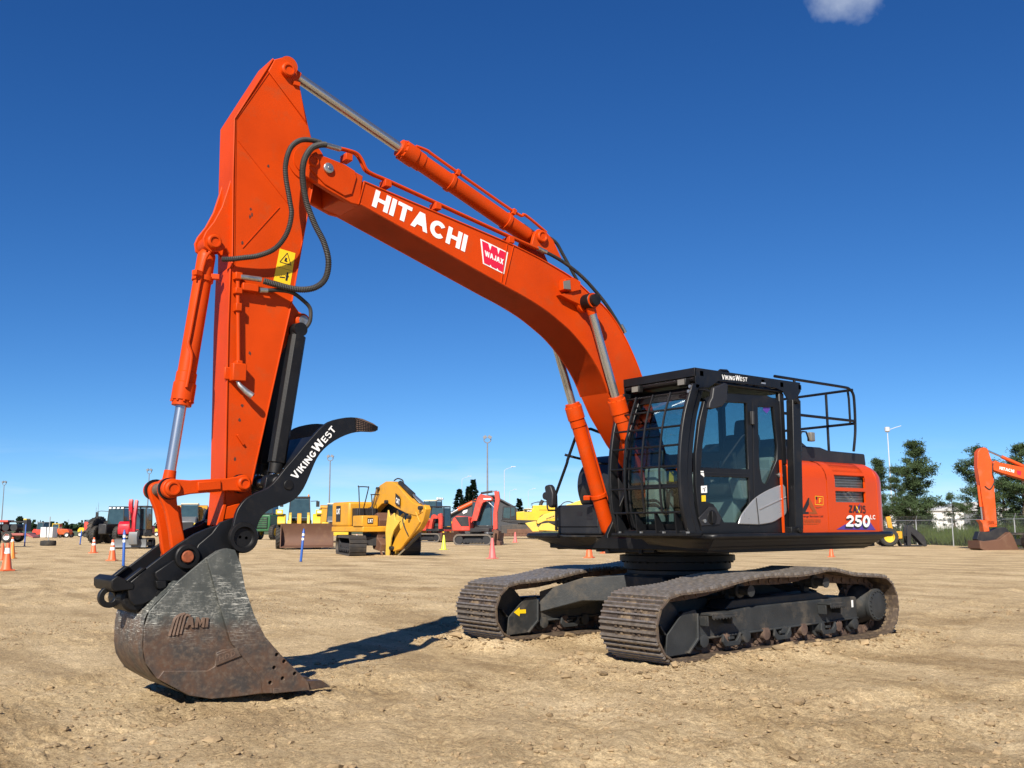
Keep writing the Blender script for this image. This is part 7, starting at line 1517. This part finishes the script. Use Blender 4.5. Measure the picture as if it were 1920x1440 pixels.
for (x, y), h, tilt, band, lab in (((-8.78,-29.22), 1.42, .07, True, 'blue delineator post with two white bands in front of the loader bucket'), ((-1.76,-30.07), 1.42, -.02, True, 'blue delineator post with two white bands left of the bucket coupler'), ((-14.36,-86.25), 1.35, .06, False, 'slim blue post standing alone on the far left'), ((-8.81,-81.85), 1.9, 0, False, 'dark blue post beside the pink farm implement')):
    T = thing('delineator_post', lab, 'post', (x, y, -.02), 0, 'blue marker posts'); tx, ty = -.786*tilt, .618*tilt; top = Vector((tx*h, ty*h, h)); r = .052
    part('post_tube', MB().lathe([(r, 0), (r, .93), (r*.6, .95), (r*.6, 1.0)], (0, 0, 0), tuple(top), 14, rel=True), BLUEP, T); part('base', MB().lathe([(.11, 0), (.10, .03), (.06, .05)], (0, 0, 0), (0, 0, 1), 14), DARK, T)
    if band:
        for a, b in ((.66, .73), (.79, .86)): part('reflective_band', MB().lathe([(r+.004, a), (r+.004, b)], (0, 0, 0), tuple(top), 14, caps=False, rel=True), REFL, T)
T = thing('pole_stand', 'thin pole on an oval black rubber foot on the left', 'stand', (*(-10.88,-82.84), 0), heading(0)); part('rubber_foot', MB().lathe([(.0, 0), (.62, .0), (.66, .15), (.62, .42), (.3, .45)], (0, 0, 0), (0, 0, 1), 24), TYRE, T); part('pole', MB().cyl((0, 0, .3), (.03, 0, 2.5), .04, n=8), GALV, T)

# ---- light masts and power poles
def mast(label, loc, h, col, kind='twin', grp='lighting masts'):
    T = thing('light_mast', label, 'lamp post', (*loc, 0), heading(0), grp); r = h*(.0085 if kind == 'twin' else .0055)
    part('pole', MB().cyl((0, 0, 0), (0, 0, h*.93), r*1.3, r*.8, n=8), col, T)
    if kind == 'twin':
        for s_ in (-1, 1):
            part('bracket', MB().tube(spline([(0, 0, h*.93), (s_*h*.02, 0, h*.935), (s_*h*.035, 0, h*.955), (s_*h*.035, 0, h*.97)], 4), r*.6, 6), col, T)
            q = (s_*h*.035-s_*h*.01, 0, h*.985); part('floodlight', MB().box(q[0]-h*.018, q[0]+h*.018, -h*.015, h*.015, q[2]-h*.012, q[2]+h*.018, rot=Matrix.Rotation(s_*.6, 3, 'Y')), col, T)
    elif kind == 'arm':
        part('bracket', MB().tube([(0, 0, h*.93), (h*.03, 0, h*.955), (h*.13, 0, h*.985)], r*.6, 6), col, T); part('lamp_head', MB().box(h*.10, h*.17, -h*.008, h*.008, h*.985, h*.995), col, T)
    elif kind == 'stadium':
        part('lamp_ring', MB().lathe([(h*.012, h*.94), (h*.024, h*.95), (h*.024, h*.985), (h*.012, h*.99)], (0, 0, 0), (0, 0, 1), 12), col, T); part('lamp_head', MB().tube([(h*.02, 0, h*.965), (h*.08, 0, h*.985), (h*.13, 0, 1.0*h)], r*.6, 6), col, T)
    return T
POLE = surface('weathered_pole', (0.17, 0.18, 0.20), .6, var=.1); PALEPOLE = surface('white_pole', (0.46, 0.48, 0.50), .5, var=.05)
mast('grey twin headed lighting mast above the wheel loader', (-79.03,-161.96), 15.5, POLE); mast('grey twin headed lighting mast above the red excavator', (-92.77,-128.65), 17.5, POLE); mast('grey twin headed lighting mast left of the bucket cylinder', (-59.30,-209.82), 14.5, POLE); mast('grey twin headed lighting mast at the left edge', (-39.28,-258.36), 13.2, POLE)
mast('white street light with one arm right of the red excavator stick', (-118.51,-157.02), 14.5, PALEPOLE, 'arm', 'white street lights'); mast('small white street light above the gable building', (-158.31,-206.05), 12.0, PALEPOLE, 'arm', 'white street lights'); mast('small white street light above the big yellow engine', (-159.47,-199.17), 12.0, PALEPOLE, 'arm', 'white street lights'); mast('faint white street light over the spruces', (-139.21,-202.33), 15.0, PALEPOLE, 'arm', 'white street lights')
mast('tall white mast with ring of lamps above the big pine', (-118.46,-66.37), 15.6, PALEPOLE, 'stadium')
for px_, h, lab in (((-424.52,-2048.07), 14, 'leftmost faint power pole on the horizon'), ((-418.52,-1980.38), 15, 'second faint power pole on the horizon'), ((-409.28,-1876.21), 14, 'slim power pole left of the rubber footed pole'), ((-388.49,-1641.69), 16, 'lone power pole right of the rubber footed pole')):
    T = thing('power_pole', lab, 'pole', (*px_, 0), heading(0), 'power poles on the horizon'); part('pole', MB().cyl((0, 0, 0), (0, 0, h), .22, n=7), POLE, T); part('crossarm', MB().box(-1.5, 1.5, -.1, .1, h-1.2, h-.9), POLE, T); part('crossarm', MB().box(-1.1, 1.1, -.1, .1, h-2.8, h-2.5), POLE, T)
for px_, h, lab in (((-178.15,-696.82), 15.5, 'shorter thin guyed mast left of the tractor'), ((-178.38,-692.45), 18.5, 'taller thin guyed mast left of the tractor')):
    T = thing('radio_mast', lab, 'mast', (*px_, 0), 0, 'radio masts'); part('pole', MB().cyl((0, 0, 0), (0, 0, h), .14, .09, n=6), POLE, T); part('antenna', MB().cyl((0, 0, h), (0, 0, h+1.2), .05, n=5), POLE, T)
# ---- vegetation
def leafmat(name, col, var=.45, sc=.8):
    m = bpy.data.materials.new(name); n, l = nodes_of(m); out = n.new('ShaderNodeOutputMaterial'); d = n.new('ShaderNodeBsdfDiffuse'); t = n.new('ShaderNodeBsdfTranslucent'); mx = n.new('ShaderNodeMixShader'); mx.inputs[0].default_value = .18
    tc = n.new('ShaderNodeTexCoord'); nz = n.new('ShaderNodeTexNoise'); nz.inputs['Scale'].default_value = sc; nz.inputs['Detail'].default_value = 4; l.new(tc.outputs['Object'], nz.inputs['Vector'])
    mr = n.new('ShaderNodeMapRange'); mr.inputs['From Min'].default_value = .3; mr.inputs['From Max'].default_value = .7; mr.inputs['To Min'].default_value = 1-var; mr.inputs['To Max'].default_value = 1+var; l.new(nz.outputs['Fac'], mr.inputs['Value'])
    vm = n.new('ShaderNodeVectorMath'); vm.operation = 'SCALE'; vm.inputs[0].default_value = col; l.new(mr.outputs[0], vm.inputs['Scale']); l.new(vm.outputs[0], d.inputs[0]); l.new(vm.outputs[0], t.inputs[0])
    l.new(d.outputs[0], mx.inputs[1]); l.new(t.outputs[0], mx.inputs[2]); l.new(mx.outputs[0], out.inputs[0]); return m
NEEDLE = leafmat('pine_needles', (0.062, 0.092, 0.042)); SPRUCE = leafmat('spruce_needles', (0.028, 0.050, 0.028)); BARK = surface('pine_bark', (0.10, 0.070, 0.050), .9, var=.3, scale=4); GRASS = leafmat('tall_grass_blades', (0.075, 0.105, 0.025), .4, .35); HEDGE = leafmat('far_foliage', (0.020, 0.036, 0.018), .5, .05)
def pine(label, loc, h, spread, seed, lean=0.0, low=.10):
    rnd = random.Random(seed); T = thing('pine_tree', label, 'tree', (*loc, -.05), rnd.uniform(0, 6), 'pines beyond the fence')
    tr = MB(); pts = [Vector((lean*h*t*t+.12*math.sin(5*t+seed), .10*math.cos(4*t+seed), h*t)) for t in [k/8 for k in range(9)]]; tr.tube(pts, [.24*(1-.88*k/8)*h/9 for k in range(9)], 8)
    cr = MB(); V = []; F = []
    def tuft(c, r, n):
        for _ in range(n):
            d = Vector((rnd.gauss(0, 1), rnd.gauss(0, 1), rnd.gauss(.35, .8))).normalized(); p = c+Vector((rnd.gauss(0, r*.55), rnd.gauss(0, r*.55), rnd.gauss(0, r*.36)))
            s = d.orthogonal().normalized(); s.rotate(Matrix.Rotation(rnd.uniform(0, 6.28), 3, d)); L = r*rnd.uniform(.40, .75); w = L*rnd.uniform(.10, .20); o = len(V)
            V.extend([p-s*w, p+s*w, p+d*L]); F.append((o, o+1, o+2))
    nw = int(h*3.1)
    for i in range(nw):
        t = low+(1-low)*(i+rnd.random())/nw; base = pts[min(7, int(t*8))].lerp(pts[min(8, int(t*8)+1)], t*8-int(t*8))
        prof = math.sin(min(1, (1-t)*1.35+.05)*PI*.5)**.8*(.72+.28*math.sin(t*17+seed))
        for k in range(rnd.choice((3, 3, 4, 4))):
            a = rnd.uniform(0, 6.28); L = spread*prof*rnd.uniform(.55, 1.1); up = rnd.uniform(-.12, .38)+.3*t
            e = base+Vector((math.cos(a)*L, math.sin(a)*L, L*up)); mid = base.lerp(e, .55)+Vector((0, 0, -.05*L)); tr.tube([base, mid, e], [.045*h/9, .03*h/9, .012], 5)
            m = max(2, int(L/.33))
            for j in range(m):
                q = base.lerp(e, .35+.65*(j+.6)/m)+Vector((rnd.gauss(0, .14), rnd.gauss(0, .14), rnd.gauss(.05, .10))); tuft(q, rnd.uniform(.28, .46)*h/9, 92)
    tuft(pts[-1]+Vector((0, 0, -.1)), .35, 60)
    cr.v = [tuple(v) for v in V]; cr.f = F
    part('trunk', tr, BARK, T); part('crown', cr, NEEDLE, T, sharp=0)
    return T
pine('big pine left of the distant orange stick', (-70.50,-35.96), 8.6, 2.7, 3)
pine('pine behind the distant orange stick', (-73.41,-31.66), 8.0, 2.6, 8)
pine('pine cut by the right edge behind the orange boom', (-77.94,-30.14), 8.3, 2.8, 12, low=.05)
pine('narrow pine just behind the counterweight', (-74.17,-41.72), 7.6, 1.5, 21)
pine('low bushy pine left of the big one', (-77.96,-42.19), 6.0, 2.2, 27, low=.04)
pine('low bushy pine right of the big one', (-80.62,-37.95), 4.4, 2.2, 33, low=.02)
pine('dense pine to the right of the orange stick', (-79.94,-32.75), 6.4, 2.6, 41, low=.02)
def spruce(label, loc, h, w, seed):
    rnd = random.Random(seed); T = thing('spruce_tree', label, 'tree', (*loc, 0), 0, 'distant spruces'); V = []; F = []
    part('trunk', MB().cyl((0, 0, 0), (0, 0, h*.95), .22, .04, n=7), BARK, T)
    n = int(h*3)
    for i in range(n):
        t = .08+.92*i/n; r = 1.45*w*(1-t)*(.65+.45*rnd.random())+.12
        for k in range(9):
            a = rnd.uniform(0, 6.28); e = Vector((math.cos(a)*r, math.sin(a)*r, h*t-.25*r))
            for j in range(7):
                c = Vector((0, 0, h*t)).lerp(e, .25+.75*j/6); d = Vector((math.cos(a)+rnd.gauss(0, .5), math.sin(a)+rnd.gauss(0, .5), rnd.gauss(-.2, .4))).normalized(); s = d.orthogonal()*.16; L = .55; o = len(V); V.extend([c-s, c+s, c+d*L]); F.append((o, o+1, o+2))
    m = MB(); m.v = [tuple(v) for v in V]; m.f = F; part('crown', m, SPRUCE, T, sharp=0)
spruce('leftmost of three distant spruces above the orange boom', (-114.89,-168.87), 10.0, 2.5, 1); spruce('middle of three distant spruces above the orange boom', (-115.68,-166.30), 10.5, 2.3, 2); spruce('tallest of three distant spruces above the orange boom', (-116.02,-165.16), 12.0, 2.4, 3); spruce('lone small spruce right of the gable building', (-130.53,-166.93), 8.0, 1.5, 4)
# tall grass beyond the fence
rnd = random.Random(77); V = []; F = []
fa, fb = Vector((-61.64,-34.74)), Vector((-49.11,-16.32)); fd = (fb-fa).normalized(); fn = Vector((fd.y, -fd.x)); fn = fn if fn.dot(Vector((-.618, -.786))) > 0 else -fn
for k in range(26000):
    u = rnd.random()*(fb-fa).length; w = .6+rnd.random()**1.3*9.0; p = fa+fd*u+fn*w; hh = rnd.uniform(.55, 1.15)*(1+.35*math.sin(u*.5)+.2*math.sin(u*1.7)); a = rnd.uniform(0, 6.28); o = len(V); s = Vector((math.cos(a), math.sin(a), 0))*rnd.uniform(.02, .05)
    b = Vector((p.x, p.y, -.05)); V.extend([b-s, b+s, b+Vector((rnd.gauss(0, .16), rnd.gauss(0, .16), hh))]); F.append((o, o+1, o+2))
m = MB(); m.v = [tuple(v) for v in V]; m.f = F; tg = part('tall_grass', m, GRASS, sharp=0); tag(tg, 'tall green grass growing behind the wire fence', 'grass', kind='stuff')
# chain link fence
FN = thing('chain_link_fence', 'grey chain link fence with angled barbed wire arms on the right', 'fence')
fa, fb = Vector((-63.55,-36.39)), Vector((-46.33,-14.04)); fd = (fb-fa).normalized(); L = (fb-fa).length; H = 1.75
posts = [(Vector(q)-fa).dot(fd) for q in ((-57.22,-29.47), (-53.45,-25.13), (-50.36,-21.30), (-49.13,-18.35), (-47.91,-15.81))]
for u in posts:
    p = fa+fd*u; part('post', MB().cyl((p.x, p.y, -.1), (p.x, p.y, H+.05), .04, n=8), GALV, FN); part('barb_arm', MB().bar((p.x, p.y, H), (p.x+fd.x*.22, p.y+fd.y*.22, H+.32), .03, .04), GALV, FN)
part('top_rail', MB().cyl((fa.x, fa.y, H), (fb.x, fb.y, H), .022, n=6), GALV, FN)
for k in range(3): o = Vector((fd.x*.07*(k+1), fd.y*.07*(k+1), .1*(k+1))); part('barbed_wire', MB().cyl(Vector((fa.x, fa.y, H))+o, Vector((fb.x, fb.y, H))+o, .006, n=4), GALV, FN)
V = []; F = []
n = int(L/.09)
for k in range(n):
    for s_ in (1, -1):
        u0 = k*.09; u1 = u0+s_*H*.9
        if not (0 <= u1 <= L): continue
        a = Vector((*(fa+fd*u0), .02)); b = Vector((*(fa+fd*u1), H)); w = Vector((0, 0, .004)); o = len(V); V.extend([a-w, b-w, b+w, a+w]); F.append((o, o+1, o+2, o+3))
m = MB(); m.v = [tuple(v) for v in V]; m.f = F; part('wire_mesh', m, GALV, FN, sharp=0, kind='stuff')
# green field and distant woods on the left
FIELD = surface('green_field', (0.070, 0.090, 0.030), .9, var=.35, scale=.02, dirt=.5, dirt_col=(0.16, 0.14, 0.06), dirt_scale=.015, stretch=(1, 1, 1))
ring = MB(); n = 48; vs = []; fs = []
for r in (215, 300, 600, 1200, 2600):
    for k in range(n+1): a = YAW-R(52)+R(104)*k/n; vs.append((CAM.x+r*math.cos(a), CAM.y+r*math.sin(a), .03))
for i in range(4): fs += [(i*(n+1)+k, (i+1)*(n+1)+k, (i+1)*(n+1)+k+1, i*(n+1)+k+1) for k in range(n)]
ring.add(vs, fs); struct('field', ring, FIELD)
V = []; F = []; rnd = random.Random(9)
for k in range(420):
    a = YAW-R(36)+R(72)*rnd.random(); r = rnd.uniform(560, 760); c = Vector((CAM.x+r*math.cos(a), CAM.y+r*math.sin(a), 0)); hh = rnd.uniform(2.2, 5.0)*(1.5 if rnd.random() < .08 else 1); wd = rnd.uniform(3, 8)
    for j in range(46):
        p = c+Vector((rnd.gauss(0, wd*.5), rnd.gauss(0, wd*.5), abs(rnd.gauss(hh*.45, hh*.28)))); s = rnd.uniform(.7, 1.5); d = Vector((rnd.gauss(0, 1), rnd.gauss(0, 1), rnd.gauss(0, 1))).normalized(); q = d.orthogonal().normalized(); e = d.cross(q); o = len(V); V.extend([p+q*s, p+e*s, p-q*s, p-e*s]); F.append((o, o+1, o+2, o+3))
m = MB(); m.v = [tuple(v) for v in V]; m.f = F; tl = part('distant_woods', m, HEDGE, sharp=0); tag(tl, 'low dark line of distant trees along the horizon', 'trees', kind='stuff')
T = thing('round_tree', 'single round tree standing above the distant tree line on the left', 'tree', (*(-735.26,-3739.77), 0)); V = []; F = []
D_ = (Vector(T.location)-CAM).length; s0 = D_/1800
for j in range(900):
    d = Vector((rnd.gauss(0, 1), rnd.gauss(0, 1), rnd.gauss(0, 1))).normalized()*rnd.random()**.4; p = Vector((d.x*6*s0, d.y*6*s0, 14*s0+d.z*8*s0)); s = rnd.uniform(.6, 1.3)*s0; a_ = Vector((rnd.gauss(0, 1), rnd.gauss(0, 1), rnd.gauss(0, 1))).normalized(); q = a_.orthogonal().normalized(); e = a_.cross(q); o = len(V); V.extend([p+q*s, p+e*s, p-q*s, p-e*s]); F.append((o, o+1, o+2, o+3))
m = MB(); m.v = [tuple(v) for v in V]; m.f = F; part('crown', m, HEDGE, T, sharp=0); part('trunk', MB().cyl((0, 0, 0), (0, 0, 12*s0), .8*s0, n=7), BARK, T)

# ---- loose soil: crumbs and clods on the ground
def clods():
    rng = np.random.default_rng(4); ico = []
    t = (1+5**.5)/2; base = np.array([(-1, t, 0), (1, t, 0), (-1, -t, 0), (1, -t, 0), (0, -1, t), (0, 1, t), (0, -1, -t), (0, 1, -t), (t, 0, -1), (t, 0, 1), (-t, 0, -1), (-t, 0, 1)])/1.9
    fc = np.array([(0, 11, 5), (0, 5, 1), (0, 1, 7), (0, 7, 10), (0, 10, 11), (1, 5, 9), (5, 11, 4), (11, 10, 2), (10, 7, 6), (7, 1, 8), (3, 9, 4), (3, 4, 2), (3, 2, 6), (3, 6, 8), (3, 8, 9), (4, 9, 5), (2, 4, 11), (6, 2, 10), (8, 6, 7), (9, 8, 1)])
    N = 9000; X = np.empty(N); Y = np.empty(N); S = np.empty(N); i = 0
    while i < N:
        k = 60000
        a = YAW+rng.uniform(-R(33), R(33), k); d = 4.5+rng.random(k)**1.25*17
        x = CAM.x+d*np.cos(a); y = CAM.y+d*np.sin(a)
        dens = np.clip(fbm(x, y, .55, 3, 61)*2.2+.12, 0, 1)
        dt = np.maximum(np.abs(x)-2.6, 0)+np.maximum(np.minimum(np.abs(y-1.366), np.abs(y+1.366))-.45, 0)
        inside = (np.abs(x) < 2.5) & (np.minimum(np.abs(y-1.366), np.abs(y+1.366)) < .43)
        dens = np.maximum(dens*.55, np.exp(-(dt/.55)**2)); keep = (rng.random(k) < dens) & ~inside
        xs = x[keep][:N-i]; ys = y[keep][:N-i]; n = len(xs); X[i:i+n] = xs; Y[i:i+n] = ys
        S[i:i+n] = np.clip(rng.lognormal(-4.75, .55, n), .004, .045)*(1+.7*np.exp(-(dt[keep][:n]/.5)**2)); i += n
    Z = ground_height(X, Y)
    V = base[None]*(1+rng.normal(0, .22, (N, 12, 1)))*S[:, None, None]*np.stack([rng.uniform(.8, 1.5, N), rng.uniform(.8, 1.5, N), rng.uniform(.45, .9, N)], 1)[:, None, :]
    an = rng.uniform(0, 6.28, N); c, s = np.cos(an)[:, None], np.sin(an)[:, None]; V = np.stack([V[..., 0]*c-V[..., 1]*s, V[..., 0]*s+V[..., 1]*c, V[..., 2]], -1)
    V += np.stack([X, Y, Z+S*.22], 1)[:, None]; Fc = (fc[None]+12*np.arange(N)[:, None, None]).reshape(-1, 3)
    me = bpy.data.meshes.new('dirt_clods'); me.from_pydata(V.reshape(-1, 3).tolist(), [], Fc.tolist()); me.update(); return me
co = part('dirt_clods', clods(), surface('clod_soil', (0.27, 0.195, 0.112), .95, var=.35, scale=6, spec=.1, bump=.5, bump_scale=60)); tag(co, 'loose crumbs and clods of dry tan soil scattered over the yard', 'soil', kind='stuff')
